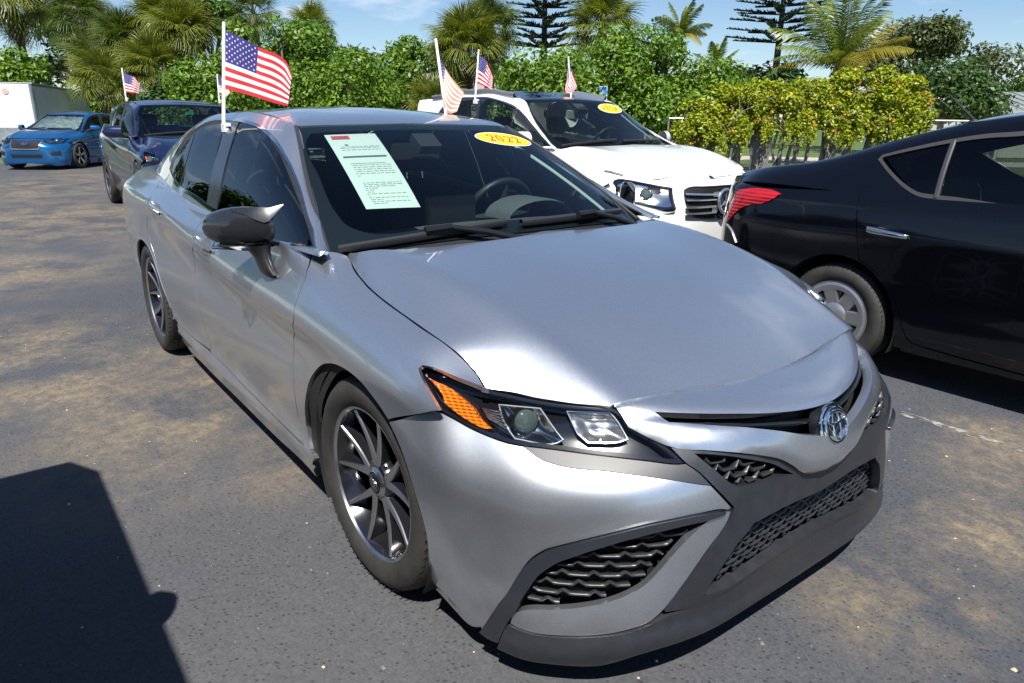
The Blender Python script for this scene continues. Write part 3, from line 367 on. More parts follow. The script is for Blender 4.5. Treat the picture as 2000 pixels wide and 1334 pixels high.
# ---------------------------------------------------------------- object helpers
def link(o, parent=None):
    COL.objects.link(o)
    if parent is not None: o.parent = parent
    return o
def empty(name, loc=(0, 0, 0), rz=0, label=None, cat=None, group=None):
    o = bpy.data.objects.new(name, None); o.location = loc; o.rotation_euler = (0, 0, rz); o.empty_display_size = .2
    link(o); tag(o, label, cat, group); return o
def tag(o, label=None, cat=None, group=None, kind=None):
    if label: o['label'] = label
    if cat: o['category'] = cat
    if group: o['group'] = group
    if kind: o['kind'] = kind
    return o
class MB:
    """collects geometry for one mesh object"""
    def __init__(s): s.v = []; s.f = []; s.m = []; s.n = 0; s.nrm = {}
    def add(s, v, f, mi=0, nrm=None):
        v = np.asarray(v, float).reshape(-1, 3)
        if nrm is not None:
            for i, q in enumerate(nrm): s.nrm[s.n+i] = q
        s.v.append(v); s.f += [tuple(int(i)+s.n for i in t) for t in f]; s.m += [mi]*len(f); s.n += len(v); return s
    def box(s, c, d, mi=0, rot=None):
        x, y, z = np.array(d)/2
        v = np.array([(-x,-y,-z),(x,-y,-z),(x,y,-z),(-x,y,-z),(-x,-y,z),(x,-y,z),(x,y,z),(-x,y,z)])
        if rot is not None: v = v @ np.array(Matrix.Rotation(rot[1], 3, rot[0])).T
        return s.add(v + np.array(c), [(0,3,2,1),(4,5,6,7),(0,1,5,4),(1,2,6,5),(2,3,7,6),(3,0,4,7)], mi)
    def tube(s, pts, r, n=8, mi=0, cap=True):
        pts = [np.array(p, float) for p in pts]; r = r if hasattr(r, '__len__') else [r]*len(pts); V = []
        ref = np.array((0, 0, 1.)) if abs((pts[-1]-pts[0])[2]) < .9*np.linalg.norm(pts[-1]-pts[0]) else np.array((1., 0, 0))
        for i, p in enumerate(pts):
            t = pts[min(i+1, len(pts)-1)]-pts[max(i-1, 0)]; t = t/max(np.linalg.norm(t), 1e-9)
            a = np.cross(t, ref); a /= max(np.linalg.norm(a), 1e-9); b = np.cross(t, a)
            for k in range(n): V.append(p + r[i]*(a*cos(2*pi*k/n)+b*sin(2*pi*k/n)))
        F = [(i*n+k, i*n+(k+1) % n, (i+1)*n+(k+1) % n, (i+1)*n+k) for i in range(len(pts)-1) for k in range(n)]
        if cap: F += [tuple(range(n))[::-1], tuple((len(pts)-1)*n+k for k in range(n))]
        return s.add(V, F, mi)
    def lathe(s, prof, n=32, mi=0, axis='y', c=(0, 0, 0), a0=0, a1=2*pi):
        """prof: (radius, along axis)"""
        full = abs(a1-a0-2*pi) < 1e-6; m = n if full else n+1; V = []
        for r, h in prof:
            for k in range(m):
                a = a0+(a1-a0)*k/n
                if axis == 'y': V.append((c[0]+r*cos(a), c[1]+h, c[2]+r*sin(a)))
                elif axis == 'x': V.append((c[0]+h, c[1]+r*cos(a), c[2]+r*sin(a)))
                else: V.append((c[0]+r*cos(a), c[1]+r*sin(a), c[2]+h))
        F = [(i*m+k, i*m+(k+1) % m, (i+1)*m+(k+1) % m, (i+1)*m+k) for i in range(len(prof)-1) for k in range(n)]
        return s.add(V, F, mi)
    def grid(s, P, mi=0, close=False):
        P = np.asarray(P, float); a, b = P.shape[:2]
        F = [(i*b+j, i*b+(j+1) % b, (i+1)*b+(j+1) % b, (i+1)*b+j) for i in range(a-1) for j in range(b if close else b-1)]
        return s.add(P.reshape(-1, 3), F, mi)
    def extrude(s, poly, off, mi=0):
        """prism from a planar polygon of 3D points moved by off"""
        p = np.asarray(poly, float); n = len(p)
        return s.add(np.concatenate([p, p+np.array(off)]), [tuple(range(n))[::-1], tuple(range(n, 2*n))] + [(i, (i+1) % n, n+(i+1) % n, n+i) for i in range(n)], mi)
    def build(s, name, mats, parent=None, smooth=35, label=None, loc=None, recalc=False):
        me = bpy.data.meshes.new(name); V = np.concatenate(s.v) if s.v else np.zeros((0, 3))
        me.from_pydata(V.tolist(), [], s.f)
        for m in (mats if isinstance(mats, (list, tuple)) else [mats]): me.materials.append(m)
        me.polygons.foreach_set('material_index', s.m)
        if recalc:
            bm = bmesh.new(); bm.from_mesh(me); bmesh.ops.recalc_face_normals(bm, faces=bm.faces); bm.to_mesh(me); bm.free()
        if smooth:
            me.polygons.foreach_set('use_smooth', [True]*len(me.polygons)); me.set_sharp_from_angle(angle=RAD(smooth))
        me.update()
        if s.nrm:
            nn = [(0, 0, 0)]*len(V); cn = np.zeros((len(V), 3))
            for i, q in s.nrm.items(): cn[i] = q
            if len(s.nrm) < len(V):
                vn = np.zeros((len(V), 3)); me.vertices.foreach_get('normal', vn.ravel()) if False else None
                vn = np.array([v.normal[:] for v in me.vertices]); mask = (np.abs(cn).sum(1) == 0); cn[mask] = vn[mask]
            me.normals_split_custom_set_from_vertices(cn.tolist())
        o = bpy.data.objects.new(name, me)
        if loc is not None: o.location = loc
        link(o, parent)
        if label: o['label'] = label
        return o
def copy_tree(o, parent=None):
    c = o.copy(); COL.objects.link(c); c.parent = parent
    for ch in o.children: copy_tree(ch, c)
    return c
# ---------------------------------------------------------------- outlines and trimmed panels
def smooth_outline(pts, step=.02, corner=32, closed=True):
    """Catmull-Rom through traced points, corners kept sharp"""
    p = [np.array(q, float) for q in pts]; q = [p[0]]
    for a in p[1:]:
        if np.linalg.norm(a-q[-1]) > 2e-3: q.append(a)
    if closed and np.linalg.norm(q[0]-q[-1]) < 2e-3: q.pop()
    p = q; n = len(p)
    def turn(i):
        a = p[i]-p[i-1]; b = p[(i+1) % n]-p[i]; c = np.dot(a, b)/max(np.linalg.norm(a)*np.linalg.norm(b), 1e-12)
        return math.degrees(math.acos(max(-1, min(1, c))))
    sharp = [turn(i) > corner or (not closed and i in (0, n-1)) for i in range(n)]
    out = []
    for i in range(n if closed else n-1):
        a, b = p[i], p[(i+1) % n]; pa = a-(b-a) if sharp[i] else p[i-1]; pb = b+(b-a) if sharp[(i+1) % n] else p[(i+2) % n]
        L = np.linalg.norm(b-a); k = max(1, int(math.ceil(L/step)))
        la = max(np.linalg.norm(a-pa), 1e-6); lb = max(np.linalg.norm(pb-b), 1e-6)
        ta = ((a-pa)/la*L*L + (b-a)/L*L*la)/(L+la) if not sharp[i] else (b-a); tb = ((b-a)*lb + (pb-b)/lb*L*L)/(L+lb) if not sharp[(i+1) % n] else (b-a)
        for j in range(k):
            t = j/k; t2, t3 = t*t, t**3
            out.append((2*t3-3*t2+1)*a + (t3-2*t2+t)*ta + (-2*t3+3*t2)*b + (t3-t2)*tb)
    if not closed: out.append(p[-1])
    return np.array(out)
def area2(p): return .5*np.sum(p[:, 0]*np.roll(p[:, 1], -1)-np.roll(p[:, 0], -1)*p[:, 1])
def inset(p, d):
    """move a closed outline inwards by d"""
    s = 1 if area2(p) > 0 else -1
    e = np.roll(p, -1, 0)-p; e /= np.maximum(np.linalg.norm(e, axis=1, keepdims=True), 1e-9); nn = np.stack([-e[:, 1], e[:, 0]], 1)*s
    m = nn+np.roll(nn, 1, 0); m /= np.maximum((m**2).sum(1, keepdims=True)/2, .5)
    return p+m*d
def inpoly(p, q):
    x, y = q[:, 0], q[:, 1]; r = np.zeros(len(q), bool); n = len(p)
    for i in range(n):
        x0, y0 = p[i-1]; x1, y1 = p[i]
        c = ((y0 > y) != (y1 > y)); r ^= c & (x < (x1-x0)*(y-y0)/((y1-y0) if abs(y1-y0) > 1e-12 else 1e-12)+x0)
    return r
def edge_dist(p, q):
    a = p; b = np.roll(p, -1, 0); d = np.full(len(q), 9.)
    for i in range(len(p)):
        ab = b[i]-a[i]; t = np.clip(((q-a[i])@ab)/max(ab@ab, 1e-12), 0, 1); d = np.minimum(d, np.linalg.norm(q-(a[i]+t[:, None]*ab), axis=1))
    return d
def trim(outline, holes=(), step=.025):
    """triangulate an outline with holes; returns uv points, triangles, loops of boundary indices"""
    loops = [np.asarray(outline)]+[np.asarray(h) for h in holes]; lo = loops[0].min(0); hi = loops[0].max(0)
    gx = np.arange(lo[0], hi[0], step); gy = np.arange(lo[1], hi[1], step*.866)
    g = np.array([(x+(step/2 if j % 2 else 0), y) for j, y in enumerate(gy) for x in gx])
    if len(g):
        ok = inpoly(loops[0], g) & (edge_dist(loops[0], g) > step*.45)
        for h in loops[1:]: ok &= ~inpoly(h, g) & (edge_dist(h, g) > step*.45)
        g = g[ok]
    pts = np.concatenate(loops+([g] if len(g) else [])); E = []; k = 0
    for l in loops: E += [(k+i, k+(i+1) % len(l)) for i in range(len(l))]; k += len(l)
    r = geometry.delaunay_2d_cdt([Vector(q) for q in pts], E, [], 0, 1e-6)
    V = np.array([q[:] for q in r[0]]); T = np.array(r[2]); c = V[T].mean(1); ok = inpoly(loops[0], c)
    for h in loops[1:]: ok &= ~inpoly(h, c)
    T = T[ok]
    # boundary edges of the kept triangles, oriented
    ed = {}
    for t in T:
        for a, b in ((t[0], t[1]), (t[1], t[2]), (t[2], t[0])): ed[(a, b)] = 1
    B = [e for e in ed if (e[1], e[0]) not in ed]
    return V, T, B
def flipside(P): Q = np.array(P); Q[..., 1] *= -1; return Q
def panel(mb, patch, outline, holes=(), off=0, depth=.012, step=.025, mi=0, mi_edge=None, flip=1, mirror=False, gap=0, smooth=True, fn=None, taper=0, osteps=None):
    """a trimmed piece of a surface patch with a return flange round its edge; flip = +1/-1 sets which way is out"""
    o = smooth_outline(outline, osteps or step) if smooth else np.asarray(outline, float)
    if gap: o = inset(o, gap)
    hs = [smooth_outline(h, osteps or step) if smooth else np.asarray(h, float) for h in holes]
    if gap: hs = [inset(h, -gap) for h in hs]
    V, T, B = trim(o, hs, step)
    P = patch.P(V[:, 0], V[:, 1]); N = patch.N(V[:, 0], V[:, 1], flip)
    of = off if fn is None else off+fn(V)
    Q = P+N*(of[:, None] if hasattr(of, '__len__') else of)
    tri = patch.P(V[T[:1, 0], 0], V[T[:1, 0], 1])
    a, b, c = Q[T[:, 0]], Q[T[:, 1]], Q[T[:, 2]]; fnm = np.cross(b-a, c-a); rev = (fnm*N[T[:, 0]]).sum() < 0
    if rev: T = T[:, ::-1]; B = [(b_, a_) for a_, b_ in B]
    if fn is not None:                                   # displaced surface: recompute the normals from the faces
        vn = np.zeros_like(Q); fnm = np.cross(Q[T[:, 1]]-Q[T[:, 0]], Q[T[:, 2]]-Q[T[:, 0]])
        for k in range(3): np.add.at(vn, T[:, k], fnm)
        Nv = vn/np.maximum(np.linalg.norm(vn, axis=1, keepdims=True), 1e-12)
    else: Nv = N
    for side in ((0, 1) if mirror == 'both' else (1,) if mirror else (0,)):
        q, nv, t, bb = (Q, Nv, T, B) if not side else (flipside(Q), flipside(Nv), T[:, ::-1], [(y, x) for x, y in B])
        nn = N if not side else flipside(N)
        mb.add(q, t, mi, nv)
        if depth:
            idx = sorted({i for e in bb for i in e}); mp = {i: k for k, i in enumerate(idx)}; top = q[idx]; bot = top-nn[idx]*depth
            if taper:
                cen = q.mean(0); dv = cen-top; dv -= nn[idx]*(dv*nn[idx]).sum(1, keepdims=True); dv /= np.maximum(np.linalg.norm(dv, axis=1, keepdims=True), 1e-6); bot = bot+dv*taper
            n = len(idx)
            mb.add(np.concatenate([top, bot]), [(mp[y], mp[x], n+mp[x], n+mp[y]) for x, y in bb], mi if mi_edge is None else mi_edge)
    return Q
def strip(mb, patch, line, w, h, off=0, flip=1, mirror=False, mi=0, closed=False, smooth=True, step=.02):
    """a raised bead of width w and height h along a line drawn on a patch"""
    l = smooth_outline(line, step, closed=closed) if smooth else np.asarray(line, float)
    P = patch.P(l[:, 0], l[:, 1]); N = patch.N(l[:, 0], l[:, 1], flip)
    T = (np.roll(P, -1, 0)-np.roll(P, 1, 0)) if closed else np.gradient(P, axis=0); T /= np.maximum(np.linalg.norm(T, axis=1, keepdims=True), 1e-9); S = np.cross(N, T); S /= np.maximum(np.linalg.norm(S, axis=1, keepdims=True), 1e-9)
    prof = [(-.5, -.3), (-.5, .5), (-.3, 1), (.3, 1), (.5, .5), (.5, -.3)]
    G = np.stack([P+S*(a*w)+N*(off+b*h) for a, b in prof], 1)
    for side in ((0, 1) if mirror == 'both' else (1,) if mirror else (0,)):
        g = G if not side else flipside(G)[:, ::-1]
        if closed: g = np.concatenate([g, g[:1]])
        mb.grid(g[:, ::-1], mi)
    return P
# ---------------------------------------------------------------- silver sedan
def half(chain):
    """right-hand chain that starts and ends on the centre line -> closed symmetric outline"""
    c = [np.array(p, float) for p in chain]; c[0] = np.array((0, c[0][1])); c[-1] = np.array((0, c[-1][1]))
    return c + [np.array((-p[0], p[1])) for p in c[-2:0:-1]]
HOODF = [(.709, 1.115), (.693, 1.200), (.669, 1.277), (.630, 1.338), (.563, 1.352), (.40, 1.374), (.25, 1.402), (.12, 1.418), (0, 1.424)]
def pad(p): return [tuple(q) for q in p]
def vat(line, u):                                    # height of a traced line at u
    a = np.array(sorted([(q[0], q[1]) for q in line])); return np.interp(u, a[:, 0], a[:, 1])
def wheel(name, parent, c, side, R=.334, rr=.236, w=.225, style='split', face='machined', steer=0, cap=None, detail=True, n=48):
    """tyre and rim about an axle along y; side = -1 right, +1 left of the car"""
    t = bpy.data.objects.new(name, None); t.location = c; t.rotation_euler = (0, 0, steer + (0 if side < 0 else pi)); link(t, parent); t.empty_display_size = .1
    h = w/2
    m = MB()                                          # outer face towards -y
    prof = [(rr-.012, -h+.035), (rr-.004, -h+.018), (rr+.006, -h+.010), (rr+.018, -h+.002), (rr+.045, -h-.006), (R-.035, -h-.003), (R-.016, -h+.008), (R-.006, -h+.022), (R-.001, -h+.05)]
    m.lathe(prof, n)
    for a, b in ((-.175, -.060), (-.050, -.006), (.006, .050), (.060, .175)) if detail else ((-.175, .175),):
        a, b = max(a, -h+.045), min(b, h-.045); m.lathe([(R-.010, a-.004), (R, a), (R, b), (R-.010, b+.004)], n)
    m.lathe([(R-.010, -h+.04), (R-.010, h-.04)], n); m.lathe([(R-.001, h-.05), (R-.016, h-.008), (R-.05, h), (rr, h-.02), (rr-.03, h-.04)], n)
    if detail:                                        # shoulder grooves
        for k in range(64):
            a = 2*pi*k/64; 
            for yy, da in ((-h+.012, .012), (-h+.034, .018)):
                p = [(( R-(.011 if yy < -h+.02 else .0015))*cos(a+q), yy+dy, (R-(.011 if yy < -h+.02 else .0015))*sin(a+q)) for q, dy in ((0, -.010), (.02, -.010), (.02+da, .014), (da, .014))]
                m.add(p, [(0, 1, 2, 3)], 1)
    m.build('tyre', [M_rubber(), M_void()], t, 40)
    rm = MB(); M = {'machined': M_machined(), 'silver': mat('wheel_silver', (.50, .51, .52), .32, .85, .4, .05)}[face]; BK = M_wheelblack()
    rm.lathe([(rr-.006, -h+.018), (rr-.002, -h+.011), (rr+.004, -h+.010), (rr+.003, -h+.018)], n, 0)         # lip
    rm.lathe([(rr-.006, -h+.018), (rr-.020, -h+.05), (rr-.032, -h+.09), (rr-.038, h-.04)], n, 1)             # barrel
    def spoke(a0, a1, r0, r1, w0, w1, y0, y1, back):
        """a bright faced blade with dark flanks from hub radius r0 to r1"""
        P = []
        for i in range(7):
            s = i/6; e0 = np.array((cos(a0), sin(a0)))*r0*(1-s)+np.array((cos(a1), sin(a1)))*r1*s; r = np.hypot(*e0); a = math.atan2(e0[1], e0[0]); ww = w0+(w1-w0)*s; y = y0+(y1-y0)*s + .012*sin(pi*s)*.6
            e = np.array((cos(a), 0, sin(a))); q = np.array((-sin(a), 0, cos(a))); c0 = e*r
            P.append([c0+q*ww*.5+np.array((0, y+.004, 0)), c0+q*ww*.38+np.array((0, y, 0)), c0-q*ww*.38+np.array((0, y, 0)), c0-q*ww*.5+np.array((0, y+.004, 0)),
                      c0-q*(ww*.75+.004)+np.array((0, y+back, 0)), c0+q*(ww*.75+.004)+np.array((0, y+back, 0))])
        P = np.array(P); b = len(P)
        for j in range(6):
            g = np.stack([P[:, j], P[:, (j+1) % 6]], 1); rm.grid(g, 0 if j in (0, 1, 2) else 1)
    yf = -h+.030
    if style == 'split':
        for k in range(5):
            a = pi/2+.10 + 2*pi*k/5
            spoke(a-.03, a+.30, .045, rr-.010, .034, .012, yf+.008, -h+.020, .045)
            spoke(a-.06, a-.33, .045, rr-.010, .030, .012, yf+.008, -h+.020, .045)
            b = a; e = np.array((cos(b), 0, sin(b)))
            rm.lathe([(.0001, .02), (.010, .018), (.012, .03)], 10, 2, c=tuple(.057*np.array((cos(b+pi/5), 0, sin(b+pi/5)))+np.array((0, yf-.002, 0))))
            spoke(a+.02, a+.01, .07, rr-.02, .050, .075, yf+.030, -h+.045, .03) if False else None
        rm.lathe([(.034, yf+.004), (.060, yf+.010), (.072, yf+.03), (.075, yf+.06)], 30, 1)
        rm.lathe([(.034, yf-.002), (.046, yf+.004), (.052, yf+.012)], 30, 0)
        rm.lathe([(.0005, yf-.006), (.026, yf-.005), (.030, yf-.003), (.031, yf+.004)], 30, 1)
        if cap == 'ovals':
            for ax, az, ox, oz in ((.021, .014, 0, 0), (.006, .0135, 0, .0), (.0135, .0055, 0, .006)):
                rm.tube([(ox+ax*cos(q), yf-.0065, oz+az*sin(q)) for q in np.linspace(0, 2*pi, 25)], .0014, 5, 0, cap=False)
    elif style == 'cover':                            # plastic wheel cover with seven broad spokes
        rm.lathe([(rr-.004, -h+.012), (rr-.02, -h+.006), (rr-.045, -h+.012)], n, 0)
        for k in range(7): spoke(2*pi*k/7, 2*pi*k/7+.05, .03, rr-.035, .075, .085, -h+.022, -h+.010, .02)
        rm.lathe([(.0005, -h+.004), (.05, -h+.008), (.075, -h+.022)], 30, 0); rm.lathe([(.02, -h+.045), (rr-.03, -h+.045)], 30, 1)
    else:                                             # star: five broad tapering spokes
        for k in range(5):
            a = pi/2+2*pi*k/5
            spoke(a-.05, a-.10, .04, rr-.008, .030, .030, yf, -h+.02, .04); spoke(a+.05, a+.10, .04, rr-.008, .030, .030, yf, -h+.02, .04)
        rm.lathe([(.0005, yf-.004), (.03, yf-.003), (.06, yf+.01), (.07, yf+.04)], 30, 1)
    rm.build('rim', [M, BK, M_chrome()], t, 30)
    if detail:
        d = MB(); d.lathe([(.06, .0), (.155, .0), (.155, .02), (.06, .02)], 40); d.lathe([(.0, -.02), (.065, -.02), (.075, .0)], 24)
        d.build('brake_disc', mat('brake_steel', (.22, .2, .19), .4, .9, var=.3), t, 30)
        cpr = MB(); cpr.box((.150, .004, .03), (.05, .07, .15), 0, ('Y', .2)); cpr.build('brake_caliper', mat('cast_iron', (.10, .085, .07), .6, .3), t)
    return t
def arch_liner(mb, c, r=.372, y0=-.885, y1=-.52):
    mb.lathe([(r, y0-c[1]), (r-.004, y1-c[1]), (.05, y1-c[1])], 28, 0, 'y', c, -.55, pi+.55)
def build_hero():
    B = T_HERO; car = empty('silver_sedan', (0, 0, 0), 0, 'silver four-door sedan in the foreground with black carbon door mirrors and a 2022 windshield sticker', 'car', 'cars for sale on the lot')
    SV, BK, ST, GR, VO, CH = M_silver(), M_black(), M_satin(), M_grey(), M_void(), M_chrome()
    GAP = .0022
    # --- inner shell that closes the gaps behind the outer panels
    sh = MB(); kv = SIDE.kv; ku = SIDE.ku
    def arc(cx, cz, r, a0, a1, n=14): return [(cx+r*cos(a), cz+r*sin(a)) for a in np.linspace(a0, a1, n)]
    def uvx(x, z):                                     # uv on SIDE for given x, z
        u = np.interp(-x, -SIDE.G[:, 5, 0], ku); 
        zc = np.array([np.interp(u, ku, SIDE.G[:, j, 2]) for j in range(SIDE.G.shape[1])]); return (u, float(np.interp(z, zc, kv)))
    archF = [uvx(x, z) for x, z in arc(.03, .318, .372, pi+.30, -.30, 24)]; archR = [uvx(x, z) for x, z in arc(-2.825, .325, .366, pi+.28, -.28, 24)]
    xr = -3.9
    low = lambda x: (uvx(x, .3)[0], kv[1]+.02)
    sill_shell = [uvx(.16, .69), (uvx(.16, .3)[0], kv[-4]), (uvx(-.3, .3)[0], kv[-4]), (uvx(-.6, .3)[0], kv[-3]), (uvx(xr, .9)[0], kv[-3]), (uvx(xr, .3)[0], kv[1]+.02)] + archR[0:0] + [(archR[0][0], kv[1]+.02)]+archR+[(archR[-1][0], kv[1]+.02), (archF[0][0], kv[1]+.02)]+[q for q in archF if q[0] > uvx(.15, .6)[0]]
    panel(sh, SIDE, sill_shell, off=-.014, depth=0, step=.06, flip=-1, mirror='both', smooth=False)
    u1 = FRONT.ku[-1]-.16; panel(sh, FRONT, [(-u1, .20), (u1, .20), (u1, FRONT.kv[-1]-.10), (-u1, FRONT.kv[-1]-.10)], off=-.062, depth=0, step=.06, flip=-1, smooth=False)
    panel(sh, HOOD, half([(0, .36), (.50, .33), (.66, .2), (.66, .9), (.64, 1.0), (.55, 1.28), (0, 1.42)]), off=-.03, depth=0, step=.07, flip=1, smooth=False)
    for s in (1, -1):
        for c in ((.0, -.70*1, .335), (-2.825, -.70, .335)):
            lm = MB(); arch_liner(lm, c); v = lm.v[0] if s == 1 else flipside(lm.v[0]); sh.add(v, lm.f)
    sh.box((-1.6, 0, .21), (4.0, 1.36, .10)); sh.box((.55, 0, .25), (.5, 1.0, .10)); sh.box((-1.9, 0, .30), (2.6, 1.60, .06))
    sh.build('inner_shell', VO, car)
    # --- sheet metal
    m = MB(); front = [tuple(q) for q in B['hood_r'][11:]]
    hood = half([(0, .362)]+[tuple(q) for q in B['hood_rear'][3::-1]]+[tuple(q) for q in B['hood_r'][1:12]]+HOODF)
    panel(m, HOOD, hood, depth=.016, flip=1, gap=GAP, step=.026); m.build('hood', SV, car)
    for sd in (0, 1):
        for nm, key in (('fender', 'fender'), ('front_door', 'door_front'), ('rear_door', 'door_rear')):
            m = MB(); panel(m, SIDE, B[key], depth=.014, flip=-1, gap=GAP, step=.024, mirror=bool(sd)); m.build(nm, SV, car)
        m = MB(); panel(m, SIDE, B['skirt'], off=.004, depth=.05, flip=-1, step=.03, mirror=bool(sd)); m.build('side_skirt', SV, car)
        # rear quarter panel: behind the rear door, round the rear wheel
        dr = [tuple(q) for q in B['door_rear'] if q[0] > 2.5]
        tail = uvx(-3.86, .9)[0]; bk = [q for q in archR if True]
        doorR = [tuple(q) for q in np.array(T_HERO['door_rear_edge'])]
        i0 = doorR[-1]
        qp = [(doorR[0][0]+.02, kv[-1])]+doorR+[(i0[0]+.03, uvx(-2.42, .285)[1])]+[q for q in archR[::-1]]
        qp = [(doorR[0][0], kv[-2]-.004)]+doorR+[uvx(-2.455, .30)]+archR[::-1][2:]+[uvx(-3.18, .24), (tail, kv[1]+.03), (tail, kv[-2]-.004)]
        m = MB(); panel(m, SIDE, qp, depth=.014, flip=-1, gap=GAP, step=.035, mirror=bool(sd), smooth=False); m.build('rear_quarter', SV, car)
        # arch lips
        m = MB(); strip(m, SIDE, archR[1:-1], .012, .006, -.004, -1, bool(sd)); m.build('arch_lip', SV, car)
    # --- greenhouse frame: roof rail, A and C pillars with an opening for the side windows
    g = GREEN; vT = g.kv[7]; dlo = [tuple(q) for q in B['chrome_f'][::-1]]+[tuple(q) for q in B['chrome_r'][1:]]+[tuple(q) for q in B['chrome_belt'][1:-1]]
    dlo_s = smooth_outline(dlo, .02, 40); 
    fr = [(.16, -.004)]+[(.02, .25*vT), (.02, vT)]
    outer = [(min(q[0] for q in dlo)-.010, -.006)]+[tuple(q) for q in B['apil'][::-1]]+[(u, vT) for u in (1.0, 1.3, 1.6, 1.9, 2.2, 2.5, 2.8)]+[(g.ku[-1], vT), (g.ku[-1], -.008), (2.4, -.008), (1.6, -.008), (.8, -.008)]
    for sd in (0, 1):
        m = MB(); panel(m, g, smooth_outline(outer, .03, 40), [dlo_s], depth=.012, flip=-1, step=.03, mirror=bool(sd), smooth=False); m.build('window_frame', SV, car)
        m = MB(); ring_in = inset(dlo_s, .013); panel(m, g, dlo_s, [ring_in], off=.003, depth=.012, flip=-1, step=.02, mirror=bool(sd), smooth=False); m.build('chrome_trim', CH, car)
        m = MB(); panel(m, g, ring_in, off=-.006, depth=0, flip=-1, step=.05, mirror=bool(sd), smooth=False, holes=[inset(smooth_outline(B[k], .03), .004) for k in ('glass_f', 'glass_r')]); m.build('door_pillar', ST, car)
        for k in ('glass_f', 'glass_r', 'glass_q'):
            m = MB(); panel(m, g, B[k], off=-.003, depth=.004, flip=-1, step=.05, mirror=bool(sd)); m.build('side_window', glass('tinted_glass' if k == 'glass_f' else 'privacy_glass', (.34, .42, .42) if k == 'glass_f' else (.05, .06, .065), 1.95), car)
        m = MB(); panel(m, g, B['pillar'], off=.001, depth=.006, flip=-1, step=.04, mirror=bool(sd)); m.build('pillar_cover', mat('pillar_black', (.02, .022, .027), .22, 0, .3, .1), car)
    # --- roof, glass
    rf = [tuple(q) for q in B['roof_front']]; ue = ROOF.ku[-1]-.012
    ro = half([(0, .135), rf[2], rf[1], (ue, .17), (ue, .6), (ue, 1.0), (ue, 1.30), (.45, 1.36), (.2, 1.385), (0, 1.39)])
    m = MB(); panel(m, ROOF, ro, depth=.012, flip=-1, step=.035, gap=.002); m.build('roof', SV, car)
    m = MB(); panel(m, ROOF, half([(0, 1.40), (.2, 1.395), (.45, 1.37), (ue, 1.31), (ue, 2.1), (.3, 2.22), (0, 2.25)]), off=-.003, depth=.006, flip=-1, step=.06, gap=.003); m.build('rear_window', glass('rear_glass', (.16, .19, .19), 1.52), car)
    we = [tuple(q) for q in B['wind']]
    wo_ = half([(0, .985), (.329, .981), (.60, .985)]+we+[(.66, .03), (.5, .05), (.2, .06), (0, .06)])
    wo_s = smooth_outline(wo_, .03, 40)
    clr = half([(0, .925), (.3, .922), (.575, .918), (.600, .88), (.628, .526), (.622, .296), (.60, .20), (.56, .155), (.345, .140), (0, .143)])
    m = MB(); panel(m, WIND, wo_s, depth=.005, flip=-1, step=.05, smooth=False); m.build('windshield', glass('windshield_glass', (.70, .83, .81), 1.45), car)
    m = MB(); panel(m, WIND, inset(wo_s, .002), [smooth_outline(clr, .03, 50)], off=-.0065, depth=.002, flip=-1, step=.04, smooth=False); m.build('windshield_border', mat('frit', (.010, .012, .018), .35), car)
    for sd in (0, 1): m = MB(); strip(m, WIND, [(u*1.012, v) for u, v in we], .016, .008, -.001, -1, bool(sd)); m.build('windshield_moulding', mat('moulding', (.03, .03, .032), .35), car)
    # --- trunk and tail (seen only from the side)
    m = MB(); P = []
    for x, zc, ze, y in [(-3.28, 1.125, 1.095, .60), (-3.45, 1.11, 1.08, .62), (-3.65, 1.105, 1.075, .60), (-3.80, 1.10, 1.065, .53), (-3.87, 1.05, 1.02, .47), (-3.90, .9, .88, .47)]:
        P.append([(x+.0*abs(w), -y*w, zc-(zc-ze)*w*w) for w in (-1, -.8, -.5, 0, .5, .8, 1)])
    m.grid(P); m.build('trunk_lid', SV, car)
    m = MB(); m.grid([[(-3.90, y, z) for y in (-.62, -.3, 0, .3, .62)] for z in (.9, .75, .6, .45, .30, .2)]); m.build('rear_bumper', SV, car)
    for s in (1, -1):
        m = MB(); panel(m, SIDE, [uvx(-3.5, .93), uvx(-3.84, .95), uvx(-3.86, .80), uvx(-3.6, .84)], off=.004, depth=.01, flip=-1, step=.05, mirror=(s < 0)); m.build('tail_lamp', mat('red_lens', (.35, .01, .012), .08, 0, 1), car)
    # --- front fascia
    for sd in (0, 1):
        mm = bool(sd)
        m = MB(); panel(m, FRONT, B['skin_up'], depth=.012, flip=-1, gap=.0015, step=.022, mirror=mm); m.build('bumper_cover', SV, car)
        m = MB(); panel(m, FRONT, B['skin_low'], off=.002, depth=.02, flip=-1, gap=.0015, step=.02, mirror=mm, taper=0); m.build('bumper_corner', SV, car)
        m = MB(); panel(m, FRONT, B['trim'], off=.010, depth=.035, flip=-1, step=.018, mirror=mm, taper=.006); m.build('fog_trim', mat('trim_black', (.022, .024, .032), .24, 0, .35, .12), car)
        m = MB(); msk = smooth_outline(B['mesh'], .02); panel(m, FRONT, msk, off=-.042, depth=0, flip=-1, step=.04, mirror=mm, smooth=False)
        lou = inset(msk, .004); cells(m, lou, .074, .0245, mm, 1, .0055, -.014, .022, lift=.42); m.build('fog_grille', [VO, ST], car)
        m = MB(); panel(m, FRONT, B['ledge'], off=-.002, depth=.02, flip=-1, step=.02, mirror=mm); m.build('bumper_ledge', mat('ledge_grey', (.034, .037, .044), .45, var=.1), car)
    gf = B['grille']; grl_s = smooth_outline(half([(0, .390)]+[tuple(q) for q in gf[1:14]]+[(0, .240)]), .02, 32)
    mini = smooth_outline(B['minigrille'], .015); fr = B['frame']; bar = B['bar']; chn = B['chin']
    lowf = [(q[0], q[1]-.014) for q in chn[11:14]]
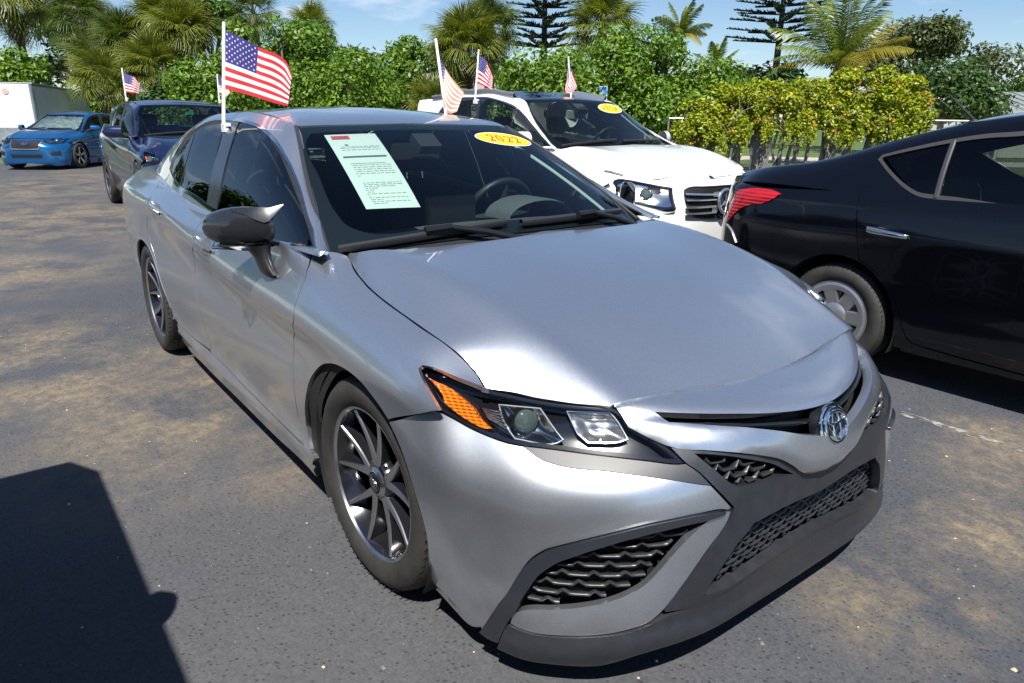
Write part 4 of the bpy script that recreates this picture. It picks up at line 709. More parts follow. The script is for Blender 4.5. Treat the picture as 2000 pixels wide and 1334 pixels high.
    fo = half([(0, bar[-1][1]-.008)]+[tuple(q) for q in bar[9:2:-1]]+[tuple(q) for q in fr[0:9]]+[(.452, .190)]+lowf+[(0, .222)])
    m = MB(); panel(m, FRONT, smooth_outline(fo, .02, 32), [grl_s, mini, mini[::-1]*[-1, 1]], off=.004, depth=.03, flip=-1, step=.022, smooth=False, fn=lambda V: .008*np.clip(1-np.minimum(edge_dist(grl_s, V), .06)/.06, 0, 1)**1.5); m.build('grille_surround', GR, car)
    m = MB(); panel(m, FRONT, grl_s, off=-.055, depth=0, flip=-1, step=.06, smooth=False); cells(m, inset(grl_s, .004), .060, .0205, False, 1, .0050, -.016, .024, lift=.62); m.build('lower_grille', [VO, ST], car)
    for sd in (0, 1):
        m = MB(); panel(m, FRONT, mini, off=-.05, depth=0, flip=-1, step=.05, smooth=False, mirror=bool(sd)); cells(m, inset(mini, .003), .062, .024, bool(sd), 1, .0045, -.004, .034, lift=.8); m.build('upper_grille', [VO, ST], car)
    tops = [(0, .228), (.2, .214), (.33, .202), (.445, .188), (.50, .190), (.554, .178), (.613, .161), (.702, .146), (.765, .139), (.831, .133), (.875, .134), (.915, .140)]
    bots = [(.945, .040), (.94, .032), (.87, .030), (.75, .036), (.66, .046), (.54, .058), (.42, .062), (.30, .060), (.15, .058), (0, .058)]
    def chin_fn(V):
        au = np.abs(V[:, 0]); top = np.interp(au, [q[0] for q in tops], [q[1] for q in tops]); bot = np.interp(au, [q[0] for q in bots[::-1]], [q[1] for q in bots[::-1]]); mid = np.interp(au, [0, .35, .52, .9], [.132, .132, .165, .12]); s = np.clip((V[:, 1]-bot)/np.maximum(mid-bot, .01), 0, 1)
        return .015*np.clip(np.sin(pi*np.clip(s, 0, 1)), 0, 1)**.8
    m = MB(); panel(m, FRONT, smooth_outline(half(tops+bots), .02, 32), off=.006, depth=.05, flip=-1, step=.014, smooth=False, fn=chin_fn); m.build('chin_spoiler', GR, car)
    sl = B['slot']; slot_c = [(0, .612), (.2, .653), (.30, .671), (.42, .682), (.49, .690)]
    slot = half([(0, .674)]+[tuple(q) for q in sl[6::-1]]+[tuple(q) for q in sl[15:8:-1]]+[(0, .552)])
    ns = B['nose'][:6]+[(.09, .800), (0, .802)]; nb = half([(0, .836)]+[(q[0], q[1]+(.034 if q[0] < .50 else .016)) for q in ns[6::-1]]+[tuple(q) for q in bar[0:10]]+[(0, bar[-1][1])])
    def bar_fn(V):
        au = np.abs(V[:, 0]); vs = np.interp(au, [q[0] for q in slot_c], [q[1] for q in slot_c]); d = np.clip((vs-V[:, 1])/.03, 0, 1); d = d*d*(3-2*d)
        vb = vat(bar, au); e = np.clip((V[:, 1]-vb)/.045, 0, 1); e = np.sqrt(np.clip(1-(1-e)**2, 0, 1))
        k = np.interp(au, [0, .1, .25, .5, .6], [.034, .030, .022, .012, .002]); nl = np.interp(au, [q[0] for q in ns[7::-1]], [q[1] for q in ns[7::-1]]); return d*k*(.25+.75*e)-np.clip((V[:, 1]-nl)/.012, 0, 1)*.020
    m = MB(); panel(m, FRONT, smooth_outline(nb, .016, 32), [smooth_outline(slot, .016, 32)], off=.002, depth=.026, flip=-1, step=.012, smooth=False, fn=bar_fn, gap=.001); m.build('nose_bar', SV, car)
    m = MB(); panel(m, FRONT, inset(smooth_outline(slot, .02), -.004), off=-.04, depth=0, flip=-1, step=.04, smooth=False)
    strip(m, FRONT, [(-.38, .672), (-.2, .648), (0, .607), (.2, .648), (.38, .672)], .010, .012, -.02, -1, mi=1); m.build('upper_slot', [VO, BK], car)
    # badge: dark disc, chrome ring and three ovals
    bp = FRONT.P([0], [.593])[0]+np.array((.022, 0, 0)); ax = np.array((-.34, 0, .94)); ax /= np.linalg.norm(ax); yy = np.array((0, 1., 0)); nn_ = np.cross(yy, ax); 
    el = lambda a, b, oy=0, oz=0, n=41: [bp+yy*(oy+a*cos(q))+ax*(oz+b*sin(q)) for q in np.linspace(0, 2*pi, n)]
    bd = empty_part('badge', car); m = MB(); e1 = el(.058, .054)[:-1]; m.add([bp+nn_*.006]+e1+[p-nn_*.03 for p in el(.064, .06)[:-1]], [(0, i+1, (i+1) % 40+1) for i in range(40)]+[(i+1, 41+i, 41+(i+1) % 40, (i+1) % 40+1) for i in range(40)]); m.build('badge_disc', mat('badge_black', (.01, .011, .013), .08, 0, 1), bd, recalc=True)
    m = MB(); m.tube(el(.060, .056), .0042, 8, cap=False); m.tube([p+nn_*.005 for p in el(.050, .044)], .0055, 8, cap=False); m.tube([p+nn_*.006 for p in el(.016, .040, 0, .002)], .0042, 8, cap=False); m.tube([p+nn_*.006 for p in el(.034, .016, 0, .020)], .0052, 8, cap=False); m.build('badge_ring', CH, bd)
    # --- headlights
    for sd in (0, 1):
        mm = bool(sd); hl = empty_part('headlight', car); lo = smooth_outline(B['lamp'], .015)
        m = MB(); panel(m, FRONT, lo, off=-.034, depth=0, flip=-1, step=.03, smooth=False, mirror=mm); li = inset(lo, .003)
        panel(m, FRONT, li, off=-.001, depth=0, flip=-1, step=.03, smooth=False, mirror=mm, holes=[inset(lo, .011)]) ; 
        panel(m, FRONT, inset(lo, .009), [inset(lo, .0125)], off=-.002, depth=.032, flip=-1, smooth=False, mirror=mm); m.build('lamp_housing', mat('lamp_black', (.010, .010, .014), .12, 0, .4, .05), hl)
        m = MB(); panel(m, FRONT, inset(lo, .0015), off=.0005, depth=0, flip=-1, step=.025, smooth=False, mirror=mm); m.build('lamp_cover', glass('lamp_glass', (.93, .95, .96), 1.42), hl)
        m = MB(); panel(m, FRONT, B['amber'], off=-.006, depth=.02, flip=-1, step=.012, mirror=mm); m.build('amber_reflector', ribbed('amber_lens', (.80, .17, .008), .12), hl)
        m = MB(); panel(m, FRONT, B['bowl'], off=-.016, depth=.006, flip=-1, step=.012, mirror=mm, fn=lambda V: -.016*np.clip(edge_dist(smooth_outline(B['bowl'], .02), V)/.03, 0, 1)); m.build('projector_bowl', mat('lamp_chrome', (.62, .63, .65), .12, 1), hl)
        m = MB(); strip(m, FRONT, B['bowl'], .004, .005, -.014, -1, mm, closed=True); strip(m, FRONT, B['turn'], .004, .004, -.016, -1, mm, closed=True); m.build('lamp_edging', mat('clear_edge', (.75, .77, .8), .1, .6), hl)
        m = MB(); panel(m, FRONT, B['ribs'], off=-.012, depth=.008, flip=-1, step=.02, mirror=mm)
        rb = np.array(B['ribs']); c0 = rb.mean(0)
        for k in range(6):
            q = .12+.76*k/5; a = rb[0]*(1-q)+rb[4]*q if q < 1 else rb[4]; b = rb[1]*(1-q)+rb[2]*q; strip(m, FRONT, [a*.8+c0*.2, b*.8+c0*.2], .004, .006, -.012, -1, mm, 1, smooth=False)
        m.build('lamp_ribs', [mat('lamp_black', (.01, .01, .014), .12), mat('lamp_chrome', (.62, .63, .65), .12, 1)], hl)
        m = MB(); panel(m, FRONT, B['turn'], off=-.018, depth=.012, flip=-1, step=.012, mirror=mm, fn=lambda V: -.012*np.clip(edge_dist(smooth_outline(B['turn'], .02), V)/.03, 0, 1)); m.build('turn_reflector', ribbed('turn_chrome', (.55, .56, .58), .22, metal=.9, scale=60), hl)
        c = FRONT.P([B['lens'][0][0]], [B['lens'][0][1]])[0]; nl = np.array((.80, -.30, .22)); nl /= np.linalg.norm(nl); c = c-nl*.022
        m = MB(); dome(m, c, nl, .031, .013, mi=0); tor(m, c, nl, .033, .004, 1); o_ = m
        if mm: o_.v = [flipside(v) for v in o_.v]; o_.f = [f[::-1] for f in o_.f]
        m.build('projector_lens', [mat('projector_glass', (.075, .105, .10), .04, .2, 1), BK], hl)
    # --- door mirrors
    for sd in (0, 1): door_mirror(car, bool(sd))
    # --- handles
    for sd in (0, 1):
        for k in ('handle_f', 'handle_r'):
            a, b = [np.array(q) for q in B[k]]; pa, pb = SIDE.P([a[0]], [a[1]])[0], SIDE.P([b[0]], [b[1]])[0]; n = SIDE.N([(a+b)[0]/2], [(a+b)[1]/2], -1)[0]
            pts = [pa+n*.004, pa*.93+pb*.07+n*.026, pa*.7+pb*.3+n*.040, pa*.35+pb*.65+n*.041, pa*.07+pb*.93+n*.028, pb+n*.004]
            m = MB(); G = []
            for i, p in enumerate(pts):
                hh = (.008, .013, .0145, .0145, .013, .009)[i]; G.append([p+np.array((0, 0, hh*cos(q)))+n*(.007*sin(q)) for q in np.linspace(0, 2*pi, 12, endpoint=False)])
            m.grid(np.array(G), close=True)
            if sd: m.v = [flipside(v) for v in m.v]; m.f = [f[::-1] for f in m.f]
            m.build('door_handle', CH if k == 'handle_f' and False else mat('handle_silver', (.60, .61, .63), .16, .9, 1), car)
            m = MB(); c = (a+b)/2+np.array((-.02, -.006)); panel(m, SIDE, [(c[0]+.062*cos(q), c[1]+.034*sin(q)) for q in np.linspace(0, 2*pi, 20, endpoint=False)], off=.0006, depth=0, flip=-1, step=.02, mirror=bool(sd), fn=lambda V: -.0*V[:, 0]); m.build('handle_cup', mat('cup_silver', (.36, .37, .39), .3, .8, 1), car)
    # --- wheels
    for sx, c in ((1, (0, -.775, .334)), (1, (-2.825, -.785, .334)), (-1, (0, .775, .334)), (-1, (-2.825, .785, .334))):
        wheel('wheel', car, c, -1 if sx > 0 else 1, cap='ovals', steer=RAD(1.8) if c[0] == 0 else 0)
    # --- wipers and cowl
    m = MB(); panel(m, WIND, half([(0, .075), (.3, .072), (.6, .06), (.665, .04), (.67, -.04), (.5, -.05), (0, -.05)]), off=-.012, depth=.01, flip=-1, step=.06); m.build('cowl', ST, car)
    for (a, b, h0) in (((.655, .052), (.10, .105), (.40, .075)), ((.05, .09), (-.52, .105), (-.20, .08))):
        wp = empty_part('wiper', car); m = MB(); strip(m, WIND, [a, ((a[0]+b[0])/2, (a[1]+b[1])/2-.004), b], .022, .016, .012, -1); m.build('blade', mat('wiper_black', (.028, .03, .034), .32), wp)
        m = MB(); p0 = WIND.P([h0[0]], [h0[1]])[0]; n = WIND.N([h0[0]], [h0[1]], -1)[0]; q = WIND.P([h0[0]-.09], [h0[1]+.004])[0]; r = WIND.P([h0[0]-.30], [.0])[0]
        m.tube([p0+n*.034, q+n*.036], [.015, .012], 8); m.tube([q+n*.034, (q+r)/2+n*.03, r+n*.012], [.010, .011, .014], 8); m.build('wiper_arm', mat('arm_black', (.012, .012, .013), .22), wp)
    # --- things on the glass
    m = MB(); p4 = [np.array(q) for q in B['paper']]; G = []
    for i in range(13):
        t = i/12; a = p4[0]*(1-t)+p4[3]*t; b = p4[1]*(1-t)+p4[2]*t; G.append([a*(1-s)+b*s for s in np.linspace(0, 1, 7)])
    G = np.array(G); P = WIND.P(G[..., 0].ravel(), G[..., 1].ravel()); N = WIND.N(G[..., 0].ravel(), G[..., 1].ravel(), -1); P = (P-N*.008).reshape(13, 7, 3)
    global PAPER; PAPER = (p4, )
    interior(car)
    return car
def empty_part(name, parent):
    o = bpy.data.objects.new(name, None); o.empty_display_size = .05; return link(o, parent)
def ribbed(name, col, rough, metal=0, scale=260):
    if name in MATS: return MATS[name]
    m = mat(name, col, rough, metal, 1, .03); n, l = m.node_tree.nodes, m.node_tree.links; b = n['Principled BSDF']
    tc = n.new('ShaderNodeTexCoord'); w = n.new('ShaderNodeTexWave'); w.bands_direction = 'Z'; w.inputs['Scale'].default_value = scale/6; w2 = n.new('ShaderNodeTexWave'); w2.bands_direction = 'Y'; w2.inputs['Scale'].default_value = scale/8
    ad = n.new('ShaderNodeMath'); l.new(tc.outputs['Object'], w.inputs['Vector']); l.new(tc.outputs['Object'], w2.inputs['Vector']); l.new(w.outputs['Fac'], ad.inputs[0]); l.new(w2.outputs['Fac'], ad.inputs[1])
    bp = n.new('ShaderNodeBump'); bp.inputs['Strength'].default_value = .7; bp.inputs['Distance'].default_value = .004; l.new(ad.outputs[0], bp.inputs['Height']); l.new(bp.outputs[0], b.inputs['Normal']); return m
def dome(m, c, n, r, h, seg=20, rings=5, mi=0):
    n = np.array(n)/np.linalg.norm(n); a = np.cross(n, (0, 0, 1)); a /= np.linalg.norm(a); b = np.cross(n, a); c = np.array(c)
    G = [[c+(a*cos(q)+b*sin(q))*r*cos(t)+n*h*sin(t) for q in np.linspace(0, 2*pi, seg, endpoint=False)] for t in np.linspace(0, pi/2-.02, rings)]
    m.grid(np.array(G), mi, close=True); k = len(G)-1; m.add(G[-1], [tuple(range(seg))], mi)
def tor(m, c, n, R, r, mi=0, seg=24):
    n = np.array(n)/np.linalg.norm(n); a = np.cross(n, (0, 0, 1)); a /= np.linalg.norm(a); b = np.cross(n, a); c = np.array(c)
    m.tube([c+(a*cos(q)+b*sin(q))*R for q in np.linspace(0, 2*pi, seg+1)], r, 8, mi, cap=False)
def cells(m, poly, w, dv, mirror, mi, th, off, dep, lift=.6, patch=None):
    """rows of shallow scale-shaped louvres inside an outline on the fascia"""
    patch = patch or FRONT; lo, hi = poly.min(0), poly.max(0); r = 0; v = lo[1]-dv
    shape = [(0, lift), (.17, 0), (.78, 0), (1, lift)]
    while v < hi[1]+dv:
        u = lo[0]-w-(w/2 if r % 2 else 0)
        while u < hi[0]+w:
            run = []
            for (a, la), (b, lb) in zip(shape[:-1], shape[1:]):
                for s in np.linspace(0, 1, 5): run.append((u+(a+(b-a)*s)*w, v+(la+(lb-la)*s)*dv))
            run = np.array(run); ok = inpoly(poly, run); k = 0
            while k < len(run):
                if not ok[k]: k += 1; continue
                j = k
                while j+1 < len(run) and ok[j+1]: j += 1
                seg = run[k:j+1]; seg = seg[np.concatenate([[True], np.abs(np.diff(seg, axis=0)).sum(1) > 1e-5])]
                if len(seg) > 2:
                    P = patch.P(seg[:, 0], seg[:, 1]); N = patch.N(seg[:, 0], seg[:, 1], -1); up = np.array((0, 0, 1.)); up = up-N*(N@up)[:, None]; up /= np.linalg.norm(up, axis=1, keepdims=True)
                    fr = P+N*off; G = np.stack([fr-up*th*.5, fr+up*th*.5, fr+up*th*.4-N*dep, fr-up*th*.4-N*dep], 1)
                    if mirror: G = flipside(G)[:, ::-1]
                    m.grid(G, mi, close=True)
                k = j+1
            u += w
        v += dv; r += 1
def door_mirror(car, mm):
    t = empty_part('door_mirror', car)
    A = np.array((-.690, -.868, 1.006)); Bq = np.array((-.855, -1.052, 1.000))
    def sec(s, q):
        c = A+(Bq-A)*s+np.array((0, 0, .008)); k = math.sqrt(max(0, 1-max(0, (s-.60)/.40)**2.6))*(1-max(0, (.10-s)/.10)**2*.18); k = max(k, .04); hz = (.058+.010*sin(pi*min(1, s*1.25)))*k; fx = (.050+.020*sin(pi*s))*k
        ca, sa = cos(q), sin(q); x = fx*abs(ca)**.8*math.copysign(1, ca) if ca > 0 else -.038*k*abs(ca)**.6; z = hz*abs(sa)**.85*math.copysign(1, sa); return c+np.array((x, 0, z+.010*(1-s)))
    QQ = np.linspace(0, 2*pi, 28, endpoint=False); G = np.array([[sec(s, q) for q in QQ] for s in (0, .05, .12, .22, .36, .50, .64, .76, .86, .93, .975, 1.0)])
    def fin(m, name, mats, sm=35):
        if mm: m.v = [flipside(v) for v in m.v]; m.f = [f[::-1] for f in m.f]
        m.build(name, mats, t, sm, recalc=True)
    m = MB(); m.grid(G, close=True); m.add(G[0], [tuple(range(28))])
    tip = np.array((-.655, -.832, 1.094))               # the pointed inner fin of the cap
    top = [sec(s, q) for s, q in ((.60, 1.25), (.45, 1.2), (.30, 1.15), (.16, 1.1), (.04, 1.1))]; low = [sec(s, q) for s, q in ((.60, 1.1), (.45, .75), (.30, .38), (.18, .22), (.10, .30))]; n_ = len(top)
    F_ = []
    for i in range(n_+1):
        a = top[i] if i < n_ else tip; b = low[i] if i < n_ else tip; w = (i/n_)**1.4; a = a+np.array((.004, 0, .003+.012*w*(i < n_))); b = b+np.array((.006, 0, 0))
        F_.append([a-np.array((.020*(1-w*.6), -.010, .002)), a, a*.5+b*.5+np.array((.006*(1-w), 0, 0)), b, b-np.array((.016, -.004, .004))])
    m.grid(np.array(F_)); fin(m, 'mirror_cap', carbon())
    m = MB(); L = [(-.905, -1.02, .952), (-.85, -1.04, .948), (-.79, -.985, .946), (-.72, -.915, .945)]; m.tube([np.array(p)+np.array((.055, 0, 0)) for p in L], .0048, 8); fin(m, 'mirror_chrome', M_chrome())
    m = MB(); m.add(*_loft([(np.array((-.775, -.940, .956)), .060, .090, .010), (np.array((-.755, -.920, .944)), .055, .085, .010)])); fin(m, 'mirror_base', M_satin())
    m = MB(); R = []
    for p, a, b in (((-.715, -.912, .962), .060, .046), ((-.712, -.908, .938), .050, .036), ((-.700, -.902, .912), .045, .026), ((-.690, -.898, .885), .056, .024), ((-.685, -.888, .862), .066, .026), ((-.684, -.880, .850), .062, .024)):
        R.append([np.array(p)+np.array((a*cos(q), b*sin(q), -.012*cos(q)*0)) for q in np.linspace(0, 2*pi, 18, endpoint=False)])
    m.grid(np.array(R)[::-1], close=True); m.add(R[-1], [tuple(range(18))[::-1]]); fin(m, 'mirror_stalk', mat('stalk_black', (.02, .02, .022), .3))
    m = MB(); m.add([(-.742, -.875, .955), (-.742, -.875, 1.06), (-.905, -1.02, 1.045), (-.905, -1.02, .965)], [(0, 1, 2, 3)]); fin(m, 'mirror_glass', M_chrome())
def _loft(secs):
    V = []; n = 16
    for c, a, b, h in secs:
        for q in np.linspace(0, 2*pi, n, endpoint=False): V.append(c+np.array((a*cos(q), b*sin(q), 0)))
    F = [(i*n+k, i*n+(k+1) % n, (i+1)*n+(k+1) % n, (i+1)*n+k) for i in range(len(secs)-1) for k in range(n)]+[tuple(range(n))[::-1], tuple(range((len(secs)-1)*n, len(secs)*n))]
    return V, F
def carbon():
    if 'carbon_weave' in MATS: return MATS['carbon_weave']
    m = mat('carbon_weave', (.03, .03, .033), .22, .2, 1, .015); n, l = m.node_tree.nodes, m.node_tree.links; b = n['Principled BSDF']
    tc = n.new('ShaderNodeTexCoord'); mp = n.new('ShaderNodeMapping'); mp.inputs['Rotation'].default_value = (.7, .3, .5); w = n.new('ShaderNodeTexWave'); w.inputs['Scale'].default_value = 85; w.bands_direction = 'DIAGONAL'
    l.new(tc.outputs['Object'], mp.inputs[0]); l.new(mp.outputs[0], w.inputs['Vector']); r = n.new('ShaderNodeValToRGB'); r.color_ramp.elements[0].color = (.004, .004, .005, 1); r.color_ramp.elements[1].color = (.040, .042, .046, 1); r.color_ramp.elements[0].position = .30; r.color_ramp.elements[1].position = .80
    l.new(w.outputs['Fac'], r.inputs[0]); l.new(r.outputs[0], b.inputs['Base Color']); return m
def seat(parent, c, col, name='seat', sc=1.0):
    """front seat facing +x: cushion, back, head restraint on two posts"""
    t = empty_part(name, parent); t.location = c; M = mat(name+'_cloth_%d' % int(col[0]*1000), col, .8, var=.15, vscale=60, bump=.15, bscale=200)
    def pad_(name, secs):
        m = MB(); G = []
        for (x, y, z), w, h, tilt in secs:
            G.append([np.array((x, y, z))+np.array((-h*sin(q)*sin(tilt), w*math.copysign(abs(cos(q))**.5, cos(q)), h*math.copysign(abs(sin(q))**.5, sin(q))*cos(tilt)))*sc for q in np.linspace(0, 2*pi, 16, endpoint=False)])
        m.grid(np.array(G), close=True); m.add(G[0], [tuple(range(16))]); m.add(G[-1], [tuple(range(16))[::-1]]); m.build(name, M, t, 60, recalc=True)
    pad_('cushion', [((.27, 0, .10), .20, .04, 0), ((.22, 0, .12), .25, .07, 0), ((0, 0, .10), .26, .08, 0), ((-.22, 0, .08), .25, .08, 0)])
    pad_('backrest', [((-.22, 0, .06), .20, .08, pi/2), ((-.25, 0, .25), .25, .09, pi/2-.1), ((-.32, 0, .50), .24, .08, pi/2-.2), ((-.37, 0, .64), .19, .06, pi/2-.2), ((-.39, 0, .69), .12, .03, pi/2)])
    pad_('head_restraint', [((-.385, 0, .73), .09, .035, pi/2), ((-.395, 0, .78), .13, .05, pi/2), ((-.41, 0, .86), .13, .05, pi/2), ((-.42, 0, .91), .10, .03, pi/2)])
    m = MB(); [m.tube([(-.375, s*.05, .62), (-.39, s*.05, .76)], .006, 8) for s in (-1, 1)]; m.build('restraint_post', M_chrome(), t)
    return t
def steering_wheel(parent, c, r=.185, tilt=-1.15):
    t = empty_part('steering_wheel', parent); n = np.array((-cos(.42), 0, sin(.42))); a = np.array((0, 1., 0)); b = np.cross(n, a); c = np.array(c); m = MB()
    m.tube([c+(a*cos(q)+b*sin(q))*r for q in np.linspace(0, 2*pi, 37)], .016, 10, cap=False); m.build('wheel_rim', mat('wheel_leather', (.02, .021, .023), .4), t)
    m = MB(); [m.tube([c-n*.02, c+(a*cos(q)+b*sin(q))*r*.95], [.035, .014], 8) for q in (0, pi, -pi/2)]; dome(m, c-n*.03, n, .075, .03); m.build('wheel_hub', mat('wheel_plastic', (.025, .026, .028), .45), t); return t
def interior(car):
    """cabin seen through the glass"""
    dk = mat('dash_plastic', (.085, .09, .098), .6, var=.12, vscale=80); m = MB(); G = []
    for x, z in ((-.30, .93), (-.45, .955), (-.62, .965), (-.80, .955), (-.92, .92), (-1.0, .84), (-.98, .70), (-.95, .55)):
        G.append([(x+.05*abs(y)**2, y, z-.04*abs(y)**2) for y in (-.66, -.55, -.4, -.2, 0, .2, .4, .55, .66)])
    m.grid(np.array(G)[:, ::-1]); m.build('dashboard', dk, car)
    m = MB(); P = [[(-.78+.01*i, .40+.19*cos(q)*1.0, .95+.085*max(0, sin(q))*(1 if i < 2 else .9)) for q in np.linspace(pi, 0, 13)] for i in (-16, -8, 0, 3)]; m.grid(np.array(P)); m.build('instrument_hood', dk, car)
    m = MB(); m.box((-.90, .0, .985), (.03, .24, .14)); m.build('dash_screen', mat('screen_black', (.012, .012, .014), .1), car)
    for sd in (0, 1): m = MB(); panel(m, GREEN, [(.12, .02), (2.9, .02), (2.9, .06), (.12, .06)], off=-.09, depth=0, flip=-1, step=.2, smooth=False, mirror=bool(sd)); m.build('door_top', dk, car)
    for y in (-.37, .37): seat(car, (-1.48, y, .36), (.035, .036, .04))
    m = MB(); m.box((-2.35, 0, .46), (.5, 1.3, .16)); m.box((-2.62, 0, .78), (.16, 1.28, .58), 0, ('Y', -.35)); [m.box((-2.78, y, 1.10), (.09, .26, .17), 0, ('Y', -.3)) for y in (-.38, .38)]; m.build('rear_seat', mat('seat_cloth_35', (.035, .036, .04), .8), car)
    m = MB(); m.box((-3.0, 0, .99), (.5, 1.2, .03)); m.build('parcel_shelf', dk, car)
    steering_wheel(car, (-1.06, .37, .93))
    m = MB(); panel(m, ROOF, half([(0, .18), (.50, .2), (.52, 1.3), (0, 1.36)]), off=-.035, depth=0, flip=-1, step=.1, smooth=False); m.build('headliner', mat('headliner_cloth', (.20, .205, .2), .9), car)
    for sd in (0, 1): m = MB(); strip(m, WIND, [(.640, .20), (.655, .45), (.645, .80), (.635, .95)], .035, .006, -.06, -1, bool(sd)); m.build('pillar_lining', mat('lining', (.42, .46, .44), .7), car)
    t = empty_part('rear_view_mirror', car); m = MB(); m.box((-1.10, 0, 1.27), (.10, .11, .04), 0, ('Y', .55)); m.build('sensor_cover', mat('sensor_plastic', (.03, .03, .032), .5), t)
    m = MB(); m.box((-1.20, 0, 1.235), (.03, .25, .07), 0, ('Y', .2)); m.build('mirror_shell', mat('sensor_plastic', (.03, .03, .032), .5), t)
    m = MB(); [(MB().tube([(-1.66, s*.56, 1.32), (-1.64, s*.66, 1.12), (-1.64, s*.73, .95), (-1.65, s*.70, .6)], .028, 6)).build('belt_pillar', mat('lining_dark', (.10, .105, .11), .7), car) for s in (-1, 1)]
# ---------------------------------------------------------------- other cars
def arcpts(Q, cx, cz, r, body, a0=-.3, a1=pi+.3, n=20):
    """wheel arch as an outline on a side patch, given in the car's own x, z"""
    k = body.k if hasattr(body, 'k') else 1; out = []
    yaw, pos = (body.yaw, body.pos) if hasattr(body, 'k') else (0, VPOS)
    c, s = cos(-yaw)/k, sin(-yaw)/k; G = Q.G; X = (G[..., 0]-pos[0])*c-(G[..., 1]-pos[1])*s; Zs = G[..., 2]/k; o = np.sign(X[-1, 5]-X[0, 5])
    for a in np.linspace(a1, a0, n):
        x, z = cx+r*cos(a), cz+r*sin(a); u = np.interp(x*o, X[:, 5]*o, Q.ku); zc = np.array([np.interp(u, Q.ku, Zs[:, j]) for j in range(G.shape[1])]); out.append((u, float(np.interp(z, zc, Q.kv))))
    return out
def mirror_patch(P, body):
    """the same patch on the other side of the car"""
    pos, yaw, k = (body.pos, body.yaw, body.k) if hasattr(body, 'k') else (VPOS, 0, 1)
    c, s = cos(yaw), sin(yaw); G = P.G.copy(); X = (G[..., 0]-pos[0])*c+(G[..., 1]-pos[1])*s; Y = -(G[..., 0]-pos[0])*s+(G[..., 1]-pos[1])*c; Y = -Y
    G[..., 0] = pos[0]+X*c-Y*s; G[..., 1] = pos[1]+X*s+Y*c; Q = Patch(G); Q.ku, Q.kv = P.ku, P.kv; Q.src = getattr(P, 'src', None); return Q
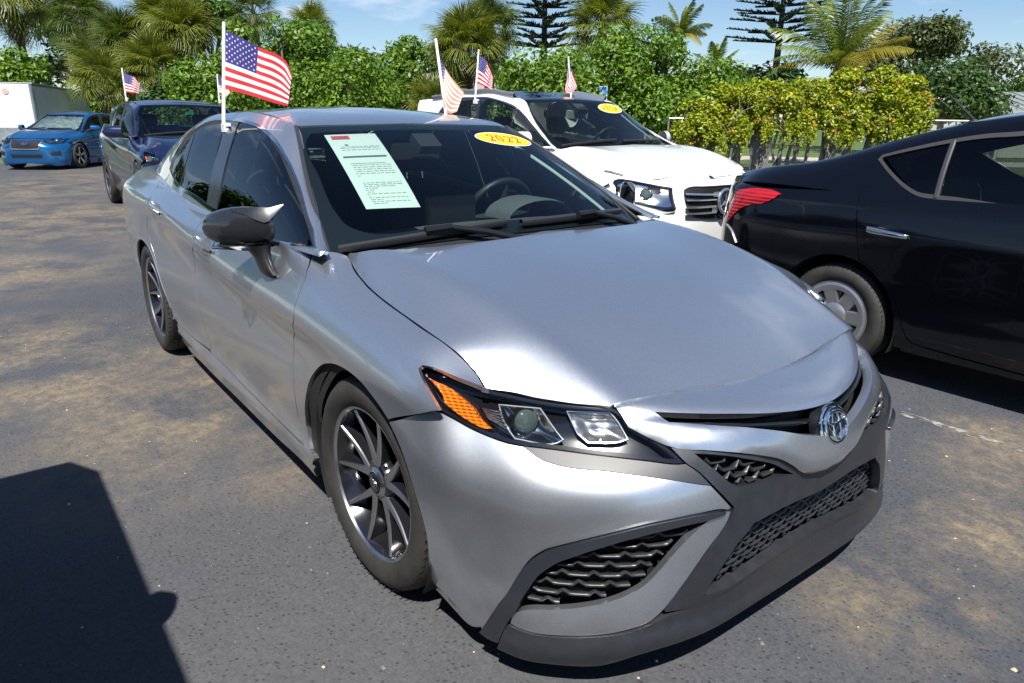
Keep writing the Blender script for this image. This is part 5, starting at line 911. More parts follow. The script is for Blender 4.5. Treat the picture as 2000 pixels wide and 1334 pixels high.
def body_car(bd, name, label, PT, wheels, trim=None, dark=(.03, .04, .045), roofmat=None, seatcol=(.03, .03, .033), rim=('star', 'machined'), wr=.34, chrome=True, ws=(.55, .68, .66), xa=(0, -2.825), clad=False):
    """panels of a whole car laid out like the silver one, on its own re-mapped surfaces"""
    B = T_HERO; car = empty(name, (0, 0, 0), 0, label, 'car', 'cars for sale on the lot'); ST, VO, CH, BK = M_satin(), M_void(), M_chrome(), M_black()
    S, Fp, H, G, R, Wd = bd.SIDE, bd.FRONT, bd.HOOD, bd.GREEN, bd.ROOF, bd.WIND
    rm = lambda k, Q: remap(B[k] if isinstance(k, str) else k, Q)
    Sm, Gm = mirror_patch(S, bd), mirror_patch(G, bd); kv = S.kv; wx = [xa[0]+.0, xa[1]]; ar = (wr+.04)
    aF = arcpts(S, wx[0]+.02, wr-.01, ar, bd); aR = arcpts(S, wx[1], wr-.01, ar, bd)
    doorF = rm(B['door_front'], S); uF = float(np.interp(.30, [0, 1], [0, 1]))
    uend = S.ku[-1]-.02; ufront = arcpts(S, .15, .7, 0, bd, n=1)[0][0]
    m = MB(); sh = [(ufront, kv[-2]-.01), (uend, kv[-2]-.01), (uend, kv[1]+.02)]+[aR[-1-i] for i in range(len(aR))][::1]
    low = kv[1]+.005
    prof = [(ufront, kv[-1]-.02), (uend, kv[-1]-.02), (uend, kv[2])]+[q for q in aR[::1] if 1][::1]
    aRr = sorted(aR, key=lambda q: -q[0]) if False else aR
    # side skin in panels: fender, doors (one outline each) and quarter
    for Q, fl in ((S, -1), (Sm, 1)):
        m = MB(); panel(m, Q, rm('fender', Q), depth=.014, flip=fl, gap=.003, step=.06); m.build('fender', PT, car)
        m = MB(); panel(m, Q, rm('door_front', Q), depth=.014, flip=fl, gap=.003, step=.06); m.build('front_door', PT, car)
        dr = rm('door_rear', Q); m = MB(); panel(m, Q, dr, depth=.014, flip=fl, gap=.003, step=.06); m.build('rear_door', PT, car)
        de = rm('door_rear_edge', Q); bot = arcpts(Q, xa[1]+ar+.03, .30, 0, bd, n=1) if Q is S else [arcpts(S, xa[1]+ar+.03, .30, 0, bd, n=1)[0]]
        q = [(de[0][0], kv[-2]-.004)]+[tuple(p) for p in de]+bot+aR[::-1][2:]+[(arcpts(S, xa[1]-ar, .3, 0, bd, n=1)[0][0]+.05, kv[1]+.05), (uend, kv[1]+.05), (uend, kv[-2]-.004)]
        m = MB(); panel(m, Q, q, depth=.014, flip=fl, gap=.003, step=.08, smooth=False); m.build('rear_quarter', PT, car)
        m = MB(); panel(m, Q, rm('skirt', Q), off=.006, depth=.05, flip=fl, step=.08); m.build('side_skirt', ST if clad else PT, car)
        if clad:
            for a in (aF, aR): m = MB(); strip(m, Q, [(u, v) for u, v in a], .075, .012, .0, fl); m.build('arch_cladding', ST, car)
        # greenhouse
        vT = G.kv[7]; GQ = G if Q is S else Gm; dlo = smooth_outline([tuple(p) for p in remap(B['chrome_f'][::-1], GQ)]+[tuple(p) for p in remap(B['chrome_r'][1:], GQ)]+[tuple(p) for p in remap(B['chrome_belt'][1:-1], GQ)], .03, 40)
        ap = [tuple(p) for p in remap(B['apil'][::-1], GQ)]; ul = list(np.linspace(ap[-1][0]+.15, GQ.ku[-1], 6))
        outer = [(dlo[:, 0].min()-.010, -.006)]+ap+[(u, vT) for u in ul]+[(GQ.ku[-1], -.008), (1.5, -.008)]
        m = MB(); panel(m, GQ, smooth_outline(outer, .05, 40), [dlo], depth=.012, flip=fl, step=.06, smooth=False); m.build('window_frame', PT, car)
        ri = inset(dlo, .014); m = MB(); panel(m, GQ, dlo, [ri], off=.002, depth=.01, flip=fl, step=.05, smooth=False); m.build('window_trim', CH if chrome else ST, car)
        gl = [remap(B[k], GQ) for k in ('glass_f', 'glass_r', 'glass_q')]
        m = MB(); panel(m, GQ, ri, [inset(smooth_outline(g, .05), .004) for g in gl[:2]], off=-.006, depth=0, flip=fl, step=.08, smooth=False); m.build('door_pillar', ST, car)
        for g, tnt in zip(gl, (dark, tuple(c*.35 for c in dark), (.02, .02, .02))): m = MB(); panel(m, GQ, g, off=-.003, depth=.004, flip=fl, step=.08); m.build('side_window', glass('glass_%d' % int(tnt[0]*1000), tnt), car)
    # hood, roof, screens
    hood = half([(0, np.interp(.362, HOOD.kv, H.kv))]+[tuple(q) for q in rm(B['hood_rear'][3::-1], H)]+[tuple(q) for q in rm(B['hood_r'][1:], H)])
    m = MB(); panel(m, H, hood, depth=.016, flip=1, gap=.002, step=.05); m.build('hood', PT, car)
    rf = [tuple(q) for q in rm('roof_front', R)]; ue = R.ku[-1]-.012; V = lambda v: float(np.interp(v, ROOF.kv, R.kv))
    m = MB(); panel(m, R, half([(0, V(.135)), rf[2], rf[1], (ue, V(.17)), (ue, V(.6)), (ue, V(1.0)), (ue, V(1.30)), (ue*.8, V(1.36)), (0, V(1.39))]), depth=.012, flip=-1, step=.07, gap=.002); m.build('roof', roofmat or PT, car)
    m = MB(); panel(m, R, half([(0, V(1.40)), (ue*.8, V(1.37)), (ue, V(1.31)), (ue, V(2.1)), (0, V(2.25))]), off=-.003, depth=.006, flip=-1, step=.1, gap=.003); m.build('rear_window', glass('rear_glass_dark', (.05, .06, .06)), car)
    Wv = lambda v: float(np.interp(v, WIND.kv, Wd.kv)); Wu = lambda u: float(np.interp(u, WIND.ku, Wd.ku)); sc = lambda l: [(Wu(a), Wv(b)) for a, b in l]
    wo_ = half(sc([(0, .985), (.329, .981), (.60, .985)]+B['wind']+[(.66, .03), (.5, .05), (0, .06)])); wo_ = smooth_outline(wo_, .05, 40)
    clr = smooth_outline(half(sc([(0, .945), (.3, .942), (.575, .938), (.605, .88), (.633, .526), (.627, .296), (.61, .20), (.57, .125), (.345, .115), (0, .115)])), .05, 50)
    m = MB(); panel(m, Wd, wo_, depth=.005, flip=-1, step=.08, smooth=False); m.build('windshield', glass('screen_%d' % int(ws[0]*1000), ws, 1.45), car)
    m = MB(); panel(m, Wd, inset(wo_, .002), [clr], off=-.0065, depth=.002, flip=-1, step=.08, smooth=False); m.build('windshield_border', mat('frit', (.010, .012, .018), .35), car)
    m = MB(); panel(m, Wd, half(sc([(0, .075), (.6, .06), (.67, -.04), (0, -.05)])), off=-.012, depth=.01, flip=-1, step=.08); m.build('cowl', ST, car)
    for a, b in (((.62, .075), (.10, .125)), ((.05, .10), (-.50, .115))): m = MB(); strip(m, Wd, sc([a, b]), .022, .016, .010, -1); m.build('wiper', ST, car)
    # front skin
    sk = [tuple(q) for q in rm(B['skin_up'], Fp)]; lp = rm('lamp', Fp); ns = rm('nose', Fp); FV = lambda v: float(np.interp(v+FRONT.kv[1], FRONT.kv, Fp.kv)); a_ = [tuple(q) for q in rm(B['skin_up'][-16:], Fp)]
    ch = half([(0, FV(.05)), (float(np.interp(.9, FRONT.ku, Fp.ku)), FV(.0))]+a_+[tuple(q) for q in lp[13:4:-1]]+[tuple(q) for q in lp[4::-1]]+[tuple(q) for q in ns[1:7]]+[(0, ns[-1][1])])
    m = MB(); panel(m, Fp, smooth_outline(ch, .04, 40), depth=.03, flip=-1, step=.05, smooth=False); m.build('front_bumper', PT, car)
    # dark inner body, floor and tail closure
    m = MB(); L = lambda pts: bd.loc(*np.array(pts, float).T)
    def box(c, d):
        x, y, z = np.array(d)/2; v = np.array([(-x,-y,-z),(x,-y,-z),(x,y,-z),(-x,y,-z),(-x,-y,z),(x,-y,z),(x,y,z),(-x,y,z)])+np.array(c); m.add(L(v), [(0,3,2,1),(4,5,6,7),(0,1,5,4),(1,2,6,5),(2,3,7,6),(3,0,4,7)])
    Lx = xa[1]; box((Lx/2-.05, 0, .30), (-Lx+1.2, 1.30, .18)); box((Lx/2-.25, 0, .45), (-Lx-1.0, 1.58, .30)); box((.25, 0, .55), (.7, 1.15, .45))
    for x in xa:
        for s in (-1, 1):
            t = MB(); t.lathe([(wr+.045, 0), (wr+.045, .34), (.05, .34)], 20, 0, 'y', (0, 0, 0), -.5, pi+.5); v = t.v[0]; v = np.stack([v[:, 0]+x+.01, s*(.855-v[:, 1]), v[:, 2]+wr-.01], 1); m.add(L(v), t.f)
    m.build('inner_body', VO, car)
    xe = bd.SIDE; m = MB(); uu = uend; vs = np.linspace(kv[1], kv[-1], 8); a = S.P([uu]*8, vs); b = Sm.P([uu]*8, vs); m.grid(np.stack([a*(1-t)+b*t for t in np.linspace(0, 1, 6)], 1)); m.build('tailgate', PT, car, recalc=True)
    # cabin
    dk = mat('dash_plastic', (.085, .09, .098), .6); m = MB(); zb = bd.loc(0, 0, 1)[2]
    zt = float(np.interp(.94, HZ, [0]+[0]*6)) if False else None
    zc = lambda z: float(np.interp(z, HZ, [g for g in bd.zk])); xc = lambda x: float(np.interp(x, HX, bd.xk)); P = []
    for x, z in ((-.32, .93), (-.45, .955), (-.65, .96), (-.86, .93), (-1.0, .84), (-.97, .55)): P.append([(xc(x)+.05*y*y, y, zc(z)-.04*y*y) for y in (-.64, -.4, 0, .4, .64)])
    P = np.array(P); m.grid(bd.loc(P[..., 0].ravel(), P[..., 1].ravel(), P[..., 2].ravel()).reshape(P.shape)[:, ::-1]); m.build('dashboard', dk, car)
    for y in (-.37, .37):
        s = seat(car, tuple(bd.loc(xc(-1.5), y, zc(.38)+.02)), seatcol, sc=bd.k*1.02); s.rotation_euler = (0, 0, bd.yaw)
    st = steering_wheel(car, (0, 0, 0)); st.location = bd.loc(xc(-1.06), .37, zc(.95)); st.rotation_euler = (0, 0, bd.yaw); st.scale = (bd.k,)*3
    m = MB(); panel(m, R, half([(0, V(.2)), (ue*.9, V(.2)), (ue*.9, V(1.3)), (0, V(1.36))]), off=-.035, depth=0, flip=-1, step=.2, smooth=False); m.build('headliner', mat('headliner_cloth', (.20, .205, .2), .9), car)
    for sd in (1, -1):
        m = MB(); strip(m, Wd, sc([(sd*.645, .20), (sd*.650, .55), (sd*.635, .95)]), .035, .006, -.05, -1); m.build('pillar_lining', mat('lining', (.42, .46, .44), .7), car)
    # mirrors
    for s in (-1, 1):
        t = empty_part('door_mirror', car); m = MB(); G_ = []
        for q in np.linspace(0, 1, 9):
            k = math.sqrt(max(.02, 1-max(0, (q-.5)/.5)**2.5)); c = np.array((xc(-.72)-.10*q, s*(.90+.20*q), zc(1.02)))
            G_.append([c+np.array((.065*k*cos(a), 0, .075*k*sin(a))) for a in np.linspace(0, 2*pi, 16, endpoint=False)])
        G_ = np.array(G_); m.grid(bd.loc(*G_.reshape(-1, 3).T).reshape(G_.shape), close=True); m.build('mirror_shell', PT, t, recalc=True)
        m = MB(); q = np.array([(xc(-.70), s*.80, zc(.955)), (xc(-.70), s*.88, zc(.975)), (xc(-.70), s*.94, zc(1.0))]); m.tube(list(bd.loc(*q.T)), .035, 8); m.build('mirror_stalk', M_satin(), t)
    for x in xa:
        for s in (-1, 1):
            w = wheel('wheel', car, tuple(bd.loc(x, s*.79, wr)), s, R=wr, rr=wr-.10, w=.23, style=rim[0], face=rim[1], detail=False, n=32); w.rotation_euler = (0, 0, bd.yaw+(0 if s < 0 else pi)); w.scale = (bd.k,)*3
    return car
for _b, _x, _z in ((GLC, [-3.80, -2.873, -1.25, -.55, 0, .45, .84], [0, .25, .60, .95, 1.13, 1.37, 1.66]), (CXV, [-3.62, -2.655, -1.2, -.52, 0, .45, .82], [0, .24, .56, .86, 1.05, 1.26, 1.54]), (IMP, [-3.55, -2.67, -1.2, -.5, 0, .48, .87], [0, .2, .5, .74, .955, 1.19, 1.44])): _b.xk, _b.zk = _x, _z
def lamp_unit(car, Fp, out, bowl=None, amber=False, flip=-1):
    hl = empty_part('headlight', car); lo = smooth_outline(out, .015); BKm = mat('lamp_black', (.010, .010, .014), .12, 0, .4, .05)
    m = MB(); panel(m, Fp, lo, off=.001, depth=.004, flip=flip, step=.04, smooth=False); m.build('lamp_housing', BKm, hl)
    c = lo.mean(0); inn = c+(lo-c)*np.array((.86, .74)); m = MB(); panel(m, Fp, inn, off=.003, depth=0, flip=flip, step=.02, smooth=False, fn=lambda V: .006*np.sin(V[:, 0]*22)*np.sin(V[:, 1]*30+1)*.5); m.build('lamp_reflector', mat('lamp_chrome', (.62, .63, .65), .12, 1), hl)
    m = MB(); p = Fp.P([c[0]], [c[1]])[0]; n = Fp.N([c[0]], [c[1]], flip)[0]; dome(m, p+n*.004, n, .045, .02); tor(m, p+n*.004, n, .048, .006, 1); m.build('lamp_projector', [mat('projector_glass', (.075, .105, .10), .04, .2, 1), BKm], hl)
    m = MB(); panel(m, Fp, lo, off=.022, depth=.02, flip=flip, step=.04, smooth=False); m.build('lamp_cover', glass('lamp_glass', (.93, .95, .96), 1.42), hl); return hl
def mirx(l): return [(-a, b) for a, b in l]
def build_glc():
    D = T_CARS; PT = mat('white_paint', (.80, .80, .78), .28, 0, 1, .03); bd = GLC
    car = body_car(bd, 'white_suv', 'white sport utility vehicle with black glass roof parked behind the silver sedan', PT, None, roofmat=mat('roof_glass', (.008, .010, .014), .05, 0, 1, .02), seatcol=(.42, .38, .31), wr=.36, xa=(0, -2.873), dark=(.30, .36, .36), rim=('star', 'silver'))
    Fp = bd.FRONT; CH = M_chrome(); AL = mat('grille_alloy', (.62, .63, .65), .25, .9, .4)
    for sgn in (1, -1): lamp_unit(car, Fp, D['G_lamp'] if sgn > 0 else mirx(D['G_lamp']))
    gt, gb = D['G_grille'], D['G_grilleb']; g = half([(0, .815)]+[tuple(q) for q in gt[2::-1]]+[tuple(q) for q in gb[:5]]+[(0, .500)]); gs = smooth_outline(g, .03, 40)
    m = MB(); panel(m, Fp, gs, off=.004, depth=.02, flip=-1, step=.05, smooth=False); m.build('grille', M_void(), car)
    m = MB(); panel(m, Fp, inset(gs, -.006), [inset(gs, .006)], off=.010, depth=.02, flip=-1, step=.05, smooth=False); m.build('grille_frame', M_satin(), car)
    gcell = inset(gs, .02); m = MB(); cells(m, gcell, .03, .02, False, 0, .004, .008, .012, patch=Fp); m.build('grille_mesh', M_satin(), car)
    for a, w in ((.717, .020), (.668, .016), (.612, .020), (.562, .016)):
        for s in (-1, 1): m = MB(); strip(m, Fp, [(s*.43, a), (s*.28, a-.002), (s*.11, a-.002)], w, .018, .016, -1); m.build('grille_bar', AL, car)
    c = Fp.P([0], [.648])[0]+np.array((.035, 0, 0)); n = np.array((1., 0, .12)); m = MB(); tor(m, c, n, .098, .013, 0, 32)
    for k in range(3):
        a = pi/2+2*pi*k/3; e = np.array((0, cos(a), sin(a))); q = np.array((0, -sin(a), cos(a))); m.add([c+n*.008, c+q*.016+e*.012, c+e*.095, c-q*.016+e*.012], [(0, 1, 2), (0, 2, 3)])
    for s in (-1, 1):
        for a in (.06, -.06): m.add([c+np.array((-.01, s*.08, a-.02)), c+np.array((-.01, s*.08, a+.025)), c+np.array((-.02, s*.15, a*1.05+.02)), c+np.array((-.02, s*.15, a*1.05-.016))], [(0, 1, 2, 3)])
    m.build('grille_star', AL, car); m = MB(); dome(m, c-n*.02, n, .092, .012); m.build('star_backing', M_black(), car)
    p = bd.HOOD.P([.0], [1.40])[0]; nn = bd.HOOD.N([.0], [1.40], 1)[0]; m = MB(); dome(m, p+nn*.001, nn, .028, .004); m.build('hood_emblem', mat('emblem_blue', (.05, .06, .16), .15, .6, 1), car)
    for s, G in ((1, bd.GREEN), (-1, mirror_patch(bd.GREEN, bd))):
        m = MB(); l = [(.93, G.kv[7]), (1.0, G.kv[7]+.004), (1.6, G.kv[7]+.002), (2.2, G.kv[7]), (2.5, G.kv[7]-.01)]; strip(m, G, l, .035, .045, .004, -s); m.build('roof_rail', mat('rail_alloy', (.58, .60, .62), .3, .8, .3), car)
    m = MB(); m.box(tuple(bd.loc(-1.12, 0, 1.42)), (.05, .26, .075), 0, ('Y', .2)); m.build('rear_view_mirror', mat('mirror_beige', (.42, .40, .36), .5), car)
    m = MB(); m.box(tuple(bd.loc(-1.08, 0, 1.475)), (.12, .14, .05), 0, ('Y', .5)); m.build('sensor_cover', mat('sensor_plastic', (.03, .03, .032), .5), car)
    sticker(bd.WIND, D['G_stick'], '2018', 'yellow oval 2018 year sticker on the white vehicle windshield')
    return car
def build_cx():
    D = T_CARS; PT = paint('blue_black_paint', (.010, .020, .075), .55, .28, .05); bd = CXV
    car = body_car(bd, 'dark_blue_suv', 'dark blue sport utility vehicle with black wheel arch cladding behind the silver sedan', PT, None, wr=.345, xa=(0, -2.655), dark=(.22, .26, .25), clad=True, chrome=False, rim=('star', 'machined'), ws=(.28, .34, .36))
    L = D['C_lamp']
    for s in (1, -1):
        l = L if s > 0 else mirx(L); h = lamp_unit(car, bd.FRONT, l); c = np.mean(np.array(l), 0); a = np.array(l)
        m = MB(); panel(m, bd.FRONT, [a[0]*.8+c*.2, (a[0]*.35+a[1]*.65)*.7+c*.3, c, (a[6])*.8+c*.2], off=.012, depth=.005, flip=-1, step=.03); m.build('amber_reflector', mat('amber_small', (.75, .13, .01), .15, 0, 1), h)
    m = MB(); panel(m, bd.FRONT, half([(0, .62), (.40, .60), (.46, .52), (.38, .36), (0, .34)]), off=.006, depth=.02, flip=-1, step=.06); m.build('grille', M_void(), car)
    m = MB(); panel(m, bd.FRONT, half([(0, .24), (.6, .23), (.62, .12), (0, .10)]), off=.006, depth=.02, flip=-1, step=.06); m.build('lower_intake', M_satin(), car)
    m = MB(); w = np.array(D['C_tag']); panel(m, bd.WIND, w, off=-.010, depth=0, flip=-1, step=.03, smooth=False); o = m.build('toll_tag', mat('tag_green', (.02, .55, .38), .5), None); tag(o, 'small green tag stuck high on the dark blue windshield', 'sticker')
    return car
def build_imp():
    D = T_CARS; PT = paint('bright_blue_paint', (.008, .115, .32), .55, .25, .08); bd = IMP
    car = body_car(bd, 'blue_hatchback', 'bright blue car with a silver sunshade behind its windshield beside the white trailer', PT, None, wr=.325, xa=(0, -2.67), dark=(.03, .035, .04), chrome=False, ws=(.75, .85, .85))
    Fp = bd.FRONT; L = D['I_lampL']; L = [(abs(a), b) for a, b in L]
    for s in (1, -1): lamp_unit(car, Fp, L if s > 0 else mirx(L))
    gr = np.array(D['I_grille']); w = .5*(gr[:, 0].max()-gr[:, 0].min()); vt, vb = gr[:, 1].max(), gr[:, 1].min(); t_ = .5*(vt+vb)
    m = MB(); panel(m, Fp, half([(0, vt), (w*.93, vt), (w, vt-.03), (w*.80, vb+.01), (0, vb)]), off=.006, depth=.02, flip=-1, step=.05, osteps=.03); m.build('grille', M_void(), car)
    m = MB(); strip(m, Fp, half([(0, vb-.004), (w*.82, vb+.006), (w*1.02, vt-.03), (w*.95, vt+.004)])[:5] if False else [(w*1.0, vt-.02), (w*.82, vb+.004), (0, vb-.006), (-w*.82, vb+.004), (-w*1.0, vt-.02)], .025, .012, .006, -1); m.build('grille_frame', mat('trim_silver', (.5, .55, .6), .2, .9), car)
    ov = D['I_oval'][0]; p = Fp.P([0], [t_+.02])[0]; n = Fp.N([0], [t_+.02], -1)[0]; a = np.cross(n, (0, 0, 1)); a /= np.linalg.norm(a); b = np.cross(a, n)
    m = MB(); m.add([p+n*.022]+[p+n*.016+a*.075*cos(q)+b*.036*sin(q) for q in np.linspace(0, 2*pi, 24, endpoint=False)], [(0, i+1, (i+1) % 24+1) for i in range(24)]); m.tube([p+n*.018+a*.078*cos(q)+b*.038*sin(q) for q in np.linspace(0, 2*pi, 25)], .005, 6, 1, cap=False)
    for x_, y_, r_ in ((-.04, .006, .010), (.0, .012, .006), (.02, -.008, .006), (.045, .006, .006), (.035, .016, .005), (-.005, -.012, .006)): dome(m, p+n*.022+a*x_+b*y_, n, r_, .003, 8, 3, 1)
    m.build('badge', [mat('badge_blue', (.03, .05, .25), .15, .4, 1), M_chrome()], car)
    lw = np.array(D['I_low']); w2 = .5*(lw[:, 0].max()-lw[:, 0].min()); m = MB(); panel(m, Fp, half([(0, lw[:, 1].max()), (w2, lw[:, 1].max()+.005), (w2*.93, lw[:, 1].min()), (0, lw[:, 1].min())]), off=.006, depth=.02, flip=-1, step=.05); m.build('lower_intake', M_void(), car)
    fg = np.array([(abs(a), b) for a, b in D['I_fog']])
    for s in (1, -1): m = MB(); panel(m, Fp, fg*[s, 1], off=.005, depth=.015, flip=-1, step=.05); m.build('fog_pocket', M_void(), car)
    sh = mat('sunshade_foil', (.72, .78, .80), .25, .85, 0, var=.35, vscale=9, bump=1.0, bscale=16)
    m = MB(); Wd = bd.WIND; k = lambda a, b: (float(np.interp(a, WIND.ku, Wd.ku)), float(np.interp(b, WIND.kv, Wd.kv))); U_ = []
    rs = np.random.default_rng(3)
    G = [[k(a, b) for a in np.linspace(-.60, .60, 25)] for b in np.linspace(.10, .93, 17)]; G = np.array(G); P = Wd.P(G[..., 0].ravel(), G[..., 1].ravel()); N = Wd.N(G[..., 0].ravel(), G[..., 1].ravel(), -1); P = P-N*(.03+.025*rs.random(len(P)))[:, None]; m.grid(P.reshape(17, 25, 3)); o = m.build('sunshade', sh, None, 80); tag(o, 'crinkled silver foil sunshade behind the bright blue car windshield', 'sunshade')
    return car
def build_versa():
    D = T_CARS; car = empty('black_sedan', (0, 0, 0), 0, 'glossy black sedan at the right edge with chrome door handle and red tail lamp', 'car', 'cars for sale on the lot')
    PT = mat('black_paint', (.002, .0022, .004), .12, 0, .6, .02, spec=.25); ST, VO, CH = M_satin(), M_void(), M_chrome(); Sm, Gm = mirror_patch(VSIDE, None), mirror_patch(VGREEN, None)
    kv = VSIDE.kv; ax = 0; wr = .305; ar = arcpts(VSIDE, 0, wr, .355, None, -.28, pi+.28, 22); arF = arcpts(VSIDE, 2.6, wr, .355, None, -.28, pi+.28, 22)
    shut = [tuple(q) for q in D['V_shutS'][1:]]; top = kv[-1]-.003; uu = lambda x: arcpts(VSIDE, x, .5, 0, None, n=1)[0][0]
    lm = [tuple(q) for q in D['V_lamp']]
    for Q, G, fl in ((VSIDE, VGREEN, 1), (Sm, Gm, -1)):
        q = [(uu(-.975), top), (shut[0][0], top)]+shut[:-2]+[(uu(.40), kv[1]+.01)]+[p for p in ar[::-1]]+[(uu(-.42), kv[1]), (uu(-.9), kv[1]), (uu(-.975), kv[2])]
        m = MB(); panel(m, Q, q, depth=.014, flip=fl, gap=.002, step=.05, smooth=False); m.build('rear_quarter', PT, car)
        s2 = shut[-4:-1]; q = [(shut[0][0], top)]+shut+[(uu(1.12), shut[-1][1]-.004), (uu(1.10), kv[5]), (uu(1.13), top)]
        m = MB(); panel(m, Q, q, depth=.014, flip=fl, gap=.002, step=.05, smooth=False); m.build('rear_door', PT, car)
        q = [(uu(1.13), top), (uu(1.10), kv[5]), (uu(1.12), shut[-1][1]-.004), (uu(2.10), shut[-1][1]), (uu(2.12), kv[5]), (uu(2.2), top)]
        m = MB(); panel(m, Q, q, depth=.014, flip=fl, gap=.002, step=.07, smooth=False); m.build('front_door', PT, car)
        q = [(uu(2.2), top), (uu(2.12), kv[5]), (uu(2.10), shut[-1][1])]+[p for p in arF]+[(uu(3.0), kv[1]), (uu(3.3), kv[2]), (uu(3.33), top)]
        m = MB(); panel(m, Q, [(uu(2.2), top), (uu(2.12), kv[5]), (uu(2.10), shut[-1][1])]+arF+[(uu(3.3), kv[2]), (uu(3.33), top)], depth=.014, flip=fl, gap=.002, step=.07, smooth=False); m.build('fender', PT, car)
        q = [(uu(.40), kv[1])]+[(p[0], p[1]-.006) for p in shut[-6:]]+[(uu(2.1), shut[-1][1]-.006), (uu(2.25), kv[1])]
        m = MB(); panel(m, Q, q, off=.004, depth=.05, flip=fl, step=.06, smooth=False); m.build('side_skirt', PT, car)
        dlo = smooth_outline(D['V_dlo'], .02, 40); vT = G.kv[7]
        o = [(.08, -.004), (.02, vT*.5), (.03, vT), (.6, vT), (1.2, vT), (1.8, vT), (2.4, vT), (2.75, vT), (2.95, -.004), (2.0, -.004), (1.0, -.004)]
        fd = smooth_outline([(2.08, .03), (2.09, .17), (2.13, .262), (2.35, .27), (2.6, .20), (2.8, .03)], .03, 40)
        m = MB(); panel(m, G, smooth_outline(o, .04, 40), [dlo, fd], depth=.012, flip=fl, step=.05, smooth=False); m.build('window_frame', PT, car)
        m = MB(); panel(m, G, dlo, [inset(dlo, .017)], off=.004, depth=.012, flip=fl, step=.03, smooth=False); m.build('window_seal', mat('seal_rubber', (.045, .045, .048), .42), car)
        for k in ('V_g1', 'V_g2'): m = MB(); panel(m, G, D[k], off=-.004, depth=.004, flip=fl, step=.06); m.build('side_window', glass('black_car_glass', (.42, .46, .46), 1.5), car)
        m = MB(); panel(m, G, fd, off=-.004, depth=.004, flip=fl, step=.06, smooth=False); m.build('side_window', glass('black_car_glass', (.42, .46, .46), 1.5), car)
        m = MB(); strip(m, G, D['V_bar'], .026, .010, -.002, fl); m.build('window_bar', mat('seal_rubber', (.045, .045, .048), .42), car)
        m = MB(); panel(m, Q, smooth_outline(lm, .02, 45), off=.007, depth=.02, flip=fl, step=.02, smooth=False, fn=lambda V: .008*np.clip(edge_dist(np.array(lm), V)/.03, 0, 1)**.5); m.build('tail_lamp', red_lens(), car)
        # handle
        a, b = [np.array(p) for p in D['V_handle']]; pa, pb = Q.P([a[0]], [a[1]])[0], Q.P([b[0]], [b[1]])[0]; n = Q.N([(a+b)[0]/2], [(a+b)[1]/2], fl)[0]; Gd = []
        for t, o_, h in ((0, .004, .010), (.04, .022, .018), (.2, .034, .019), (.55, .036, .016), (.9, .030, .013), (.98, .018, .011), (1, .004, .008)):
            p = pa*(1-t)+pb*t+n*o_; Gd.append([p+np.array((0, 0, h*cos(q)))+n*.009*sin(q) for q in np.linspace(0, 2*pi, 14, endpoint=False)])
        m = MB(); m.grid(np.array(Gd), close=True); m.build('door_handle', CH, car, recalc=True)
        c = (a+b)/2; m = MB(); panel(m, Q, [(c[0]-.01+.075*cos(q), c[1]+.040*sin(q)) for q in np.linspace(0, 2*pi, 22, endpoint=False)], off=.0008, depth=0, flip=fl, step=.02); m.build('handle_cup', mat('cup_black', (.002, .002, .003), .12, 0, .5), car)
    V = VROOF; ue = V.ku[-1]-.006; kv2 = V.kv; L = lambda x: float(np.interp(x, V.G[4, :, 0]-VPOS[0], kv2))
    def rp(x0, x1, nm, mt, off=0, k=1.0): m = MB(); panel(m, V, half([(0, L(x0)), (ue*.6, L(x0)), (ue*k, L(x0)), (ue*k, L((x0+x1)/2)), (ue*k, L(x1)), (ue*.6, L(x1)), (0, L(x1))]), off=off, depth=.012, flip=1, step=.06, smooth=False); m.build(nm, mt, car)
    rp(-.99, -.42, 'trunk_lid', PT); rp(-.41, .42, 'rear_window', glass('rear_glass', (.16, .19, .19), 1.52), -.003); rp(.43, 1.69, 'roof', PT)
    m = MB(); G0 = VSIDE.P([.01]*8, np.linspace(kv[1], kv[-1], 8)); G1 = Sm.P([.01]*8, np.linspace(kv[1], kv[-1], 8)); m.grid(np.stack([G0*(1-t)+G1*t+np.array((-.05*sin(pi*t), 0, 0)) for t in np.linspace(0, 1, 9)], 1)); m.build('rear_bumper', PT, car, recalc=True)
    m = MB(); l = [(.02, kv[5]-.10), (.06, kv[5]-.03), (.075, kv[6])]; strip(m, VSIDE, [tuple(q) for q in D['V_bump']], .012, .010, .002, 1); m.build('bumper_seam', mat('seam_grey', (.35, .36, .38), .25, .5, 1), car)
    # bonnet, windscreen: outside the picture, kept simple
    X, Y = VPOS; m = MB(); m.grid([[(X+x, Y+y, z-.05*abs(y/.7)**2) for y in (-.70, -.4, 0, .4, .70)] for x, z in ((2.35, 1.0), (2.7, .95), (3.1, .88), (3.36, .78))]); m.build('hood', PT, car, recalc=True)
    m = MB(); m.grid([[(X+1.70+.75*t, Y+(.56+.14*t)*w, 1.455-.46*t-.03*abs(w)) for w in (-1, -.5, 0, .5, 1)] for t in (0, .5, 1)]); m.build('windshield', glass('screen_550', (.55, .68, .66), 1.45), car)
    m = MB(); m.box((X+1.2, Y, .30), (3.6, 1.25, .2)); m.box((X+1.3, Y, .42), (1.6, 1.5, .3))
    for x in (0, 2.6):
        for s in (-1, 1):
            t = MB(); t.lathe([(.365, 0), (.365, .3), (.05, .3)], 22, 0, 'y', (0, 0, 0), -.4, pi+.4); v = t.v[0]; m.add(np.stack([v[:, 0]+X+x, Y+s*(.835-v[:, 1]), v[:, 2]+wr], 1), t.f)
    m.build('inner_body', VO, car)
    for x in (0, 2.6):
        for s in (-1, 1): wheel('wheel', car, (X+x, Y+s*.735, .302), s, R=.302, rr=.200, w=.19, style='cover', face='silver', detail=True, n=44)
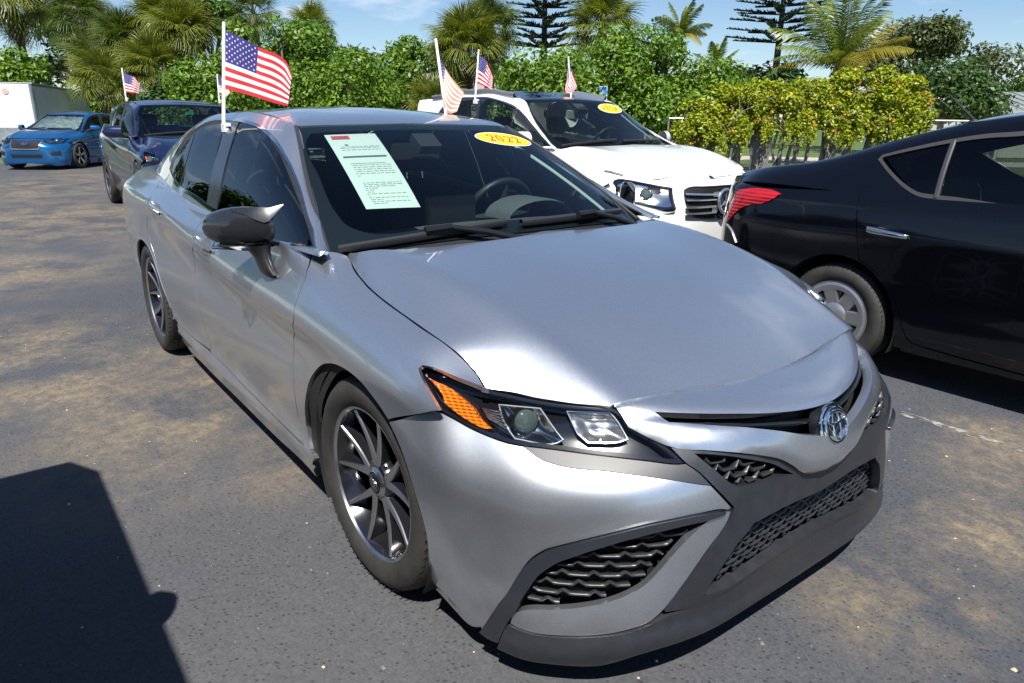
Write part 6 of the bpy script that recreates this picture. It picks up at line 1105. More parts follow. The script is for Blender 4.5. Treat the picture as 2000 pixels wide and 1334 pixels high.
    for y in (-.36, .36): seat(car, (X+1.15, Y+y, .34), (.035, .036, .04))
    dk = mat('seat_cloth_35', (.035, .036, .04), .8)
    m = MB(); m.box((X+.40, Y, .45), (.5, 1.25, .16)); m.box((X+.10, Y, .76), (.16, 1.25, .55), 0, ('Y', -.38)); m.build('rear_seat', dk, car)
    for y in (-.36, .36):
        m = MB(); m.lathe([(.0, -.05), (.10, -.05), (.125, -.02), (.125, .02), (.10, .05), (0, .05)], 20, 0, 'x', (X-.02, Y+y, 1.10)); m.build('head_restraint', dk, car)
    m = MB(); base = np.array((X+.24, Y, 1.372)); m.tube([base, base+np.array((0, 0, .025))], [.045, .025], 12); m.tube([base+np.array((0, 0, .02)), base+np.array((-.165, 0, .165))], [.008, .005], 8); m.build('aerial', M_satin(), car)
    return car
def red_lens():
    m = ribbed('red_lens_ribbed', (.42, .010, .014), .10, 0, 90); return m
# ---------------------------------------------------------------- print and stickers
DIG = {'2': [[(.06, .74), (.10, .88), (.25, .99), (.46, .99), (.62, .86), (.62, .66), (.48, .42), (.24, .18), (.06, .03)], [(.04, .04), (.30, .06), (.52, .03), (.66, .20)]],
       '0': [[(.34, .99), (.14, .86), (.06, .5), (.14, .14), (.34, .01), (.54, .14), (.62, .5), (.54, .86), (.34, .99)]],
       '1': [[(.14, .82), (.36, .99), (.36, .03)], [(.16, .02), (.56, .02)]],
       '8': [[(.34, .55), (.12, .68), (.12, .86), (.34, .99), (.56, .86), (.56, .68), (.34, .55), (.08, .38), (.06, .16), (.34, .01), (.62, .16), (.60, .38), (.34, .55)]]}
def sticker(Wd, four, text, label):
    """printed oval on the windshield: traced left, right, top and bottom points"""
    l, r, t, b = [np.array(q) for q in four]; c = (l+r)/2; ex = (r-l)/2; ey = (t-b)/2; root = empty_part('year_sticker', None); tag(root, label, 'sticker', 'year stickers on windshields')
    def pt(x, y, off): q = c+ex*x+ey*y; p = Wd.P([q[0]], [q[1]])[0]; return p+Wd.N([q[0]], [q[1]], -1)[0]*off
    ell = lambda k, off, n=48: [pt(k*cos(a), k*sin(a)*(1 if k == 1 else (k-.03)/k), off) for a in np.linspace(0, 2*pi, n, endpoint=False)]
    for k, off, mt, nm in ((1.0, .0012, mat('sticker_white', (.8, .8, .78), .5), 'white_edge'), (.955, .0018, mat('sticker_red', (.62, .06, .03), .5), 'red_line'), (.925, .0024, mat('sticker_yellow', (.85, .56, .02), .5), 'yellow_oval')):
        m = MB(); e = ell(k, off); m.add([pt(0, 0, off)]+e, [(0, i+1, (i+1) % 48+1) for i in range(48)]); m.build(nm, mt, root, recalc=False)
    m = MB(); w = .30; x0 = -(len(text)*w)/2+.02
    for i, ch in enumerate(text):
        for st in DIG[ch]:
            p = smooth_outline(st, .08, 60, closed=False); P = []
            for j, q in enumerate(p):
                d = p[min(j+1, len(p)-1)]-p[max(j-1, 0)]; d /= max(np.linalg.norm(d), 1e-6); nrm = np.array((-d[1], d[0])); th = .035+.075*abs(d[1])**1.2 if ch != '2' or st is DIG['2'][0] else .10*abs(d[0])
                X = lambda s: pt(x0+(i+(q[0]+nrm[0]*s)*.95)*w, ((q[1]+nrm[1]*s)-.5)*.95, .003); P.append([X(th), X(-th)])
            m.grid(np.array(P))
    m.build('digits', mat('sticker_red', (.62, .06, .03), .5), root, smooth=0)
    return root
def paper_sheet():
    """buyer's guide sheet: white paper with a red tag, a dark rule and grey lines, taped inside the glass"""
    p4 = [np.array(q) for q in T_HERO['paper']]; root = empty_part('price_sheet', None); tag(root, 'long white printed sheet with a red tag taped inside the silver sedan windshield', 'paper')
    def pt(x, y, off): a = p4[0]*(1-y)+p4[3]*y; b = p4[1]*(1-y)+p4[2]*y; q = a*(1-x)+b*x; return WIND.P([q[0]], [q[1]])[0]-WIND.N([q[0]], [q[1]], -1)[0]*off
    def quad(nm, x0, x1, y0, y1, mt, off, n=1): m = MB(); m.grid([[pt(x, y, off) for x in np.linspace(x0, x1, n+1)] for y in np.linspace(y0, y1, n+1)]); return m.build(nm, mt, root)
    quad('sheet', 0, 1, 0, 1, mat('paper_white', (.62, .63, .62), .6), .0085, 8); g = mat('print_grey', (.45, .50, .50), .6); k = mat('print_dark', (.08, .11, .12), .6)
    quad('red_tag', .10, .44, .03, .085, mat('tag_red', (.55, .06, .09), .5), .0070, 6)
    quad('emblem', .27, .33, .165, .185, k, .0080); quad('rule', .10, .92, .345, .366, k, .0070, 8); quad('rule', .16, .82, .445, .452, g, .0070, 8)
    rs = np.random.default_rng(5); m = MB()
    for y in list(np.arange(.47, .62, .028))+list(np.arange(.70, .95, .022))+[.22, .25, .20]:
        x = .14+.05*rs.random()
        while x < .88:
            w = .03+.09*rs.random(); m.grid([[pt(x, y, .0070), pt(min(x+w, .9), y, .0070)], [pt(x, y+.006, .0070), pt(min(x+w, .9), y+.006, .0070)]]); x += w+.02
            if y > .6 and rs.random() < .2: break
    tag(m.build('print_lines', mat('print_pale', (.36, .40, .40), .6), root), kind='stuff')
# ---------------------------------------------------------------- car flags
STAR = [(cos(pi/2+k*pi/5)*(1 if k % 2 == 0 else .39), sin(pi/2+k*pi/5)*(1 if k % 2 == 0 else .39)) for k in range(10)]
def flag(base, top, surf, label, faded=False, clip=True, rp=.0075):
    """window flag: pole with a ball end and clip; surf(s, t) gives the cloth, s along the stripes, t down the pole"""
    root = empty('car_flag', tuple(base), 0, label, 'flag', 'american flags clipped to car windows'); b = np.array(base); tp = np.array(top)-b; WHT = mat('pole_plastic', (.80, .80, .80), .4)
    m = MB(); m.tube([(0, 0, 0), tp], [rp*1.15, rp], 10); m.build('pole', WHT, root); m = MB(); dome(m, tp-np.array((0, 0, .002)), (0, 0, 1), rp*1.7, rp*2.0, 12); dome(m, tp, (0, 0, -1), rp*1.7, rp*.8, 12); m.build('pole_cap', WHT, root)
    if clip: m = MB(); m.box((0, .004, -.012), (.055, .018, .036)); m.box((.012, .012, .004), (.040, .024, .016)); m.build('clip', WHT, root)
    def cl(nm, c): 
        mm = mat(nm, c, .75)
        if 'Translucent' not in [x.name.split(' ')[0] for x in mm.node_tree.nodes]:
            n, l = mm.node_tree.nodes, mm.node_tree.links; t = n.new('ShaderNodeBsdfTranslucent'); t.inputs[0].default_value = (*c, 1); x = n.new('ShaderNodeMixShader'); x.inputs[0].default_value = .35; l.new(n['Principled BSDF'].outputs[0], x.inputs[1]); l.new(t.outputs[0], x.inputs[2]); l.new(x.outputs[0], n['Material Output'].inputs[0])
        return mm
    RD, WH, BL = (cl('flag_red_faded', (.72, .36, .26)), cl('flag_white_faded', (.80, .78, .72)), cl('flag_blue_faded', (.10, .09, .30))) if faded else (cl('flag_red', (.60, .025, .035)), cl('flag_white', (.82, .82, .84)), cl('flag_blue', (.035, .03, .21)))
    ns, nt = 40, 26; S = np.linspace(0, 1, ns+1); T = np.linspace(0, 1, nt+1); V = np.array([[surf(s, t)-b for s in S] for t in T]).reshape(-1, 3); m = MB(); f = []; mi = []
    for j in range(nt):
        for i in range(ns):
            f.append((j*(ns+1)+i, j*(ns+1)+i+1, (j+1)*(ns+1)+i+1, (j+1)*(ns+1)+i)); st = j//2; mi.append(2 if (i < 16 and st < 7) else (0 if st % 2 == 0 else 1))
    m.add(V, f); m.m = mi
    q = lambda s, t: surf(s, t)-b
    for r in range(9):
        for c in range(6 if r % 2 == 0 else 5):
            s0 = .4*((c+.5)/6 if r % 2 == 0 else (c+1)/6); t0 = 7/13*((r+.75)/10.0+.03); P = []
            c0 = q(s0, t0); n = np.cross(q(s0+.01, t0)-c0, q(s0, t0+.01)-c0); n /= max(np.linalg.norm(n), 1e-9)
            ring = [q(s0+x*.0135*1.0, t0-y*.0235) for x, y in STAR]
            for sg in (1, -1): m.add([c0+n*sg*.0012]+[p+n*sg*.0012 for p in ring], [(0, i+1, (i+1) % 10+1) for i in range(10)], 1)
    o = m.build('cloth', [RD, WH, BL], root, 60); return root
def bez(pts, t): a = smooth_outline([np.array(p) for p in pts], .01, 180, closed=False); k = np.linspace(0, 1, len(a)); return np.array([np.interp(t, k, a[:, i]) for i in range(a.shape[1])])
# ---------------------------------------------------------------- ground
def ground_mat():
    m = bpy.data.materials.new('asphalt'); m.use_nodes = True; n, l = m.node_tree.nodes, m.node_tree.links; b = n['Principled BSDF']; tc = n.new('ShaderNodeTexCoord'); O = tc.outputs['Object']
    def N(sc, det=6, rough=.6): x = n.new('ShaderNodeTexNoise'); x.inputs['Scale'].default_value = sc; x.inputs['Detail'].default_value = det; x.inputs['Roughness'].default_value = rough; l.new(O, x.inputs['Vector']); return x.outputs['Fac']
    def MR(v, a, c, d=0, e=1): x = n.new('ShaderNodeMapRange'); [setattr(x.inputs[i+1], 'default_value', q) for i, q in enumerate((a, c, d, e))]; l.new(v, x.inputs[0]); return x.outputs[0]
    def MA(op, a, c): x = n.new('ShaderNodeMath'); x.operation = op; x.use_clamp = False; [l.new(q, x.inputs[i]) if not isinstance(q, (int, float)) else setattr(x.inputs[i], 'default_value', q) for i, q in enumerate((a, c))]; return x.outputs[0]
    def MIX(f, a, c, bt='MIX'): x = n.new('ShaderNodeMixRGB'); x.blend_type = bt; [l.new(q, x.inputs[i]) if not isinstance(q, (tuple, float, int)) else setattr(x.inputs[i], 'default_value', q if not isinstance(q, tuple) else (*q, 1)) for i, q in enumerate((f, a, c))]; return x.outputs[0]
    # aggregate: pale worn stones and dark pits
    v = n.new('ShaderNodeTexVoronoi'); v.inputs['Scale'].default_value = 130; l.new(O, v.inputs['Vector']); s = n.new('ShaderNodeSeparateColor'); l.new(v.outputs['Color'], s.inputs[0])
    v2 = n.new('ShaderNodeTexVoronoi'); v2.inputs['Scale'].default_value = 62; l.new(O, v2.inputs['Vector']); s2 = n.new('ShaderNodeSeparateColor'); l.new(v2.outputs['Color'], s2.inputs[0])
    base = MIX(MR(N(.35, 4), .35, .65), (.052, .057, .069), (.070, .075, .088))
    base = MIX(1.0, base, MIX(MR(s.outputs[0], 0, 1), (.80, .80, .80), (1.22, 1.21, 1.19)), 'MULTIPLY')
    pit = MA('MULTIPLY', MR(v2.outputs['Distance'], .34, .18), MR(s2.outputs[1], .45, .60)); base = MIX(MA('MULTIPLY', pit, .62), base, (.018, .019, .021))
    base = MIX(MA('MULTIPLY', MR(N(7, 8, .7), .52, .72), .35), base, (.036, .037, .041))
    # sand and dust washed across the lot
    acc = None
    for x, y, r in ((-2.49, -1.36, 1.0), (-1.72, -1.06, .85), (-2.25, -0.71, .8), (-1.20, -1.35, .50), (-3.31, -1.80, 1.2), (-0.92, -0.77, .45), (1.03, 0.36, .42), (0.99, 0.98, .45), (0.96, 1.66, .5), (-6.08, -1.61, 1.5), (-9.77, -0.48, 3.6), (-14.91, -1.53, 4.5), (-17.11, 1.72, 4), (0.69, 1.91, .35), (2.61, 1.48, 1.0), (-4.17, -4.51, 2)):
        d = n.new('ShaderNodeVectorMath'); d.operation = 'DISTANCE'; l.new(O, d.inputs[0]); d.inputs[1].default_value = (x, y, 0); q = MR(d.outputs['Value'], r, r*.25); acc = q if acc is None else MA('MAXIMUM', acc, q)
    w1 = MR(N(1.7, 9, .68), .41, .58); w2 = MR(N(16, 9, .75), .40, .62)
    sand = MA('MULTIPLY', MA('MULTIPLY', acc, w1), MA('ADD', MA('MULTIPLY', w2, .65), .25)); sandc = MIX(MR(N(60, 4), .3, .7), (.180, .140, .086), (.290, .230, .150))
    base = MIX(MA('MINIMUM', sand, .92), base, sandc)
    far = MR(N(.10, 5), .45, .62); base = MIX(MA('MULTIPLY', far, .25), base, (.10, .088, .073))
    # glints of glass and shell, painted as pale specks in the colour
    v3 = n.new('ShaderNodeTexVoronoi'); v3.inputs['Scale'].default_value = 14; l.new(O, v3.inputs['Vector']); s3 = n.new('ShaderNodeSeparateColor'); l.new(v3.outputs['Color'], s3.inputs[0]); gl = MA('MULTIPLY', MR(v3.outputs['Distance'], .075, .05), MR(s3.outputs[0], .90, .92)); base = MIX(MA('MULTIPLY', gl, .8), base, (.6, .56, .48))
    l.new(base, b.inputs['Base Color']); b.inputs['Roughness'].default_value = .82; b.inputs['Specular IOR Level'].default_value = .35
    bp = n.new('ShaderNodeBump'); bp.inputs['Strength'].default_value = .55; bp.inputs['Distance'].default_value = .006
    h = MA('ADD', MA('MULTIPLY', s.outputs[1], .5), MA('ADD', MA('MULTIPLY', pit, -.9), MA('MULTIPLY', N(45, 5), .8))); l.new(h, bp.inputs['Height']); l.new(bp.outputs[0], b.inputs['Normal']); return m
def sheet(name, pts, mt, z): m = MB(); m.add([(x, y, z) for x, y in pts], [tuple(range(len(pts)))]); o = m.build(name, mt, smooth=0); o['kind'] = 'structure'; return o
sheet('asphalt_ground', [(-400, -400), (400, -400), (400, 400), (-400, 400)], ground_mat(), 0)
LAWN = [(-400, 120), (-59.13, 7.60), (-31.44, 4.26), (-25.54, 6.73), (-21.04, 9.88), (-16.55, 12.83), (-12.87, 15.19), (-9.49, 17.15), (-6.60, 19.12), (-2.71, 22.62), (9.00, 27.94), (60.00, 60.00), (400, 300), (400, 400), (-400, 400)]
gm = mat('lawn_green', (.075, .125, .022), .9, var=.35, vscale=2.5, bump=.5, bscale=30)
sheet('lawn', LAWN, gm, .004)
sheet('lane', [(-14.43, 20.07), (-7.44, 24.69), (-2.89, 28.89), (-4.33, 30.67), (-9.01, 27.72), (-16.00, 23.00)], mat('pale_concrete', (.42, .38, .33), .85, var=.15, vscale=3), .008)
sheet('verge', [(-22.44, -1.67), (-24.20, -0.31), (-25.76, -0.70), (-38.74, -6.03), (-39.17, -13.86)], gm, .004)
lm = MB()
def wline(m, a, b, w=.10, z=.004):
    a, b = np.array(a, float), np.array(b, float); d = (b-a)/np.linalg.norm(b-a); p = np.array((-d[1], d[0]))*w/2; k = 14; t = np.linspace(0, 1, k+1); rs = np.random.default_rng(int(abs(a[0])*100)); L = [(*(a+(b-a)*x+p*(.75+.5*rs.random())), z) for x in t]; R_ = [(*(a+(b-a)*x-p*(.75+.5*rs.random())), z) for x in t]; m.grid(np.stack([np.array(L), np.array(R_)], 1))
def worn(name, col, lo, hi):
    m = mat(name, col, .8); n, l = m.node_tree.nodes, m.node_tree.links; tc = n.new('ShaderNodeTexCoord'); nz = n.new('ShaderNodeTexNoise'); nz.inputs['Scale'].default_value = 22; nz.inputs['Detail'].default_value = 8; l.new(tc.outputs['Object'], nz.inputs['Vector'])
    r = n.new('ShaderNodeMapRange'); r.inputs[1].default_value = lo; r.inputs[2].default_value = hi; l.new(nz.outputs['Fac'], r.inputs[0]); l.new(r.outputs[0], n['Principled BSDF'].inputs['Alpha']); return m
for a, b, w in (((-.45, 1.81), (4.5, 1.88), .05), ((-19.6, .35), (-22.6, 2.1), .12)):
    lm = MB(); wline(lm, a, b, w); o = lm.build('painted_line', worn('worn_line_paint', (.34, .33, .31), .47, .68), smooth=0); o['kind'] = 'structure'
# loose grit, shell and dead leaves
rs = np.random.default_rng(11); gv, gf = [], []
for k in range(900):
    x = rs.uniform(-4, 2.2); y = rs.uniform(-2.6, 3.2); r = rs.choice([.004, .005, .007, .010], p=[.5, .3, .15, .05]); a = rs.uniform(0, 6.28); b = len(gv)
    gv += [(x+r*cos(a+q), y+r*sin(a+q)*.8, .001) for q in (0, 1.57, 3.14, 4.71)]+[(x, y, r*.9)]; gf += [(b, b+1, b+4), (b+1, b+2, b+4), (b+2, b+3, b+4), (b+3, b, b+4)]
m = MB(); m.add(gv, gf); m.m = [int(i//4 % 7 == 0) for i in range(len(gf))]; tag(m.build('loose_grit', [mat('grit_grey', (.15, .14, .13), .8), mat('grit_pale', (.50, .42, .30), .7)], smooth=0), kind='stuff')
# ---------------------------------------------------------------- vegetation
def leafmat(name, c0, c1, trans=.35, rough=.45):
    if name in MATS: return MATS[name]
    m = bpy.data.materials.new(name); m.use_nodes = True; n, l = m.node_tree.nodes, m.node_tree.links; b = n['Principled BSDF']; g = n.new('ShaderNodeNewGeometry'); r = n.new('ShaderNodeValToRGB'); r.color_ramp.elements[0].color = (*c0, 1); r.color_ramp.elements[1].color = (*c1, 1); l.new(g.outputs['Random Per Island'], r.inputs[0]); l.new(r.outputs[0], b.inputs['Base Color']); b.inputs['Roughness'].default_value = rough; b.inputs['Specular IOR Level'].default_value = .4
    t = n.new('ShaderNodeBsdfTranslucent'); mu = n.new('ShaderNodeMixRGB'); mu.blend_type = 'MULTIPLY'; mu.inputs[0].default_value = 1; mu.inputs[2].default_value = (1.5, 1.5, .5, 1); l.new(r.outputs[0], mu.inputs[1]); l.new(mu.outputs[0], t.inputs[0]); x = n.new('ShaderNodeMixShader'); x.inputs[0].default_value = trans; l.new(b.outputs[0], x.inputs[1]); l.new(t.outputs[0], x.inputs[2]); l.new(x.outputs[0], n['Material Output'].inputs[0]); MATS[name] = m; return m
def fastmesh(name, V, F, mt, parent=None, loc=None):
    V = np.asarray(V, np.float32); F = np.asarray(F, np.int32); me = bpy.data.meshes.new(name); k = F.shape[1]; me.vertices.add(len(V)); me.vertices.foreach_set('co', V.ravel()); me.loops.add(F.size); me.loops.foreach_set('vertex_index', F.ravel()); me.polygons.add(len(F)); me.polygons.foreach_set('loop_start', np.arange(0, F.size, k, dtype=np.int32)); me.materials.append(mt); me.update(calc_edges=True)
    o = bpy.data.objects.new(name, me); link(o, parent)
    if loc is not None: o.location = loc
    return o
def quads(C_, A, B_):
    """leaf-shaped quads: centres, long half axes, short half axes"""
    V = np.stack([C_-A, C_+B_-A*.1, C_+A, C_-B_-A*.1], 1).reshape(-1, 3); return V, np.arange(len(V)).reshape(-1, 4)
def unit(v): return v/np.maximum(np.linalg.norm(v, axis=1, keepdims=True), 1e-9)
def crown_leaves(rs, clumps, n, size, up=.5, spread=.55):
    """leaves scattered through clumps (x, y, z, radius); thicker towards each clump's surface, lying outwards"""
    cl = np.array(clumps); w = cl[:, 3]**2; k = rs.choice(len(cl), n, p=w/w.sum()); d = unit(rs.normal(size=(n, 3))); r = cl[k, 3]*(spread+(1-spread)*rs.random(n)**.5)*(1+.12*rs.normal(size=n)); P = cl[k, :3]+d*r[:, None]*np.array((1, 1, .85))
    nn = unit(d*.9+np.array((0, 0, up))+.55*rs.normal(size=(n, 3))); a = unit(np.cross(nn, rs.normal(size=(n, 3)))); b = np.cross(nn, a); s = size*rs.uniform(.6, 1.25, n)[:, None]; return quads(P, a*s*.5, b*s*.26)
def tree(name, label, base, h, trunk_r, clumps, n, size, mt, group='trees and bushes along the lot edge', cat='tree', seed=0, bark=None, limbs=True):
    """tapered trunk with limbs to each clump and a leafy crown; clump coordinates relative to the base"""
    rs = np.random.default_rng(seed); t = empty(name, (base[0], base[1], .22), 0, label, cat, group); m = MB(); mid = np.array((0, 0, h*.38)); m.tube([(0, 0, -.35), (.03, .02, h*.18), mid], [trunk_r, trunk_r*.8, trunk_r*.65], 8)
    if limbs:
        for c in clumps:
            e = np.array(c[:3]); q = mid*.6+e*.4+rs.normal(size=3)*.12; m.tube([mid*.8, q, e], [trunk_r*.5, trunk_r*.32, .015], 6)
            for k in range(3): m.tube([q*.4+e*.6, e+unit(rs.normal(size=(1, 3)))[0]*c[3]*.7], [.02, .006], 5)
    m.build('trunk', bark or mat('bark_grey', (.13, .11, .09), .9, var=.3, vscale=8), t); V, F = crown_leaves(rs, clumps, n, size); fastmesh('crown', V, F, mt, t); return t
def clumps_in(rs, box, r, n, shell=True):
    """clump list filling a half-ellipsoid of half sizes box=(x, y, z) standing on z0"""
    out = []
    for i in range(n):
        d = unit(rs.normal(size=(1, 3)))[0]; d[2] = abs(d[2])*1.0-.15; k = .55+.45*rs.random()**.5; out.append((d[0]*box[0]*k, d[1]*box[1]*k, box[3]+d[2]*box[2]*k, r*rs.uniform(.7, 1.25)))
    return out
GREEN_A = leafmat('leaf_bright', (.045, .105, .008), (.170, .290, .026), .25); GREEN_B = leafmat('leaf_mid', (.026, .070, .008), (.100, .190, .022), .25); GREEN_D = leafmat('leaf_dark', (.016, .048, .010), (.065, .125, .022), .2); GREEN_Y = leafmat('leaf_yellow', (.110, .170, .008), (.400, .430, .018), .3); OLIVE = leafmat('leaf_olive', (.030, .050, .014), (.095, .120, .032), .2)
PALM = leafmat('frond_green', (.070, .100, .014), (.230, .255, .045), .25, .4); PALMD = leafmat('frond_dark', (.040, .070, .016), (.140, .180, .040), .25, .4); DEAD = leafmat('frond_dead', (.13, .085, .04), (.30, .22, .12), .25, .7); COCO = leafmat('coconut_frond', (.060, .100, .014), (.220, .270, .036), .3, .35); COCY = leafmat('coconut_old_frond', (.16, .15, .02), (.34, .27, .035), .35, .4); PINE = leafmat('pine_needles', (.008, .026, .012), (.030, .065, .030), .1)
def bush_row():
    G_ = 'bright green bushes along the back of the lot'
    spec = [('dense_bush', 'broad bright green bush directly behind the large flag at left', (-21.73, 6.78, 0), (2.6, 2.2, 4.1), 101, GREEN_A, 17000),
            ('dense_bush', 'bright green bush rising between the large flag and the shaded tree', (-20.11, 8.25, 0), (2.3, 1.7, 3.3), 102, GREEN_A, 13000),
            ('dense_bush', 'low bright green bush left of the trailing flag pole over the dark blue roof', (-23.63, 5.40, 0), (1.5, 1.5, 3.1), 103, GREEN_A, 9000),
            ('dense_bush', 'bright green bush right of the shaggy fan palm, behind the white roof', (-16.00, 12.96, 0), (1.9, 1.7, 3.1), 104, GREEN_A, 11000),
            ('dense_bush', 'bright green bush behind the middle of the white roof', (-15.07, 14.24, 0), (2.0, 1.6, 3.7), 105, GREEN_A, 12000),
            ('dense_bush', 'tall bright green bush behind the blue accessible parking sign', (-14.42, 15.51, 0), (2.2, 1.6, 4.0), 106, GREEN_A, 13500),
            ('dense_bush', 'bright green bush merging with the orange flowered vine', (-13.12, 16.49, 0), (1.8, 1.5, 3.2), 107, GREEN_A, 10000)]
    for nm, lb, base, bx, sd, mt, n in spec:
        rs = np.random.default_rng(sd); cl = clumps_in(rs, (bx[0], bx[1], bx[2]*.62, bx[2]*.40), .55, 34)+[(rs.uniform(-.8, .8)*bx[0], rs.uniform(-.8, .8)*bx[1], rs.uniform(.3, .5)*bx[2], .7) for _ in range(10)]
        tree(nm, lb, base, bx[2], .13, cl, n, .15, mt, G_, 'bush', sd)
bush_row()
def tr(nm, lb, base, bx, r, nc, n, size, mt, seed, cat='tree', tr_=.16, z0=.5):
    rs = np.random.default_rng(seed); return tree(nm, lb, base, bx[2], tr_, clumps_in(rs, (bx[0], bx[1], bx[2]*(1-z0)*.85, bx[2]*z0), r, nc), n, size, mt, seed=seed, cat=cat)
tr('broadleaf_tree', 'dark green tree topping the bushes behind the large flag', (-24.51, 8.63, 0), (2.0, 2.0, 5.0), .6, 20, 8000, .20, GREEN_B, 201)
tr('broadleaf_tree', 'small shaded tree with open branches left of the faded flag', (-22.45, 11.18, 0), (1.6, 1.6, 3.4), .5, 18, 5200, .18, GREEN_B, 202)
tr('broadleaf_tree', 'light green tree just left of the shaggy fan palm, against the sky', (-22.66, 12.55, 0), (1.7, 1.5, 4.5), .5, 16, 4800, .18, GREEN_A, 203)
tr('broadleaf_tree', 'low dark tree filling the gap under open sky', (-25.35, 10.88, 0), (2.2, 1.8, 3.7), .6, 18, 5600, .2, GREEN_D, 204)
tr('shade_tree', 'large dark tree at right behind the coconut palm', (-12.94, 30.29, 0), (3.2, 3.0, 5.3), .75, 34, 13000, .19, OLIVE, 205, tr_=.25, z0=.6)
tr('shade_tree', 'dense dark green tree at the right end of the flowering vine', (-10.15, 26.77, 0), (1.9, 1.9, 3.6), .65, 24, 9000, .17, GREEN_D, 206, z0=.42)
tr('broadleaf_tree', 'far green tree above the white motorhome roof, right one', (-19.41, 66.46, 0), (4.5, 4, 5.4), 1.2, 22, 5000, .4, GREEN_B, 207)
tr('broadleaf_tree', 'far green tree above the white motorhome roof, left one', (-24.94, 62.04, 0), (3.6, 3.4, 5.0), 1.0, 20, 5000, .36, GREEN_B, 208)
tr('undergrowth_bush', 'bright leafy undergrowth below the left fan palms above the trailer', (-40.32, 0.85, 0), (1.6, 1.6, 4.2), .6, 16, 5200, .24, GREEN_A, 209, 'bush', .08, .55)
tr('undergrowth_bush', 'leafy undergrowth at the right end of the white trailer', (-37.71, 4.57, 0), (1.6, 1.5, 2.8), .55, 16, 5200, .22, GREEN_A, 210, 'bush', .08, .45)
tr('undergrowth_bush', 'dark glossy shrub against the trunks of the big fan palm clump', (-27.50, 5.00, 0), (.9, .9, 2.5), .45, 12, 3200, .2, GREEN_D, 211, 'bush', .08, .5)
tr('umbrella_tree', 'tall thin tree with layered leaf whorls left of the large flag pole', (-30.53, 7.43, 0), (1.5, 1.5, 6.4), .5, 12, 2600, .34, GREEN_B, 212, z0=.72)
for k, (x, y, sx, h) in enumerate(((-54.27, -8.00, 9, 9), (-53.52, 5.70, 8, 8), (-33.91, 12.62, 6, 4.3), (-31.40, 23.39, 6, 4.2), (-22.26, 32.22, 6, 4.0))):
    tr('background_tree', ['far dark tree beyond the trailer at far left', 'far dark tree behind the left fan palms', 'far dark trees seen through the gap under open sky', 'far dark trees behind the middle fan palm', 'far dark trees behind the coconut palms'][k], (x, y, 0), (sx, 3.5, h), 1.2, 22, 6000, .42, GREEN_D, 220+k)
def fan_frond(rs, L, R, n=30, droop=.35):
    """costapalmate fan: stalk of length L along +x, then a round blade of n folded segments"""
    V, F = [], []
    def rib(pts, wd):
        b = len(V); 
        for p, w, q in zip(pts, wd, range(len(pts))): V.extend([p-w, p+w])
        for i in range(len(pts)-1): F.append((b+2*i, b+2*i+1, b+2*i+3, b+2*i+2))
    s = np.linspace(0, 1, 5); st = [np.array((L*x, 0, -.10*L*x*x)) for x in s]; rib(st, [np.array((0, .022, 0))]*5); hub = st[-1]
    for k in range(n):
        a = (k/(n-1)-.5)*2*2.35+rs.normal()*.03; r = R*(1-.28*abs(a/2.35)**1.6)*rs.uniform(.88, 1.06); e = np.array((cos(a)+.15, sin(a), 0)); e /= np.linalg.norm(e); fold = .10*(1 if k % 2 else -1); q = np.array((-e[1], e[0], 0)); pts, wd = [], []
        for t in (0, .3, .55, .78, 1.0):
            z = -.12*abs(sin(a))*r*t*.6-droop*r*max(0, t-.35)**2*1.6-.05*r*t*t; pts.append(hub+e*r*t*(1-.12*droop*t*t)+np.array((0, 0, z))); w = (.010+.042*t*(1-t)**.6*2 if t < .8 else .022)*(1-t*.96)**.35*R*.62; wd.append(q*w+np.array((0, 0, fold*w)))
        rib(pts, wd)
    return np.array(V), np.array(F)
def orient(V, az, el, roll=0):
    c, s = cos(el), sin(el); R = np.array(((c, 0, -s), (0, 1, 0), (s, 0, c))); cr, sr = cos(roll), sin(roll); X = np.array(((1, 0, 0), (0, cr, -sr), (0, sr, cr))); Zm = np.array(((cos(az), -sin(az), 0), (sin(az), cos(az), 0), (0, 0, 1))); return V @ X.T @ R.T @ Zm.T
def fan_palm(label, base, h, size=1.0, n=40, dead=10, seed=0, mt=PALM, skirt=True, trunk=True, name='fan_palm'):
    rs = np.random.default_rng(seed); t = empty(name, base, 0, label, 'palm tree', 'fan palms behind the lot'); h = h+.22; top = np.array((rs.normal()*.05*h, rs.normal()*.05*h, h))
    if trunk: m = MB(); m.tube([(0, 0, -.1), top*.5+(.04, .02, 0), top], [.20, .17, .19], 10); m.build('trunk', mat('palm_bark', (.15, .12, .09), .95, var=.35, vscale=16, bump=.6, bscale=24), t)
    Vs, Fs, k = [], [], 0
    for i in range(n):
        q = i/n; el = 1.45-q*2.05+rs.normal()*.12; V, F = fan_frond(rs, size*rs.uniform(.75, 1.15), size*rs.uniform(.85, 1.1), 30, .25+.55*q); V = orient(V, i*2.39996+rs.normal()*.15, el, rs.normal()*.35)+top; Vs.append(V); Fs.append(F+k); k += len(V)
    fastmesh('crown', np.concatenate(Vs), np.concatenate(Fs), mt, t)
    if dead:
        Vs, Fs, k = [], [], 0
        for i in range(dead): V, F = fan_frond(rs, size*rs.uniform(.7, 1.0), size*rs.uniform(.6, .9), 16, 1.0); V = orient(V*(1, .55, 1), i*2.39996+rs.normal()*.2, -1.15+rs.normal()*.14, rs.normal()*.6)+top-np.array((0, 0, rs.uniform(0, .5)*size)); Vs.append(V); Fs.append(F+k); k += len(V)
        fastmesh('dead_fronds', np.concatenate(Vs), np.concatenate(Fs), DEAD, t)
    return t
fan_palm('tall fan palm at the far left edge, its crown above the trailer', (-44.54, -0.83, 0), 6.3, 1.15, 60, 24, 301, PALM)
